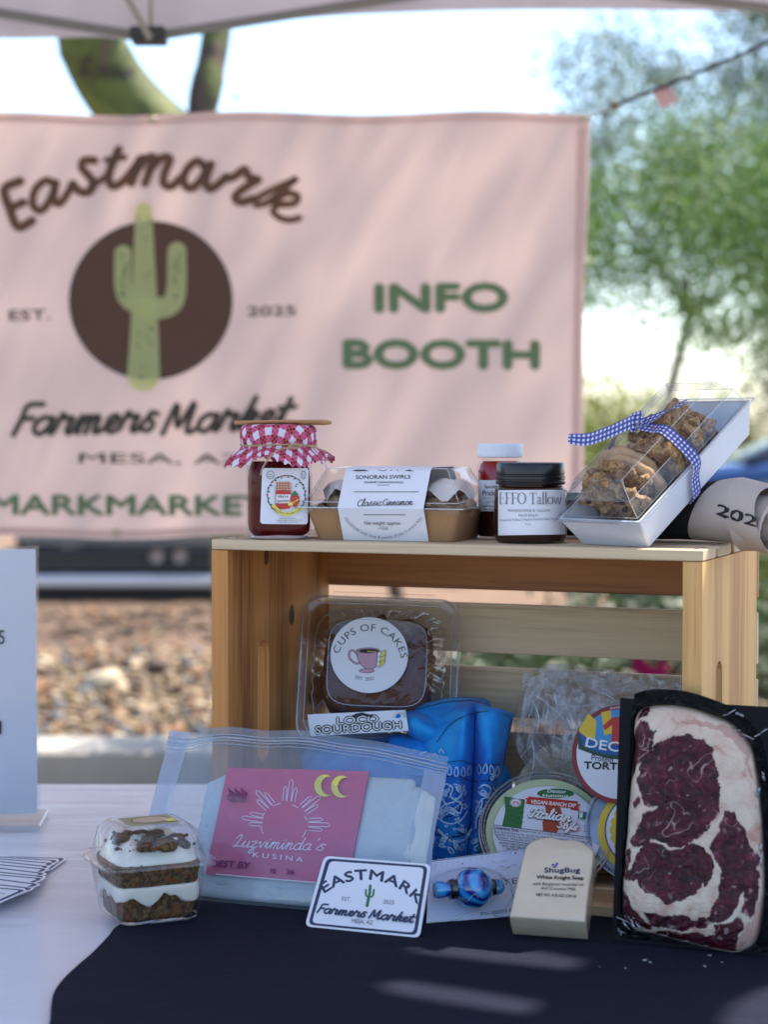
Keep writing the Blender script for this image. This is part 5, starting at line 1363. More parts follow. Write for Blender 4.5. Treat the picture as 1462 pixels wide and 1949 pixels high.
zz = [(826 + 5.0 * i, 1583 + 14 * math.sin(i * .28) + (3.4 if i % 2 else -3.4)) for i in range(15)]; D.line(zz, 2.2, B_navy)
D.curve([(806, 1622), (850, 1636), (900, 1632)], 1.6, B_navy)
for i, x in enumerate((836, 848, 860, 874, 886, 900)): drop(x, 1643 - 2 * (i % 2), 9, .4 * math.sin(i * 2), w_=2)
for x, y in ((830, 1500), (833, 1520), (832, 1540), (815, 1445), (828, 1440), (840, 1432)): D.curve([(x - 4, y), (x, y - 6), (x + 5, y + 2)], 2, B_wht)
for (x, y, s_, r_) in ((848, 1508, 10, .9), (872, 1500, 9, -.6), (862, 1545, 12, 2.2), (838, 1545, 8, .2), (880, 1580, 9, -1.2), (846, 1596, 11, .6), (868, 1608, 9, -.4), (924, 1512, 10, 2.4), (914, 1545, 9, .3), (928, 1580, 9, -.7), (906, 1600, 9, 1.2), (824, 1600, 8, .4), (920, 1625, 8, 2.8)):
    drop(x, y, s_, r_, w_=1.8); drop(x, y + 1, s_ * .45, r_, B_wht, 2.6)
    for k in range(7):
        a = r_ + k * .9; D.disc(x + (s_ + 3.5) * .75 * math.cos(a), y + (s_ + 3.5) * math.sin(a), .9, 1.0, B_wht, 6)
for i in range(22):
    a = .32 * i; D.disc(868 + 17 * math.cos(a) * (1 + .2 * math.sin(i)), 1506 + 13 * math.sin(a), 1.3, 1.5, B_wht, 6)
for (x, y, r_, s_) in ((846, 1536, .6, 8), (858, 1618, -.7, 8), (880, 1612, .5, 7), (842, 1610, 1.9, 6), (915, 1530, .3, 7), (926, 1568, -.4, 8), (910, 1612, .8, 8), (922, 1600, -.8, 6), (938, 1480, .5, 5)): drop(x, y, s_, r_, w_=2.4)
for (x, y) in ((850, 1572), (866, 1578), (880, 1572), (918, 1590), (930, 1548), (908, 1525), (848, 1515)): D.disc(x, y, 3.4, 2.6, B_wht, 10); D.disc(x, y, 1.4, 1.1, B_navy, 8)
D.curve([(826, 1548), (840, 1562), (860, 1568), (878, 1560), (890, 1544)], 2.4, B_wht); D.curve([(905, 1546), (915, 1524), (930, 1516)], 2.2, B_wht)
D.build('paisley_print', root)
# loose crumpled end of white print near the bag
fD = sampler(rowsD, BO); D = Decal(fD, .00005, .0022)
for i, x in enumerate((764, 775, 786)): drop(x, 1432, 6, .3 * i, w_=1.4)
D.curve([(800, 1436), (814, 1430), (828, 1432)], 2.6, B_wht)
D.build('paisley_print', root)

# paper tag on the bundle
M_, w_, h_ = frame(at(591, 1401, 1.822), at(778, 1391, 1.812), at(585, 1360, 1.826))
root = thing('sourdough_tag', 'white tag with black bubble lettering hanging on the blue bandana bundle', 'tag', M_)
f = on_plane(M_); m = MB()
oc = [f(*q, 0)[:2] for q in ((591, 1401), (778, 1391), (772, 1351), (585, 1360))]
m.slab(oc, -.0006, 0); m.build('card', M_label, root, smooth=0)
D = Decal(f, .00005, .0002)
for t, q in (('LOCO', (640, 1379, 722, 1374, 14)), ('SOURDOUGH', (600, 1397, 766, 1386, 15))):
    D.text(t, *q, K_blk, .19); D.text(t, q[0], q[1], q[2], q[3], q[4], K_wht, 0)
D.disc(757, 1363, 6, 4.2, M_band, 16)
D.poly([(668, 1363), (678, 1358), (690, 1356), (704, 1360), (714, 1359), (706, 1365), (690, 1362), (676, 1367)], K_blk)
D.build('print', root)
m = MB(); m.tube([f(752, 1363, .002), f(757, 1356, .004), f(768, 1354, .004), f(772, 1362, .002), f(766, 1366, -.003)], .0013, 7); m.build('string_loop', M_white, root)

# ---- clamshell of cake
M_, cw_, ch_ = frame(at(566, 1407, 1.868), at(852, 1408, 1.862), at(612, 1140, 1.915))
Mr = M_ @ TR(-.002, -.002, 0) @ Matrix.Rotation(R(-2), 4, 'Z') @ Matrix.Scale(1.06, 4)
root = thing('cake_clamshell', 'clear clamshell of brown cake with round white cup sticker leaning in the crate', 'clamshell', Mr)
cw_ = .146; ch_ = .138
M_pet = film('clamshell_pet', (.98, .98, .98), .06, 1.0, rough=.04, bump=.6, bscale=45, bdist=.004)
m = MB(); cx, cy = cw_ / 2, ch_ / 2
secs = [(-.001, cw_ / 2, ch_ / 2, .018), (.0015, cw_ / 2 + .0005, ch_ / 2 + .0005, .018), (.0018, cw_ / 2 - .003, ch_ / 2 - .003, .017), (-.0005, cw_ / 2 - .006, ch_ / 2 - .006, .016), (.001, cw_ / 2 - .009, ch_ / 2 - .009, .02)]
m.rrloft(secs, 8, c=(cx, cy)); rimo = m.build('rim', M_pet, root, smooth=50)
def rrp(hx, hy, r, z, n=6):
    out = []
    for k, (sx, sy) in enumerate(((1, 1), (-1, 1), (-1, -1), (1, -1))):
        for i in range(n + 1): a = PI / 2 * (k + i / n); out.append((cx + sx * (hx - r) + r * math.cos(a), cy + sy * (hy - r) + r * math.sin(a), z))
    return out
ridge(rimo, rrp(cw_ / 2, ch_ / 2, .018, .001), .0009, closed=True); ridge(rimo, rrp(cw_ / 2 - .006, ch_ / 2 - .006, .016, 0), .0006, closed=True)  # pale tubes round the rim as painted highlights
def lobes(hx, hy, r, z, n=112, amp=0., k=28, bow=0.):
    out = []
    for i in range(n):
        a = 2 * PI * i / n; ca, sa = math.cos(a), math.sin(a); e = 5.0
        q = 1 / (abs(ca / hx) ** e + abs(sa / hy) ** e) ** (1 / e); q *= 1 + amp * math.cos(a * k)
        out.append((cx + q * ca, cy + q * sa, z + bow))
    return out
m = MB()
m.loft([lobes(.062, .058, 0, .001), lobes(.060, .056, 0, .004, amp=.02), lobes(.056, .051, 0, .014, amp=.035), lobes(.050, .045, 0, .024, amp=.03), lobes(.0465, .0415, 0, .0285, amp=.004), lobes(.045, .040, 0, .030), lobes(.043, .038, 0, .0292), lobes(.0005, .0005, 0, .0292)], 0, True); m.build('lid', M_pet, root, smooth=50)
m = MB(); m.loft([lobes(.062, .058, 0, -.001), lobes(.060, .056, 0, -.006, amp=.015), lobes(.052, .048, 0, -.026, amp=.02), lobes(.0005, .0005, 0, -.027)], 0, True); m.build('base_tray', M_pet, root, smooth=50)
ridge(root, lobes(.045, .040, 0, .0303, 60), .0006, closed=True); ridge(root, lobes(.060, .056, 0, .004, 60, amp=.02), .0004, closed=True)
for i in range(40):
    a = 2 * PI * i / 40; ca, sa = math.cos(a), math.sin(a)
    def lp_(hx, hy, z):
        q = 1 / (abs(ca / hx) ** 5 + abs(sa / hy) ** 5) ** .2; return (cx + q * ca, cy + q * sa, z)
    if ca > .2 or sa > .6 or i % 3 == 0: ridge(root, [lp_(.0605, .0565, .003), lp_(.0572, .052, .013), lp_(.051, .046, .0235)], .0004 + .0004 * (i % 3 == 0), 'flute_highlight')  # pale tubes laid along the flutes as painted highlights
m = MB(); m.tube([(cx - .045, ch_ + .002, 0), (cx + .05, ch_ + .002, 0)], .003, 8); m.build('hinge', M_pet, root)
M_brown = pmat('chocolate_cake', (.11, .04, .02), .8, .45, 130, .8, 220, dist=.004)
m = MB()
secs = []
for (z, s) in ((-.022, .9), (-.02, .98), (.0, 1.0), (.016, .98), (.023, .93), (.0255, .8), (.026, .0)):
    ring = lobes(.050 * max(s, .001), .046 * max(s, .001), 0, z, 72)
    ring = [(x + noise.noise(Vector((x * 90, y * 90, z * 40))) * .004, y + noise.noise(Vector((y * 90, x * 90, z * 40))) * .004, z + noise.noise(Vector((x * 120, y * 120, 3))) * .003) for x, y, z in ring]; secs.append(ring)
m.loft(secs, 0, True, True); m.build('cake', M_brown, root, smooth=80)
m = MB(); 
for i in range(26):
    a = rr2.uniform(0, 2 * PI); stone(m, (cx + .047 * math.cos(a), cy + .043 * math.sin(a), rr2.uniform(-.005, .02)), rr2.uniform(.003, .007), rr2.choice([0, 0, 1]), rr2, ICO2, .9)
tag(m.build('crumbs', [M_brown, pmat('caramel', (.3, .11, .03), .35)], root), kind='stuff')
MS = Mr @ TR(0, 0, .0306); f = on_plane(MS)
MSi = Mr.inverted()
def fs_(px, py, l): return tuple(MSi @ (MS @ Vector(f(px, py, l))))
D = Decal(fs_, .00005, .0001); D.disc(703, 1247, 74, 72, M_label, 64); stk = D.build('round_sticker', root)
D = Decal(fs_, .00005, .0002)
D.text('CUPS OF CAKES', 645, 1246, 763, 1254, 14, K_blk, arc=49)
D.text('EST. 2021', 675, 1290, 714, 1293, 6.5, K_blk, arc=-4)
D.poly(bez([(679, 1236), (680, 1252), (687, 1265), (698, 1273), (712, 1272), (718, 1264), (721, 1250), (722, 1240), (700, 1234)], 3, True), K_pnk)
D.curve([(679, 1236), (680, 1252), (687, 1265), (698, 1273), (712, 1272), (718, 1264), (721, 1250), (722, 1240)], 1.0, K_blk)
D.disc(701, 1238, 22, 5.5, K_blk, 28); D.disc(701, 1238, 21, 4.6, K_pnk, 28); D.disc(702, 1239, 19, 3.8, K_blk, 24); D.line([(700, 1240), (716, 1241)], 1.2, K_yel)
D.curve([(680, 1246), (672, 1238), (665, 1242), (666, 1254), (678, 1263), (684, 1262)], 3.6, K_blk); D.curve([(680, 1246), (672, 1238), (665, 1242), (666, 1254), (678, 1263), (684, 1262)], 2.2, K_pnk)
D.disc(698, 1277, 15, 4.6, K_blk, 20); D.disc(698, 1277, 14, 3.8, K_pnk, 20)
D.poly([(719, 1242), (726, 1241), (722, 1271), (717, 1267)], K_wht); D.poly([(726, 1241), (735, 1238), (732, 1262), (722, 1271)], K_yel)
for q in ([(719, 1242), (735, 1238)], [(719, 1250), (726, 1251), (734, 1247)], [(718, 1259), (724, 1261), (733, 1255)], [(717, 1267), (722, 1271), (732, 1262)], [(726, 1241), (722, 1271)], [(735, 1238), (732, 1262)], [(719, 1242), (717, 1267)]): D.line(q, .8, K_blk)
D.build('print', stk)

# ---- zip pouch of wraps
P0 = on(252, 1702, TC); P1 = on(808, 1752, TC); P2 = at(322, 1390, P0.y + .066)
M_, w_, h_ = frame(P0, P1, P2)
root = thing('wrapper_pouch', 'clear zip pouch of white wrappers with magenta card standing before the crate', 'pouch', M_)
f = on_plane(M_)
M_film = film('pouch_film', (.93, .96, 1), .05, .9, milky=.15, mcol=(.6, .72, .8), rough=.14, bump=.6, bscale=30, bdist=.004)
M_film2 = film('seal_film', (.9, .93, 1), .05, .8, milky=.5, mcol=(.6, .68, .85), rough=.3, bump=.5, bscale=400, bdist=.0006)
q = [(256, 1706), (400, 1722), (582, 1743), (760, 1752), (806, 1752), (822, 1640), (838, 1560), (852, 1442), (800, 1424), (700, 1410), (600, 1404), (500, 1405), (420, 1404), (372, 1396), (320, 1389), (300, 1450), (276, 1545)]
TLc, TRc, BRc, BLc = (320, 1389), (852, 1441), (806, 1752), (254, 1704)
def pq(u, v_):
    a = Vector(BLc).lerp(Vector(BRc), u); b = Vector(TLc).lerp(Vector(TRc), u); p = a.lerp(b, v_)
    p.y += -22 * math.sin(PI * u) * v_ * (1 if u > .1 else .6) + 4 * math.sin(u * 22) * v_ * (1 - u)
    p.x += 3 * math.sin(v_ * 9)
    return p
def bulge(u, v_): return .0118 * (max(0, math.sin(PI * min(1, max(0, (u - .06) / .88)))) ** .3) * (max(0, math.sin(PI * min(1, max(0, v_ / .94)))) ** .3)
def pf(u, v_):
    p = pq(u, v_); x, y, z = f(p.x, p.y, 0)
    return (x, y, z + bulge(u, v_) + .0012 * noise.noise(Vector((u * 9, v_ * 7, 0))) + .0007 * noise.noise(Vector((u * 40, v_ * 9, 2))))
def pb(u, v_):
    p = pq(u, v_); x, y, z = f(p.x, p.y, 0); return (x, y, z - .45 * bulge(u, v_))
m = MB(); m.grid(pf, 90, 50); m.build('front_film', M_film, root, smooth=80)
m = MB(); m.grid(pb, 40, 24); m.build('back_film', M_film, root, smooth=80)
m = MB(); m.grid(lambda u, v_: Vector(pf(u * .075 + .002, v_)) + Vector((0, 0, .0006)), 6, 50); m.build('side_seal', M_film2, root, smooth=80)
m = MB(); m.grid(lambda u, v_: Vector(pf(.925 + u * .075, v_ * .9)) + Vector((0, 0, .0006)), 6, 50); m.build('side_seal', M_film2, root, smooth=80)
for vv, r_ in ((.955, .0009), (.93, .0012), (.912, .0007), (.89, .0005)):
    m = MB(); m.tube([Vector(pf(i / 60, vv)) + Vector((0, 0, .0008)) for i in range(61)], r_, 6); m.build('zip_ridge', film('zip_ridge_film', (.9, .96, 1), .2, 1, milky=.35, mcol=(.7, .85, 1), rough=.15), root)
# text print on left seal
D = Decal(f, .00006, .0016)
M_wrap = pmat('white_wrap', (.5, .57, .62), .75, .15, 30, .5, 90, dist=.004)
# wrappers: three flat folded bundles
MI = M_
for (x0, y0, x1, y1, z, r_) in ((348, 1492, 800, 1724, .0002, .008), (366, 1486, 790, 1702, .0012, .010), (655, 1482, 778, 1590, .0016, .010)):
    m = MB(); a = Vector(f(x0, y1, 0)); b = Vector(f(x1, y1, 0)); c_ = Vector(f((x0 + x1) / 2 + 25, y0, 0))
    hx = abs(b.x - a.x) / 2; hy = abs(c_.y - (a.y + b.y) / 2) / 2; cx2 = (a.x + b.x) / 2; cy2 = ((a.y + b.y) / 2 + c_.y) / 2
    rings = []
    for (zq, k) in ((-.002, .97), (.0, 1), (.0022, .985), (.0036, .9), (.0042, .6), (.0044, .01)):
        ring = []
        for i in range(64):
            a_ = 2 * PI * (i + .5) / 64; ca, sa = math.cos(a_), math.sin(a_); e = 22.0; qq = 1 / (abs(ca) ** e + abs(sa) ** e) ** (1 / e)
            x, y = cx2 + hx * k * qq * ca, cy2 + hy * k * qq * sa
            ring.append((x, y, z + zq + .0013 * noise.noise(Vector((x * 60, y * 60, z * 99))) + .0006 * noise.noise(Vector((x * 30, y * 260, z * 99)))))
        rings.append(ring)
    m.loft(rings, 0, True, True); m.build('folded_wrapper', M_wrap, root, smooth=60)
# magenta card inside, behind the film
g = N('magenta_card'); v = g.coord('Object')
ck_ = g.n('TexBrick', i_Scale=420.0); g.set(ck_, 0, v); ck_.inputs['Color1'].default_value = (.52, .055, .17, 1); ck_.inputs['Color2'].default_value = (.48, .05, .155, 1); ck_.inputs['Mortar'].default_value = (.58, .12, .27, 1); ck_.inputs['Mortar Size'].default_value = .04
cc = g.mixc(g.ramp(g.noise(v, 9, 2), [(.35, (0, 0, 0)), (.75, (.6, .6, .6))]), ck_.outputs[0], (.6, .05, .15))
M_mag = g.done(g.pr(Base_Color=cc, Roughness=.42, Specular_IOR_Level=.5))
I_wht = pmat('card_white', (.78, .7, .8), .5); I_pur = pmat('stamp_purple', (.12, .012, .1), .6); I_mag2 = pmat('card_magenta_patch', (.36, .055, .185), .42)
zc = .0076
def fc(px, py, l): x, y, z = on_plane(M_ @ TR(0, 0, zc))(px, py, l); return (x, y, z + zc)
fc_ = on_plane(M_ @ TR(0, 0, zc))
def fc(px, py, l): x, y, z = fc_(px, py, l); return (x, y, z + zc)
m = MB(); oc = [fc(*p_, 0)[:2] for p_ in ((390, 1664), (662, 1684), (704, 1468), (433, 1461))]
m.slab(oc, zc - .0005, zc); cardo = m.build('magenta_card', M_mag, root, smooth=0)
D = Decal(fc, .00005, .0002)
D.line([(411, 1664), (600, 1680)], 2.2, I_wht); D.line([(662, 1684), (704, 1468)], 1.4, I_pur)
cx_, cy_ = 541, 1570
arc_ = [(cx_ + 46 * math.sin(a), cy_ - 42 * math.cos(a)) for a in [R(-118 + 236 * i / 40) for i in range(41)]]
def sun_arc(a0, a1): D.line([(cx_ + 44 * math.sin(R(a)), cy_ - 40 * math.cos(R(a))) for a in [a0 + (a1 - a0) * i / 8 for i in range(9)]], 1.5, I_wht)
rays = [-82, -42, 8, 52, 92]
for i, a0 in enumerate(rays):
    dd = Vector((math.sin(R(a0)), -math.cos(R(a0)))); nn = Vector((-dd.y, dd.x)); C_ = Vector((cx_ + 3, cy_ - 2))
    for k, (o1, l1) in enumerate(((-10, 22), (0, 36), (10, 22))):
        b0 = C_ + dd * 44 + nn * o1 * .8; b1 = C_ + dd * (44 + l1) + nn * o1
        wv_ = 3.2 if k != 1 else 4.0
        D.line([b0 - nn * wv_, b1 - nn * wv_ * .9, b1 + dd * 5, b1 + nn * wv_ * .9, b0 + nn * wv_], 1.4, I_wht)
for a0, a1 in ((-115, -98), (-68, -56), (-28, -8), (22, 38), (66, 78), (106, 128)): sun_arc(a0, a1)
D.script('Luzviminda', 443, 1612, 592, 1620, 12.5, I_wht, 1.8, .35); D.script("'s", 596, 1618, 618, 1622, 12.5, I_wht, 1.6, .3)
D.text('K U S I N A', 481, 1632, 578, 1642, 9.5, I_wht, .02)
def moon(x, y, r_):
    o = [(x + r_ * math.cos(R(a)), y - r_ * 1.05 * math.sin(R(a))) for a in range(50, 311, 13)]; i_ = [(x + r_ * .42 + r_ * .78 * math.cos(R(a)), y - r_ * .88 * math.sin(R(a))) for a in range(295, 64, -13)]
    D.poly(o + i_, K_yel)
moon(620, 1497, 20); moon(652, 1499, 20)
D.line([(644, 1497), (647, 1500)], 1.5, I_pur)
for k in range(9):
    D.curve([(436 + k * 4.2, 1502 + (k % 3) * 4), (440 + k * 4, 1512), (434 + k * 4.4, 1520), (442 + k * 3.6, 1528)], 2.0, I_pur)
D.text('BEST BY', 404, 1651, 476, 1655, 13, I_pur, .05, .2); D.text('10', 514, 1663, 527, 1664, 9, I_pur, .04); D.text('26', 547, 1665, 562, 1666, 9, I_pur, .04)
D.build('print', cardo)

# ---- carrot cake box
Pf = on(229, 1768, TC); Pr = on(380, 1746, TC); Pl = on(187, 1737, TC)
ang = R(25); KM = TR(Pf.x, Pf.y, TC) @ rotz(ang); s1 = .070; s2 = .068
KM = KM @ TR(s1 / 2, s2 / 2, 0)
root = thing('carrot_cake_box', 'small clear square box of layered carrot cake at the corner of the navy cloth', 'cake box', KM)
m = MB(); h1 = .047
m.rrloft([(.0004, .001, .001, .0005), (.0004, .031, .030, .008), (.003, .035, .034, .009), (h1, .042, .041, .01), (h1 + .0008, .0485, .0475, .013), (h1 + .0022, .0487, .0477, .013), (h1 + .0030, .0425, .0415, .01)], 6); m.build('base', M_pet, root, smooth=40)
m = MB(); m.rrloft([(h1 + .0035, .0495, .0485, .014), (h1 + .0055, .0485, .0475, .013), (h1 + .006, .041, .040, .01), (h1 + .028, .0365, .0355, .011), (h1 + .0335, .031, .030, .01), (h1 + .0335, .027, .026, .008), (h1 + .0328, .026, .025, .008), (h1 + .0328, .001, .001, .0005)], 7); m.build('lid', M_pet, root, smooth=40)
g = N('carrot_cake'); v = g.coord('Object'); n1 = g.noise(v, 230, 7, .8); n3 = g.noise(v, 120, 4, .6)
c = g.ramp(n1, [(.36, (.018, .009, .004)), (.47, (.1, .052, .02)), (.6, (.3, .18, .075))]); c = g.mixc(g.ramp(n3, [(.56, (0, 0, 0)), (.63, (1, 1, 1))]), c, (.3, .075, .018))
M_ckk = g.done(g.pr(Base_Color=c, Roughness=.7, Normal=g.bump(n1, 1.0, .004)))
M_ice2 = pmat('cream_cheese_icing', (.72, .7, .63), .35, .05, 50, .3, 60, dist=.002, sss=.25)
def slab_c(z0, z1, k0, k1, seed):
    m = MB(); rings = []
    for i in range(9):
        t = i / 8; z = z0 + (z1 - z0) * t; kk = (k0 + (k1 - k0) * t) * (.96 if i in (0, 8) else 1); ring = []
        for j in range(72):
            a = 2 * PI * j / 72; ca, sa = math.cos(a), math.sin(a); qq = 1 / (abs(ca) ** 7 + abs(sa) ** 7) ** (1 / 7); x, y = kk * qq * ca, kk * .97 * qq * sa
            d_ = noise.noise(Vector((x * 150, y * 150, z * 150 + seed))) * .0016; ring.append((x * (1 + d_ * 22), y * (1 + d_ * 22), z + d_))
        rings.append(ring)
    m.loft(rings, 0, True, True, True); return m
slab_c(.0035, .027, .0325, .0352, 0).build('cake_layer', M_ckk, root, smooth=80); slab_c(.0325, .0515, .0362, .0382, 4).build('cake_layer', M_ckk, root, smooth=80)
m = MB(); rings = []
for i in range(13):
    t = i / 12; ring = []
    for j in range(96):
        a = 2 * PI * j / 96; ca, sa = math.cos(a), math.sin(a); qq = 1 / (abs(ca) ** 7 + abs(sa) ** 7) ** (1 / 7); lob = .5 + .5 * noise.noise(Vector((ca * 3.1, sa * 3.1, 2)))
        zlo = .0245 - .011 * max(0, noise.noise(Vector((ca * 1.9 + 1, sa * 1.9, 2)))*1.6 + .2); zz_ = zlo + (.0330 - zlo) * t; k = .0362 * (1 + .028 * math.sin(PI * t) ** .6) * (1 if 0 < i < 12 else .93)
        ring.append((k * qq * ca, k * .97 * qq * sa, zz_ + (.003 * noise.noise(Vector((ca * 6, sa * 6, 8))) * (1 - t))))
    rings.append(ring)
m.loft(rings, 0, True, True, True); m.build('icing_layer', M_ice2, root, smooth=80)
m = MB(); rings = []
for i in range(16):
    q = i / 15; ring = []
    for j in range(90):
        a = 2 * PI * j / 90; ca, sa = math.cos(a), math.sin(a); qq = 1 / (abs(ca) ** 5 + abs(sa) ** 5) ** (1 / 5); r_ = .0365 * q; x, y = r_ * qq * ca, r_ * qq * sa
        ring.append((x, y, .051 + .0165 * (1 - q ** 6) * (1 + .0) + (.009 * noise.noise(Vector((x * 75, y * 75, 1))) + .003 * noise.noise(Vector((x * 200, y * 200, 1)))) * (1 - q ** 10)))
    rings.append(ring)
m.loft(rings, 0, True, True); m.build('icing_top', M_ice2, root, smooth=80)
m = MB()
for i in range(26): stone(m, (rr2.uniform(-.028, .028), rr2.uniform(-.034, .018), .0665 + rr2.uniform(-.002, .003)), rr2.uniform(.004, .0085), 0, rr2, ICO2, .55)
for i in range(60): stone(m, (rr2.uniform(-.034, .034), rr2.uniform(-.035, .03), .0665 + rr2.uniform(-.004, .003)), rr2.uniform(.001, .0025), 0, rr2, ICO1, .8)
tag(m.build('cake_crumbs', M_ckk, root, smooth=80), kind='stuff')
m = MB(); m.add([(-.021, -.017, h1 + .0345), (.024, -.017, h1 + .0345), (.024, .02, h1 + .0345), (-.021, .02, h1 + .0345)], [(0, 1, 2, 3)])
lb = m.build('lid_label', pmat('olive_label', (.3, .29, .16), .5), root, smooth=0)
D = Decal(lambda x, y, l: (x, y, h1 + .0345 + l), .0001, .0002); D.disc(.003, .002, .016, .012, K_tan, 24); D.ring(.003, .002, .017, .0135, .0008, K_blk, 24); D.poly([(.014, -.012), (.022, -.012), (.022, .002), (.014, .0)], K_yel); D.build('print', lb)

# ---- market sticker card
P0 = on(582, 1764, TC); P1 = on(798, 1785, TC); P2 = at(618, 1632, P0.y + .028); M_, w_, h_ = frame(P0, P1, P2)
root = thing('market_sticker', 'rectangular white sticker with navy border and green cactus leaning on the pouch', 'sticker', M_)
f = on_plane(M_)
D = Decal(f, .00005, .0001)
M_stk = pmat('sticker_vinyl', (.74, .76, .84), .32, .02, 20)
qs = [(617, 1629), (821, 1645), (799, 1785), (580, 1763)]
out = D.rrect([Vector(p_) for p_ in qs], 12, M_stk)
pts = [f(*p_, 0)[:2] for p_ in out]; m = MB(); m.slab(pts, -.0006, .0001); base_ = m.build('vinyl', M_stk, root, smooth=0)
D = Decal(f, .00005, .0002)
def inset(k): 
    c_ = sum((Vector(p_) for p_ in qs), Vector((0, 0))) / 4; return [Vector(p_) + ((c_ - Vector(p_)).normalized() * k) for p_ in qs]
D.rrect(inset(7), 11, K_navy); D.rrect(inset(15), 9, M_stk)
D.text('EASTMARK', 616, 1702, 795, 1722, 20, K_navy, .06, arc=37)
D.text('EST.', 650, 1714, 668, 1716, 8, K_navy); D.text('2025', 729, 1720, 751, 1722, 8, K_navy)
D.line([(705, 1686), (704, 1700), (699, 1724)], [5, 5, 6, 7, 7, 7], K_grn); D.curve([(697, 1694), (697, 1704), (702, 1708)], 3.4, K_grn); D.curve([(712, 1694), (710, 1705), (703, 1708)], 3.4, K_grn)
D.script('Farmers', 603, 1737, 696, 1747, 9.5, K_navy, 3.4, .3); D.script('Market', 702, 1748, 786, 1757, 9.5, K_navy, 3.4, .3)
D.text('MESA, AZ', 670, 1757, 711, 1761, 8, K_navy)
D.build('print', root)

# ---- glass bead pack
P0 = on(813, 1757, TC); P1 = on(1010, 1742, TC); P2 = at(820, 1640, P0.y + .038); M_, w_, h_ = frame(P0, P1, P2)
root = thing('glass_bead_pack', 'clear sealed sleeve holding a swirled blue glass bead on white card', 'packet', M_)
f = on_plane(M_)
M_pcard = pmat('pack_card', (.6, .66, .82), .5, .03)
m = MB(); m.slab([f(*q, 0)[:2] for q in ((812, 1757), (1014, 1741), (1016, 1614), (880, 1632), (818, 1641))], -.0005, 0); m.build('card', M_pcard, root, smooth=0)
D = Decal(f, .00005, .0001)
D.text('UTE', 936, 1689, 988, 1681, 12, K_navy); D.text('tm', 985, 1672, 991, 1671, 3, K_navy); D.text('THE GOOD, THE', 985, 1728, 914, 1737, 6, K_navy, .01)
for p_ in ((880, 1644), (981, 1624)): D.disc(*p_, 1.6, 1.6, K_blk, 10)
for i in range(16): D.line([(830 + i * 11, 1645 - i * 1.9), (829 + i * 11, 1651 - i * 1.9)], .7, pmat('card_grey', (.35, .4, .5), .6) if i == 0 else D.mats[-1])
D.line([(1004, 1616), (1000, 1650)], .8, D.mats[-1])
D.build('print', root)
g = N('blue_glass'); v = g.coord('Object', (60, 22, 60))
wv = g.n('TexWave', i_Scale=.55, i_Distortion=9.0, i_Detail=2.5); g.set(wv, 'Vector', v)
c = g.ramp(wv.outputs['Fac'], [(.1, (.004, .02, .2)), (.35, (.006, .09, .45)), (.6, (.01, .2, .62)), (.9, (.03, .34, .75))])
M_bead = g.done(g.pr(Base_Color=c, Roughness=.12, Coat_Weight=1.0))
c0 = Vector(f(892, 1706, 0)); rb = .0172
bx = (Vector(f(966, 1690, 0)) - Vector(f(834, 1697, 0))).normalized()
BMt = Matrix.Translation(c0 + Vector((0, 0, rb * .9))) @ Vector((0, 0, 1)).rotation_difference(bx).to_matrix().to_4x4()
m = MB(); m.lathe([(.0005, -rb * 1.02)] + [(rb * math.cos(a) * (1 + .02 * math.sin(a * 7)), rb * math.sin(a)) for a in [R(-66 + 132 * i / 18) for i in range(19)]] + [(.0005, rb * 1.02)], 36)
bead = m.build('glass_bead', M_bead, root, M=BMt, smooth=80)
m = MB(); m.lathe([(.006, -.0215), (.0082, -.0212), (.0086, -.0190), (.0082, -.0160), (.006, -.0155)], 24); m.lathe([(.005, .0195), (.0068, .0192), (.0072, .0175), (.0068, .0155), (.005, .015)], 24)
m.build('rubber_ring', M_blk, bead, smooth=60)
m = MB(); m.lathe([(.0005, -.0345), (.0065, -.0342), (.0075, -.032), (.0070, -.0265), (.0060, -.020), (.0070, -.015)], 24); m.build('glass_stem', M_bead, bead, smooth=60)
m = MB(); m.lathe([(.006, .016), (.0068, .0205), (.0058, .025), (.0032, .0275), (.0002, .0282)], 24); m.build('glass_tip', M_bead, bead, smooth=60)
M_wr = film('wrinkled_film', (.96, .98, 1), .04, 1.0, rough=.05, bump=1.0, bscale=28, bdist=.008)
def pfilm(u, v_):
    a = Vector((813, 1757)).lerp(Vector((1014, 1741)), u); b = Vector((819, 1640)).lerp(Vector((1016, 1613)), u); p = a.lerp(b, v_); x, y, z = f(p.x, p.y, 0)
    d = math.hypot((x - c0.x) / .040, (y - c0.y) / .024); return (x, y, .0012 + .0335 * max(0, 1 - d ** 1.6) ** .6 * 1.0 + .0012 * noise.noise(Vector((u * 14, v_ * 10, 5))))
m = MB(); m.grid(pfilm, 60, 40); m.build('film', M_wr, root, smooth=80)
for i in range(12):
    u0, v0 = rr2.uniform(.05, .8), rr2.uniform(.1, .9); ridge(root, [Vector(pfilm(min(1, u0 + .05 * k), min(1, max(0, v0 + rr2.gauss(0, .03))))) + Vector((0, 0, .0003)) for k in range(4)], .0003, 'film_crease_glint', k=3)  # pale tubes on the sleeve film stand in for glints
ridge(root, [Vector(pfilm(i / 12, 1)) for i in range(13)], .0005, 'film_seam'); ridge(root, [Vector(pfilm(i / 12, 0)) for i in range(13)], .0005, 'film_seam')

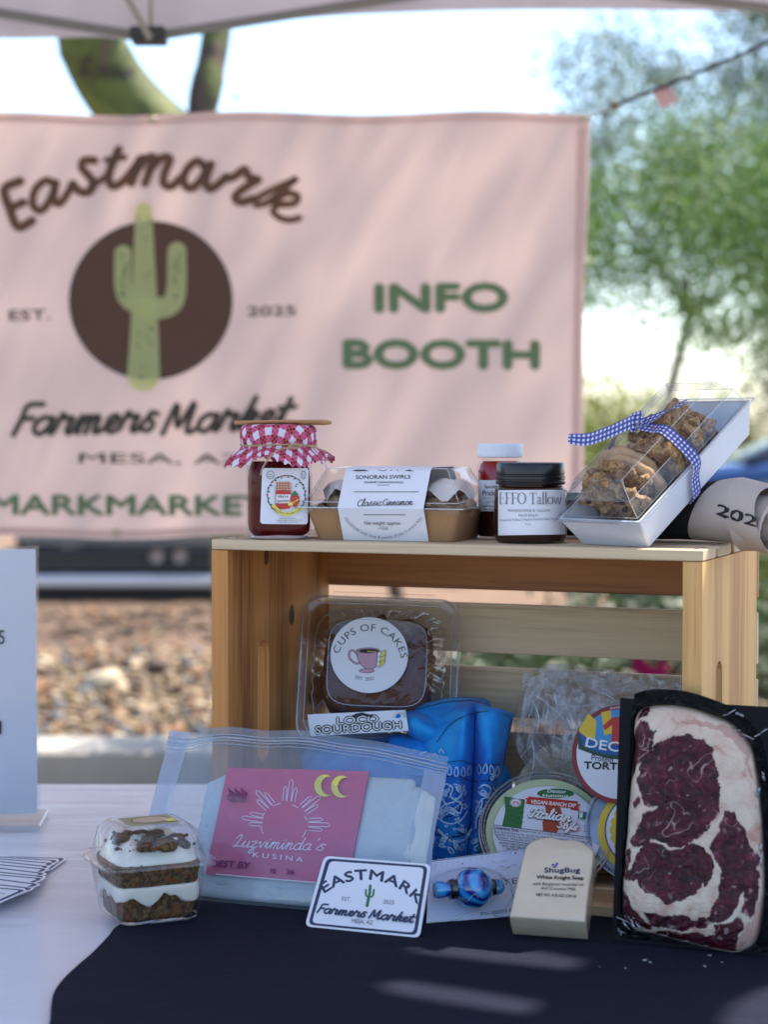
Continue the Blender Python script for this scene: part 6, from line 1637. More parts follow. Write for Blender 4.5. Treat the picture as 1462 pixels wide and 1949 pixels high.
# ---- ranch dip tub
MT, _, _ = frame(at(915, 1590, 1.79), at(1165, 1612, 1.775), at(915, 1590, 1.79) + Vector((.02, .66, .75)))
ctr = at(1040, 1578, 1.732); MT.translation = ctr
R3 = MT.to_3x3(); 
rad = .0605
root = thing('dip_tub', 'round clear tub of green vegan ranch dip with Italian style label leaning back', 'tub', MT)
M_dip = pmat('green_dip', (.56, .66, .4), .5, .12, 60, .4, 80, dist=.003)
m = MB(); m.lathe([(.0005, -.004), (rad * .90, -.004), (rad * .88, -.008), (rad * .76, -.036), (.0005, -.036)], 64); m.build('dip', M_dip, root)
m = MB(); m.lathe([(rad * .985, -.004), (rad * .97, -.008), (rad * .93, -.010), (rad * .78, -.038), (.0005, -.0385)], 64); m.build('tub_wall', M_clear, root)
m = MB(); m.lathe([(rad * .985, -.010), (rad, -.006), (rad * 1.0, .001), (rad * .985, .0022), (rad * .96, .0022), (rad * .94, .0), (rad * .90, -.0008), (.0005, -.0005)], 72); m.build('lid', M_clear, root, smooth=50)
for rr0, zz0, r_ in ((1.0, -.002, .0011), (.965, .0022, .0006), (.93, .0, .0005)): ridge(root, [(rad * rr0 * math.cos(2 * PI * i / 64), rad * rr0 * math.sin(2 * PI * i / 64), zz0) for i in range(64)], r_, 'rim_bead_highlight', closed=True)  # whitish rings added to paint a highlight round the rim
f = on_plane(MT); D = Decal(f, .00005, .0003)
# label disc as a true circle on the lid
fl_ = Decal(lambda x, y, l: (x, y, l), .00005, .0002); fl_.disc(.001, -.004, rad * .80, rad * .80, M_label, 64); lab = fl_.build('label', root)
D.poly([(960, 1516), (1000, 1522), (993, 1578), (956, 1572), (962, 1545)], K_grn)
for k in range(4): D.curve([(962, 1536 + k * 9), (972, 1534 + k * 9), (984, 1539 + k * 9), (997, 1538 + k * 9)], 1.0, pmat('print_green_dark', (.015, .09, .03), .5) if k == 0 else D.mats[-1])
D.disc(982, 1528, 11, 8.5, K_wht, 20); D.ring(982, 1528, 10, 7.6, 1.2, K_navy, 20); D.text('0%', 976, 1531, 989, 1532, 6, K_red, .04)
D.poly([(1038, 1532), (1066, 1535), (1070, 1550), (1062, 1560), (1066, 1574), (1060, 1586), (1034, 1582), (1033, 1566), (1040, 1552)], pmat('print_rust', (.36, .06, .02), .5))
D.disc(1058, 1511, 37, 10.5, K_wht, 30); D.disc(1058, 1511, 35.5, 9.4, K_grn, 30); D.text('Doctor', 1042, 1509, 1078, 1511, 6.5, K_wht, .04); D.text('Hummus', 1033, 1518, 1082, 1519, 6.5, K_wht, .04)
D.poly([(1000, 1520), (1006, 1520), (1006, 1517), (1100, 1526), (1100, 1531), (1105, 1532), (1101, 1538), (1104, 1545), (1087, 1542), (1086, 1539), (1010, 1532), (1000, 1530), (1004, 1525)], K_red)
D.text('VEGAN RANCH DIP', 1010, 1530, 1096, 1538, 7.5, K_wht, .05, .15)
D.script('Italian', 1006, 1557, 1086, 1566, 10, K_blk, 5.0, .25); D.script('Italian', 1006, 1557, 1086, 1566, 10, K_wht, 3.4, .25)
D.script('Style', 1060, 1578, 1098, 1584, 8, K_red, 4.4, .25); D.script('Style', 1060, 1578, 1098, 1584, 8, K_wht, 2.6, .25)
D.poly([(1102, 1548), (1131, 1550), (1129, 1564), (1100, 1561)], K_grn); D.poly([(1113, 1549), (1131, 1550), (1130, 1558), (1112, 1557)], pmat('print_blue', (.02, .12, .45), .5)); D.poly([(1104, 1550), (1110, 1550), (1109, 1560), (1103, 1560)], K_wht)
D.text('NET WT', 1110, 1577, 1127, 1579, 3.4, K_blk); D.text('8 OZ', 1112, 1582, 1124, 1583, 3.4, K_blk); D.text('(227g)', 1110, 1587, 1124, 1588, 3.4, K_blk)
D.line([(941, 1574), (1126, 1598), (1115, 1612)], 1.2, K_navy); D.line([(941, 1574), (943, 1590), (950, 1602), (1010, 1610)], 1.2, K_navy)
D.text('Nutrition Facts', 944, 1582, 988, 1587, 6, K_navy, .05)
D.text('Servings: 4, Serv. size 2 oz (57g), Amount per serving: Calories 130', 990, 1586, 1120, 1602, 3.4, K_navy, .02)
for k, tt in enumerate(('Fat 13g (17% DV), Sat. Fat 1.5g (7% DV), Trans Fat 0g, Cholest. 0mg, Sodium 170mg', '(2% DV), Total Carb. 3g (1% DV), Fiber 1g, Total Sugars 1g, Protein 2g, Vit. D 0mcg', 'Calcium 10mg (0% DV), Iron 0.3mg, Potassium 60mg')):
    D.text(tt, 944 + k * 1.5, 1589 + k * 5, 1118 - k * 14, 1609 + k * 4, 3.6, K_navy, .02)
D.text('Ingredients: Vegan Cream, Water,', 950, 1609, 1010, 1616, 4, K_navy, .03); D.text('Garlic, Apple Cider Vinegar,', 956, 1615, 1010, 1621, 4, K_navy, .03); D.text('Salt, Herbs, Lemon', 964, 1621, 1008, 1627, 4, K_navy, .02)
D.build('print', lab)

# ---- soap bar
P0 = on(978, 1780, TC); P1 = on(1120, 1790, TC); M0, w_, _ = frame(P0, P1, P0 + Vector((.03, .1, .08)))
e2 = (P1 - P0).normalized(); hz = Vector((-e2.y, e2.x, 0)); PH = R(50)     # lean from vertical
upv = Vector((0, 0, 1)) * math.cos(PH) + hz * math.sin(PH); nn = e2.cross(upv)
tk = .026
SMt = Matrix((e2, upv, nn)).transposed().to_4x4(); SMt.translation = P0
root = thing('soap_bar', 'cream soap bar with rounded wavy top leaning in front of the dip tub', 'soap', SMt)
g = N('cream_soap'); v = g.coord('Object'); c = g.mixc(g.noise(v, 60, 4), (.6, .5, .38), (.7, .6, .47))
M_soap = g.pr(Base_Color=c, Roughness=.3, Coat_Weight=.5, Coat_Roughness=.15, Subsurface_Weight=.2, Normal=g.bump(g.noise(v, 35, 3, .5, .8), .25, .004)); M_soap.inputs['Subsurface Scale'].default_value = .005; M_soap = g.done(M_soap)
W2 = w_; Hs = .083
outl = [(.0, 0), (W2, 0), (W2 * .985, Hs * .4), (W2 * .97, Hs * .82), (W2 * .945, Hs * .87), (W2 * .89, Hs * .91), (W2 * .80, Hs * .955), (W2 * .68, Hs * .985), (W2 * .52, Hs * .975), (W2 * .38, Hs * 1.0), (W2 * .24, Hs * .985), (W2 * .13, Hs * .945), (W2 * .07, Hs * .90), (W2 * .035, Hs * .83), (W2 * .015, Hs * .5)]
outl = [(p.x, p.y) for p in spline([(a_, b_, 0) for a_, b_ in outl[1:]], 3)] + [(0, 0)]
m = MB(); n_ = len(outl); c_ = Vector((W2 / 2, Hs / 2)); rings = []
for (z, ins) in ((.0, .0018), (.0007, .0005), (.002, 0), (tk - .002, 0), (tk - .0007, .0005), (tk, .0018)):
    rings.append([(p[0] + (c_.x - p[0]) / W2 * 2 * ins, p[1] + (c_.y - p[1]) / Hs * 2 * ins, z) for p in outl])
m.loft(rings, 0, True, True, True); fixn(m.build('bar', M_soap, root, smooth=50))
fS = on_plane(SMt @ TR(0, 0, tk))
def fs2(px, py, l): x, y, z = fS(px, py, l); return (x, y, z + tk)
D = Decal(fs2, .00005, .0004)
D.text('ShugBug', 1036, 1661, 1105, 1661, 9.5, K_navy, .05); D.text('White Knight Soap', 1022, 1673, 1112, 1675, 7, K_blk, .05)
D.text('with Bergamot essential oil', 1014, 1685, 1111, 1687, 6, K_blk, 0, .25); D.text('and Coconut Milk', 1030, 1693, 1096, 1696, 6, K_blk, 0, .25); D.text('NET WT. 4.75 OZ (134 G)', 1021, 1706, 1098, 1709, 5.4, K_blk, .03)
for p_ in ((1053, 1647), (1059, 1648), (1056, 1651), (1061, 1645)): D.disc(*p_, 2.6, 1.8, pmat('bug_blue', (.05, .06, .4), .5) if p_[0] == 1053 else D.mats[-1], 10)
D.build('print', root)
M_shr = film('shrink_wrap', (.98, .98, .98), .03, 1.0, rough=.05, bump=1.0, bscale=70, bdist=.004)
m = MB(); rings = []
for (z, ins) in ((-.0006, .0008), (.0, -.0006), (tk, -.0006), (tk + .0006, .0008)):
    rings.append([(p[0] + (c_.x - p[0]) / W2 * 2 * ins, p[1] + (c_.y - p[1]) / Hs * 2 * ins, z) for p in outl])
m.loft(rings, 0, True); m.build('shrink_wrap', M_shr, root, smooth=60)

# ---- tortilla bag
TB = at(1120, 1600, 1.78)
root = thing('tortilla_bag', 'crinkled clear bag of tortillas with round red rimmed label behind the dip tub', 'bag', TR(*TB))
g = N('tortilla'); v = g.coord('Object'); n1 = g.noise(v, 45, 4, .6)
c = g.ramp(n1, [(.35, (.62, .5, .33)), (.55, (.7, .6, .44)), (.68, (.42, .3, .16))]); M_tor = g.done(g.pr(Base_Color=c, Roughness=.8, Normal=g.bump(n1, .4, .003)))
nb = Vector((-.10, -1, .3)).normalized()
qr = Vector((0, 0, 1)).rotation_difference(nb).to_matrix().to_4x4()
for k in range(9):
    c_ = at(1126, 1545, 1.80 + .0045 * k) - TB; m = MB(); r_ = .074 + .001 * math.sin(k * 2)
    m.lathe([(.0005, .0016), (r_ * .7, .0018), (r_ * .97, .0014), (r_, 0), (r_ * .97, -.0012), (.0005, -.0014)], 44, rfun=lambda a, z: 1 + .012 * math.sin(a * 3 + k) + .008 * math.sin(a * 7 + k))
    m.build('tortilla', M_tor, root, M=Matrix.Translation(c_) @ qr, smooth=60)
g = N('crumpled_film'); v = g.coord('Object')
vo = g.n('TexVoronoi', feature='DISTANCE_TO_EDGE', i_Scale=26.0); g.set(vo, 'Vector', g.noise(v, 4, 3) and g.coord('Object', (1, 1, .7)))
h_ = g.math('MULTIPLY_ADD', g.noise(g.coord('Object', (1, 1, .45)), 34, 6, .65, 2.4), 1.4, g.math('MULTIPLY', vo.outputs[0], .6))
nrm = g.bump(h_, 1.0, .02)
tr = g.n('BsdfTransparent'); tr.inputs[0].default_value = (.98, .98, .98, 1); gl = g.n('BsdfGlossy', i_Roughness=.12); g.set(gl, 'Normal', nrm)
lw = g.n('LayerWeight', i_Blend=.25); g.set(lw, 'Normal', nrm)
fac = g.math('MULTIPLY_ADD', g.math('POWER', lw.outputs[1], 1.6), 1.1, .06, clamp=True); df = g.n('BsdfDiffuse'); df.inputs[0].default_value = (.75, .8, .88, 1); m0 = g.n('MixShader'); g.set(m0, 0, g.ramp(h_, [(.62, (0, 0, 0)), (.95, (.55, .55, .55))])); g.set(m0, 1, tr); g.set(m0, 2, df)  # whitish diffuse patches painted in as highlights on the crumples
mx = g.n('MixShader'); g.set(mx, 0, fac); g.set(mx, 1, m0); g.set(mx, 2, gl); M_crum = g.done(mx)
rowsT = [
 [(1004, 1292, 1.83), (1030, 1282, 1.825), (1062, 1275, 1.82), (1120, 1282, 1.81), (1190, 1290, 1.80), (1262, 1300, 1.79), (1330, 1312, 1.78)],
 [(994, 1350, 1.815), (1028, 1340, 1.80), (1068, 1345, 1.79), (1125, 1340, 1.775), (1190, 1345, 1.765), (1260, 1350, 1.76), (1330, 1350, 1.76)],
 [(984, 1420, 1.80), (1020, 1430, 1.785), (1066, 1420, 1.77), (1125, 1420, 1.75), (1190, 1420, 1.745), (1260, 1420, 1.745), (1340, 1420, 1.75)],
 [(1010, 1490, 1.81), (1036, 1490, 1.795), (1075, 1490, 1.785), (1125, 1495, 1.775), (1190, 1495, 1.77), (1260, 1490, 1.765), (1340, 1490, 1.76)],
 [(985, 1570, 1.82), (1020, 1570, 1.805), (1070, 1570, 1.80), (1125, 1570, 1.79), (1190, 1570, 1.785), (1260, 1570, 1.78), (1340, 1570, 1.775)],
 [(990, 1650, 1.82), (1030, 1655, 1.81), (1075, 1655, 1.805), (1125, 1655, 1.79), (1190, 1660, 1.785), (1260, 1660, 1.78), (1340, 1660, 1.775)]]
G = gridsurf(rowsT, 12, 12); m = MB(); nv, nu = len(G), len(G[0]); vs = []
for i in range(nv):
    for j in range(nu):
        p = G[i][j]; t_ = max(0, 1 - i / 34); d_ = (noise.noise(p * 38) * .009 + noise.noise(p * 95) * .0045) * t_ + noise.noise(p * 60) * .0025
        rdg = abs(noise.noise(Vector((p.x * 30, p.z * 14, 3)))) ; vs.append(p + Vector((0, -d_ - .006 * (1 - rdg) * t_, d_ * .5)) - TB)
m.add(vs, [(i * nu + j, (i + 1) * nu + j, (i + 1) * nu + j + 1, i * nu + j + 1) for i in range(nv - 1) for j in range(nu - 1)]); m.build('bag_film', M_crum, root, smooth=80)
m = MB(); m.add([p + Vector((0, .05, 0)) for p in vs], [(i * nu + j, (i + 1) * nu + j, (i + 1) * nu + j + 1, i * nu + j + 1) for i in range(nv - 1) for j in range(nu - 1)]); m.build('bag_back_film', M_crum, root, smooth=80)
MLb, _, _ = frame(at(1090, 1440, 1.742), at(1270, 1448, 1.728), at(1090, 1345, 1.756)); f = on_plane(MLb); MLi = TR(*TB).inverted() @ MLb
def fl2(px, py, l): return tuple(MLi @ Vector(f(px, py, l)))
D = Decal(fl2, .00006, .0004)
K_mar = pmat('print_maroon', (.22, .015, .02), .5); K_sky = pmat('print_sky', (.05, .3, .62), .5); K_amb = pmat('print_amber', (.72, .5, .03), .5); K_roy = pmat('print_royal', (.01, .09, .36), .5); K_dgr = pmat('print_dark_green', (.01, .06, .03), .5)
cx_, cy_ = 1180, 1436
D.disc(cx_, cy_, 91, 94, K_mar, 64); D.disc(cx_, cy_, 82, 85, M_label, 64)
up = [(cx_ + 82 * math.cos(R(a)), cy_ - 85 * math.sin(R(a))) for a in range(12, 169, 6)]
D.poly(up + [(1100, 1416), (1260, 1424)], K_sky)
for x0_, x1_ in ((1100, 1122), (1145, 1163), (1190, 1206)): D.poly([(x0_ + 2, 1390), (x1_ - 2, 1358), (x1_ + 14, 1372), (x1_ + 10, 1424), (x0_ + 28, 1424)] if x0_ < 1140 else [(x0_, 1356), (x1_, 1352), (x1_ + 6, 1395), (x0_ + 6, 1400)], K_amb)
D.poly([(1148, 1382), (1166, 1366), (1186, 1364), (1186, 1420), (1164, 1420), (1166, 1380), (1152, 1390)], K_red)
D.poly(bez([(1099, 1396), (1120, 1410), (1150, 1418), (1200, 1420), (1260, 1412)], 4) + bez([(1262, 1440), (1200, 1446), (1150, 1442), (1102, 1426)], 4), K_dgr)
D.poly(bez([(1104, 1394), (1124, 1408), (1150, 1416), (1200, 1418), (1258, 1410)], 4) + bez([(1258, 1432), (1200, 1438), (1150, 1435), (1110, 1420)], 4), K_roy)
D.text('DECO', 1112, 1420, 1210, 1432, 19, K_wht, .03, 0, -3)
D.text('Protein', 1125, 1447, 1168, 1452, 12, K_blk); D.text('TORTILLAS', 1112, 1463, 1232, 1468, 14, K_blk, .05)
D.text('Keep Refrigerated', 1163, 1352, 1230, 1352, 5.5, K_wht, arc=6)
D.build('label', root)
for i in range(34):  # pale tubes standing in for bright highlights on creased film
    x0_ = rr2.uniform(1000, 1180); y0_ = rr2.uniform(1285, 1420); a = rr2.gauss(.5 if x0_ > 1050 else 1.1, .45); L0 = rr2.uniform(25, 95); pts = []
    for k in range(5):
        px_, py_ = x0_ + L0 * k / 4 * math.cos(a + .1 * k), y0_ + L0 * k / 4 * math.sin(a + .1 * k); pts.append(at(px_, py_, 1.752 + .0004 * (1420 - py_) * .5 + .002 * math.sin(k + i)) - TB)
    ridge(root, pts, rr2.choice([.0003, .0004, .0006]), 'film_crease_glint', k=3)

# ---- second tub, mostly behind the steak
c2 = at(1222, 1572, 1.715); nb = Vector((-.28, -1, .42)).normalized(); MQ = Matrix.Translation(c2) @ Vector((0, 0, 1)).rotation_difference(nb).to_matrix().to_4x4()
root = thing('yellow_label_tub', 'translucent round tub with yellow rimmed label half hidden behind the steak', 'tub', MQ)
M_tl = film('milky_lid', (.9, .94, 1), .08, .9, milky=.4, mcol=(.55, .68, .9), rough=.15)
r2 = .050
m = MB(); m.lathe([(r2 * .98, -.008), (r2, -.004), (r2, .001), (r2 * .97, .002), (r2 * .93, 0), (.0005, 0)], 56); m.build('lid', M_tl, root)
m = MB(); m.lathe([(r2 * .95, -.003), (r2 * .9, -.006), (r2 * .78, -.03), (.0005, -.03)], 56); m.build('tub_wall', M_tl, root)
D = Decal(lambda x, y, l: (x, y, l), .00005, .0003); D.disc(0, -.004, .040, .040, K_amb, 48); D.disc(0, -.004, .034, .034, M_label, 48); D.ring(0, -.004, .034, .034, .0012, K_navy, 48)
for i in range(9): a = R(120 + i * 16); D.disc(.026 * math.cos(a), -.004 + .026 * math.sin(a), .0035, .0045, K_amb, 10)
lab = D.build('label', root)
ridge(root, [(r2 * math.cos(2 * PI * i / 64), r2 * math.sin(2 * PI * i / 64), 0) for i in range(64)], .001, 'rim_bead_highlight', closed=True)  # pale ring painting a highlight on the lid rim

# ---- steak in a vacuum pack
P0 = on(1166, 1788, TC); P1 = on(1570, 1832, TC); P2 = at(1181, 1328, P0.y + .048); M_, w_, h_ = frame(P0, P1, P2)
root = thing('steak_pack', 'marbled raw ribeye steak sealed on a black tray leaning at the right', 'steak', M_)
f = on_plane(M_)
M_bd = pmat('black_board', (.004, .005, .008), .6, .1, spec=.15)
m = MB(); m.slab([f(*q, 0)[:2] for q in ((1166, 1788), (1570, 1832), (1590, 1352), (1330, 1338), (1181, 1328))], -.0012, 0); m.build('tray', M_bd, root, smooth=0)
so = [(1240, 1344), (1215, 1356), (1208, 1385), (1210, 1420), (1203, 1480), (1198, 1540), (1192, 1620), (1186, 1700), (1190, 1745), (1212, 1770), (1250, 1778), (1320, 1796), (1390, 1811), (1425, 1806), (1448, 1780), (1460, 1700), (1458, 1600), (1452, 1520), (1442, 1450), (1428, 1410), (1396, 1378), (1350, 1358), (1310, 1346), (1270, 1342)]
so = bez(so, 9, True)
def inpoly(x, y, P):
    c = False; n = len(P); j = n - 1
    for i in range(n):
        if (P[i][1] > y) != (P[j][1] > y) and x < (P[j][0] - P[i][0]) * (y - P[i][1]) / (P[j][1] - P[i][1]) + P[i][0]: c = not c
        j = i
    return c
def zp(pts):
    gx, gy = sum(p[0] for p in pts) / len(pts), sum(p[1] for p in pts) / len(pts)
    return bez([(1120 + (gx + (x - gx) * 1.025) * 342 / 1234, 1300 + (gy + (y - gy) * 1.025) * 342 / 1234) for x, y in pts], 3, True)
meat = [zp([(500, 450), (560, 420), (690, 390), (760, 410), (830, 430), (880, 480), (900, 600), (925, 740), (920, 880), (880, 960), (790, 1060), (700, 1110), (620, 1110), (560, 1100), (500, 1080), (440, 1110), (340, 1110), (350, 1050), (400, 960), (430, 900), (520, 860), (430, 850), (400, 760), (380, 680), (400, 600), (450, 540)]),
        zp([(420, 1130), (500, 1110), (620, 1150), (740, 1110), (820, 1150), (880, 1230), (885, 1310), (830, 1390), (800, 1370), (790, 1420), (720, 1460), (660, 1490), (580, 1500), (500, 1460), (420, 1410), (380, 1360), (300, 1350), (290, 1300), (340, 1270), (380, 1200)]),
        zp([(400, 285), (440, 300), (470, 350), (500, 350), (490, 430), (470, 490), (430, 560), (370, 590), (330, 640), (300, 680), (310, 560), (320, 480), (330, 380)]),
        zp([(985, 890), (1030, 910), (1070, 980), (1110, 1060), (1150, 1140), (1180, 1240), (1185, 1400), (1170, 1500), (1130, 1580), (1080, 1570), (1100, 1440), (1060, 1500), (1010, 1570), (950, 1640), (860, 1640), (850, 1600), (900, 1520), (930, 1430), (940, 1300), (880, 1160), (920, 1060), (950, 940)]),
        zp([(290, 1140), (330, 1150), (330, 1200), (300, 1260), (270, 1330), (262, 1240)]), zp([(345, 820), (380, 800), (390, 830), (355, 880)]),
        zp([(250, 1420), (290, 1450), (320, 1520), (400, 1610), (460, 1640), (450, 1670), (380, 1670), (300, 1640), (240, 1540)]),
        zp([(440, 1570), (520, 1590), (640, 1610), (700, 1590), (760, 1620), (800, 1600), (860, 1640), (830, 1670), (700, 1680), (600, 1690), (540, 1670), (470, 1650)]),
        zp([(480, 1700), (600, 1700), (760, 1710), (900, 1720), (880, 1670), (960, 1660), (1030, 1610), (1080, 1640), (1060, 1720), (1020, 1760), (1000, 1840), (920, 1830), (700, 1770), (560, 1740)]),
        zp([(420, 170), (440, 170), (430, 220), (400, 260), (370, 280), (380, 220)])]
pink = [zp([(680, 270), (860, 280), (960, 300), (1080, 340), (1110, 400), (1120, 520), (1160, 640), (1120, 600), (1080, 480), (1000, 380), (900, 330), (720, 300)]), zp([(330, 200), (400, 170), (390, 230), (330, 290), (305, 290)]), zp([(1170, 1560), (1215, 1480), (1220, 1700), (1100, 1790), (1040, 1830), (1090, 1700)])]
cen = Vector((1322, 1575)); na_, nr_ = 300, 120
so_r = []
import bisect
m = MB(); vs = []; am = []; ap = []
# resample outline uniformly
L_ = [0]; so2 = so + [so[0]]
for i in range(1, len(so2)): L_.append(L_[-1] + math.dist(so2[i], so2[i - 1]))
ring0 = []
for k in range(na_):
    s = L_[-1] * k / na_; i = min(len(L_) - 2, bisect.bisect_right(L_, s) - 1); t = (s - L_[i]) / max(1e-9, L_[i + 1] - L_[i]); ring0.append(Vector(so2[i]).lerp(Vector(so2[i + 1]), t))
for r_ in range(nr_ + 1):
    q = 1 - r_ / nr_ * .999
    for k in range(na_):
        p = cen.lerp(ring0[k], q); n4 = Vector((p.x * .035, p.y * .035, 0))
        jx = p.x + 7 * noise.noise(n4 * 1.6) + 2.2 * noise.noise(n4 * 6 + Vector((9, 0, 0))); jy = p.y + 7 * noise.noise(n4 * 1.6 + Vector((0, 5, 0))) + 2.2 * noise.noise(n4 * 6 + Vector((0, 0, 4)))
        im = any(inpoly(cen.x + (jx - cen.x) * .985, cen.y + (jy - cen.y) * .985, P_) for P_ in meat) if q < .995 else False
        ip = any(inpoly(jx, jy, P_) for P_ in pink)
        x, y, z = f(p.x, p.y, 0)
        z = .0006 + .016 * (1 - q ** 10) + .0012 * noise.noise(n4 * .8) + .0005 * noise.noise(n4 * 5) - (.0007 if im else 0) + (.0006 * abs(noise.noise(n4 * 9)) if im else 0)
        vs.append((x, y, z)); am.append(1.0 if im else 0.0); ap.append(1.0 if ip else 0.0)
fs = [(r_ * na_ + k, r_ * na_ + (k + 1) % na_, (r_ + 1) * na_ + (k + 1) % na_, (r_ + 1) * na_ + k) for r_ in range(nr_) for k in range(na_)]
m.add(vs, fs); m.att['meat'] = am; m.att['pink'] = ap
g = N('raw_steak'); v = g.coord('Object'); at1 = g.n('Attribute', attribute_name='meat'); at2 = g.n('Attribute', attribute_name='pink')
nm = g.noise(v, 95, 6, .65, .8); nv_ = g.noise(v, 210, 4, .6, .5)
cm = g.ramp(nm, [(.34, (.012, .001, .003)), (.5, (.05, .004, .012)), (.62, (.105, .013, .028)), (.76, (.19, .09, .14))])
mv = g.math('ABSOLUTE', g.math('SUBTRACT', g.noise(v, 42, 2, .5, .6), .5))
vein = g.ramp(mv, [(.0, (.75, .75, .75)), (.007, (.45, .45, .45)), (.02, (0, 0, 0))])
vein = g.mixc(g.ramp(g.noise(v, 33, 3), [(.5, (0, 0, 0)), (.62, (1, 1, 1))]), (0, 0, 0), vein)
vein = g.mixc(g.ramp(g.noise(v, 130, 3, .5), [(.63, (0, 0, 0)), (.7, (.6, .6, .6))]), vein, (.9, .9, .9))
cm = g.mixc(vein, cm, (.5, .33, .35))
cf = g.ramp(g.noise(v, 60, 5, .65, .6), [(.3, (.46, .26, .2)), (.44, (.6, .47, .38)), (.62, (.66, .56, .46))])
cf = g.mixc(g.math('MULTIPLY', at2.outputs['Fac'], .5), cf, (.34, .13, .11))
c = g.mixc(at1.outputs['Fac'], cf, cm)
M_stk_ = g.done(g.pr(Base_Color=c, Roughness=.42, Coat_Weight=.45, Coat_Roughness=.06, Specular_IOR_Level=.12, Subsurface_Weight=.04, Normal=g.bump(g.math('MULTIPLY_ADD', nv_, .4, nm), .5, .0025), Coat_Normal=g.bump(g.noise(v, 75, 4, .6, 1.6), 1.0, .007)))
m.build('steak', M_stk_, root, smooth=80)
g = N('vacuum_film'); v = g.coord('Object'); hh = g.noise(v, 60, 5, .6, 2.4); nrm = g.bump(hh, 1.0, .04)
p = g.pr(Base_Color=(.003, .005, .01), Roughness=.14, Specular_IOR_Level=.5, Normal=nrm); M_vac = g.done(p)
m = MB(); vs = []; nq = 14
for i in range(nq + 1):
    t = i / nq
    for k in range(na_):
        p = cen.lerp(ring0[k], 1.0 + .13 * t); x, y, z = f(p.x, p.y, 0); an = 2 * PI * k / na_
        wob = abs(noise.noise(Vector((math.cos(an) * 5, math.sin(an) * 5, t * 2)))) * .004 + abs(noise.noise(Vector((math.cos(an) * 16, math.sin(an) * 16, t * 3)))) * .0022
        vs.append((x, y, .0004 + .006 * (1 - t) ** 2 + wob * math.sin(PI * min(1, t + .12)) * (1.0 if (x > .03) else .3)))
xm = f(1172, 1700, 0)[0]
vs = [(max(a_[0], .003), max(a_[1], .002), a_[2]) for a_ in vs]
m.add(vs, [(i * na_ + k, i * na_ + (k + 1) % na_, (i + 1) * na_ + (k + 1) % na_, (i + 1) * na_ + k) for i in range(nq) for k in range(na_)]); m.build('vacuum_film', M_vac, root, smooth=80)
for i in range(26):  # glints on the vacuum film put in as pale tubes
    corner = i % 3
    x0_, y0_ = [(rr2.uniform(1345, 1455), rr2.uniform(1352, 1440)), (rr2.uniform(1440, 1460), rr2.uniform(1420, 1700)), (rr2.uniform(1180, 1215), rr2.uniform(1735, 1790))][corner]
    a = rr2.uniform(-.9, .9) if corner == 0 else (1.5 + rr2.gauss(0, .15) if corner == 1 else rr2.uniform(.2, 1.4)); L0 = rr2.uniform(10, 30)
    ridge(root, [f(x0_ + L0 * k / 3 * math.cos(a), y0_ + L0 * k / 3 * math.sin(a), .0075 + .002 * math.sin(k * 2 + i)) for k in range(4)], rr2.choice([.0004, .0006, .0009]), 'film_crease_glint', k=3)
# flecks of ice and plastic on the cloth
m = MB()
for i in range(9):
    p = on(rr2.uniform(1130, 1455), rr2.uniform(1806, 1848), TC); stone(m, (p.x, p.y, TC + .0006), rr2.uniform(.0006, .0022), 0, rr2, ICO1, .4)
tag(m.build('flecks', film('fleck', (.9, .95, 1), .3, .9, milky=.3), label='tiny clear flecks scattered on the navy cloth below the steak'), kind='stuff')

# ---- sign in an acrylic holder
p0 = on(66, 1576, TZ)
SG = TR(p0.x, p0.y + .012, TZ + .0004) @ rotz(R(4))
root = thing('table_sign', 'white paper sign in a clear acrylic stand cut off by the left edge', 'sign', SG)
hs = .292; ws = .216
m = MB(); m.box(-ws, 0, .0035, .0045, .012, hs, bv=0); m.build('paper', pmat('sign_paper', (.64, .66, .77), .5, .02), root, smooth=0)
m = MB(); m.box(-ws - .003, .003, .0015, .0030, .008, hs + .003); m.box(-ws - .003, .003, .0050, .0065, .008, hs + .003); m.build('acrylic_sheet', M_clear, root, smooth=0)
m = MB(); m.box(-ws - .004, .006, -.028, .06, .0, .0055, bv=.001); m.build('acrylic_foot', film('acrylic', (.85, .9, .92), .1, .9, milky=.2), root, smooth=0)
f = on_plane(SG @ Matrix.Rotation(PI / 2, 4, 'X'))
def fsg(px, py, l): x, z, y = f(px, py, l); return (x, .0012 - l, z)
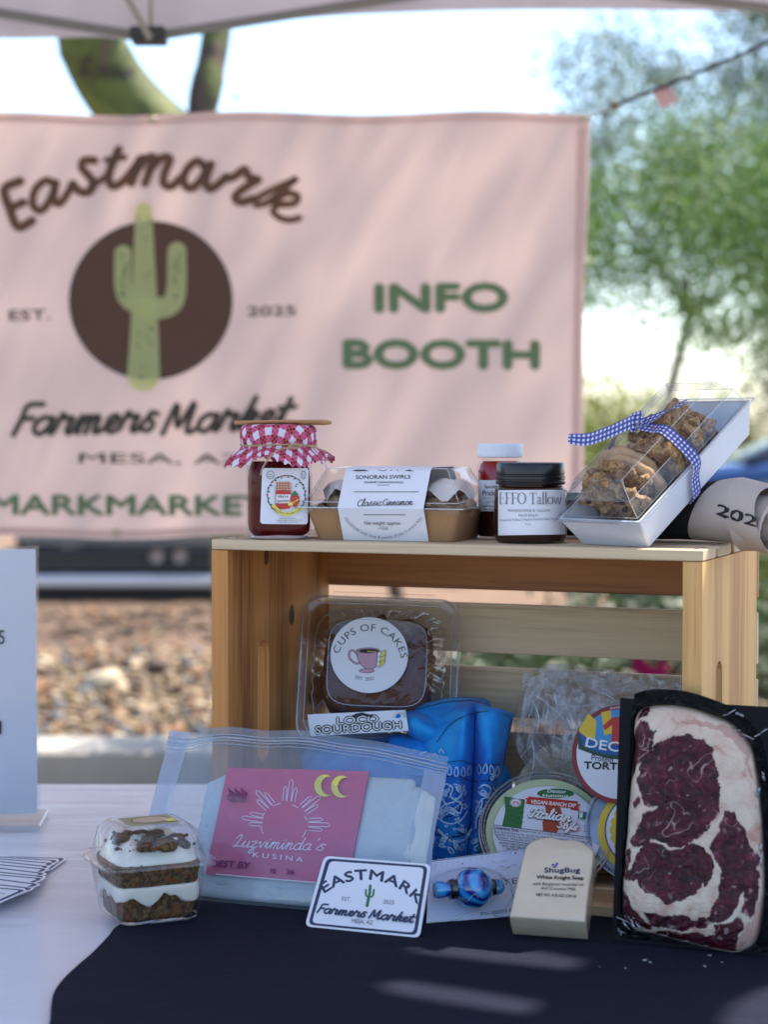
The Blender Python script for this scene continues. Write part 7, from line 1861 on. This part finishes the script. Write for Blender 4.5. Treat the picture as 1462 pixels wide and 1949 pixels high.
D = Decal(fsg, .0001, .0001); D.text('25', -18, 1226, 9, 1226, 28, K_blk); D.text('d', -14, 1397, 3, 1397, 26, K_blk, .03); D.build('print', root)

# ---- fan of stickers on the table
n_ = 11
ords = ['top sticker of', 'second sticker in', 'third sticker in', 'fourth sticker in', 'fifth sticker in', 'middle sticker of', 'seventh sticker in', 'eighth sticker in', 'ninth sticker in', 'second nearest sticker of', 'nearest sticker of']
for i in range(n_):
    t = i / (n_ - 1)
    px = [112, 92, 80, 68, 66, 58, 60, 58, 44, 34, 24][i]; py = [1647, 1653, 1660, 1668, 1675, 1685, 1693, 1699, 1712, 1722, 1728][i]
    C_ = on(px, py, TZ); rz = R([-8, -16, -20, -24, -22, -26, -22, -20, -27, -24, -20][i])
    root = thing('souvenir_sticker', ords[i] + ' the fanned sticker pile on the white tablecloth', 'sticker', TR(C_.x, C_.y, TZ + .0008 + .0009 * (n_ - i) * .0 + .00085 * i) @ rotz(rz), 'fanned white stickers with navy borders')
    D = Decal(lambda x, y, l: (x, y, l), .00006, .0003)
    W3, H3 = .094, .058
    q_ = [Vector((-W3, H3)), Vector((0, H3)), Vector((0, 0)), Vector((-W3, 0))]
    q_ = [Vector((-W3, H3 * .5)), Vector((0, H3 * .5)), Vector((0, -H3 * .5)), Vector((-W3, -H3 * .5))]
    out = D.rrect(q_, .008, M_stk); m = MB(); m.slab([tuple(p_) for p_ in out][::-1], -.0003, .0003); m.build('vinyl', M_stk, root, smooth=0)
    D = Decal(lambda x, y, l: (x, y, l), .00005, .00035)
    ins = lambda k: [Vector((-W3 + k, H3 * .5 - k)), Vector((-k, H3 * .5 - k)), Vector((-k, -H3 * .5 + k)), Vector((-W3 + k, -H3 * .5 + k))]
    D.rrect(ins(.0025), .0065, K_navy); D.rrect(ins(.0062), .005, M_stk)
    D.line([(-.03, .0), (-.028, -.010)], .003, K_navy); D.line([(-.034, -.014), (-.02, -.013)], .0012, K_navy); D.line([(-.022, .010), (-.012, .006)], .0012, K_grey)
    D.build('print', root)
bpy.data.objects.remove(_fo)
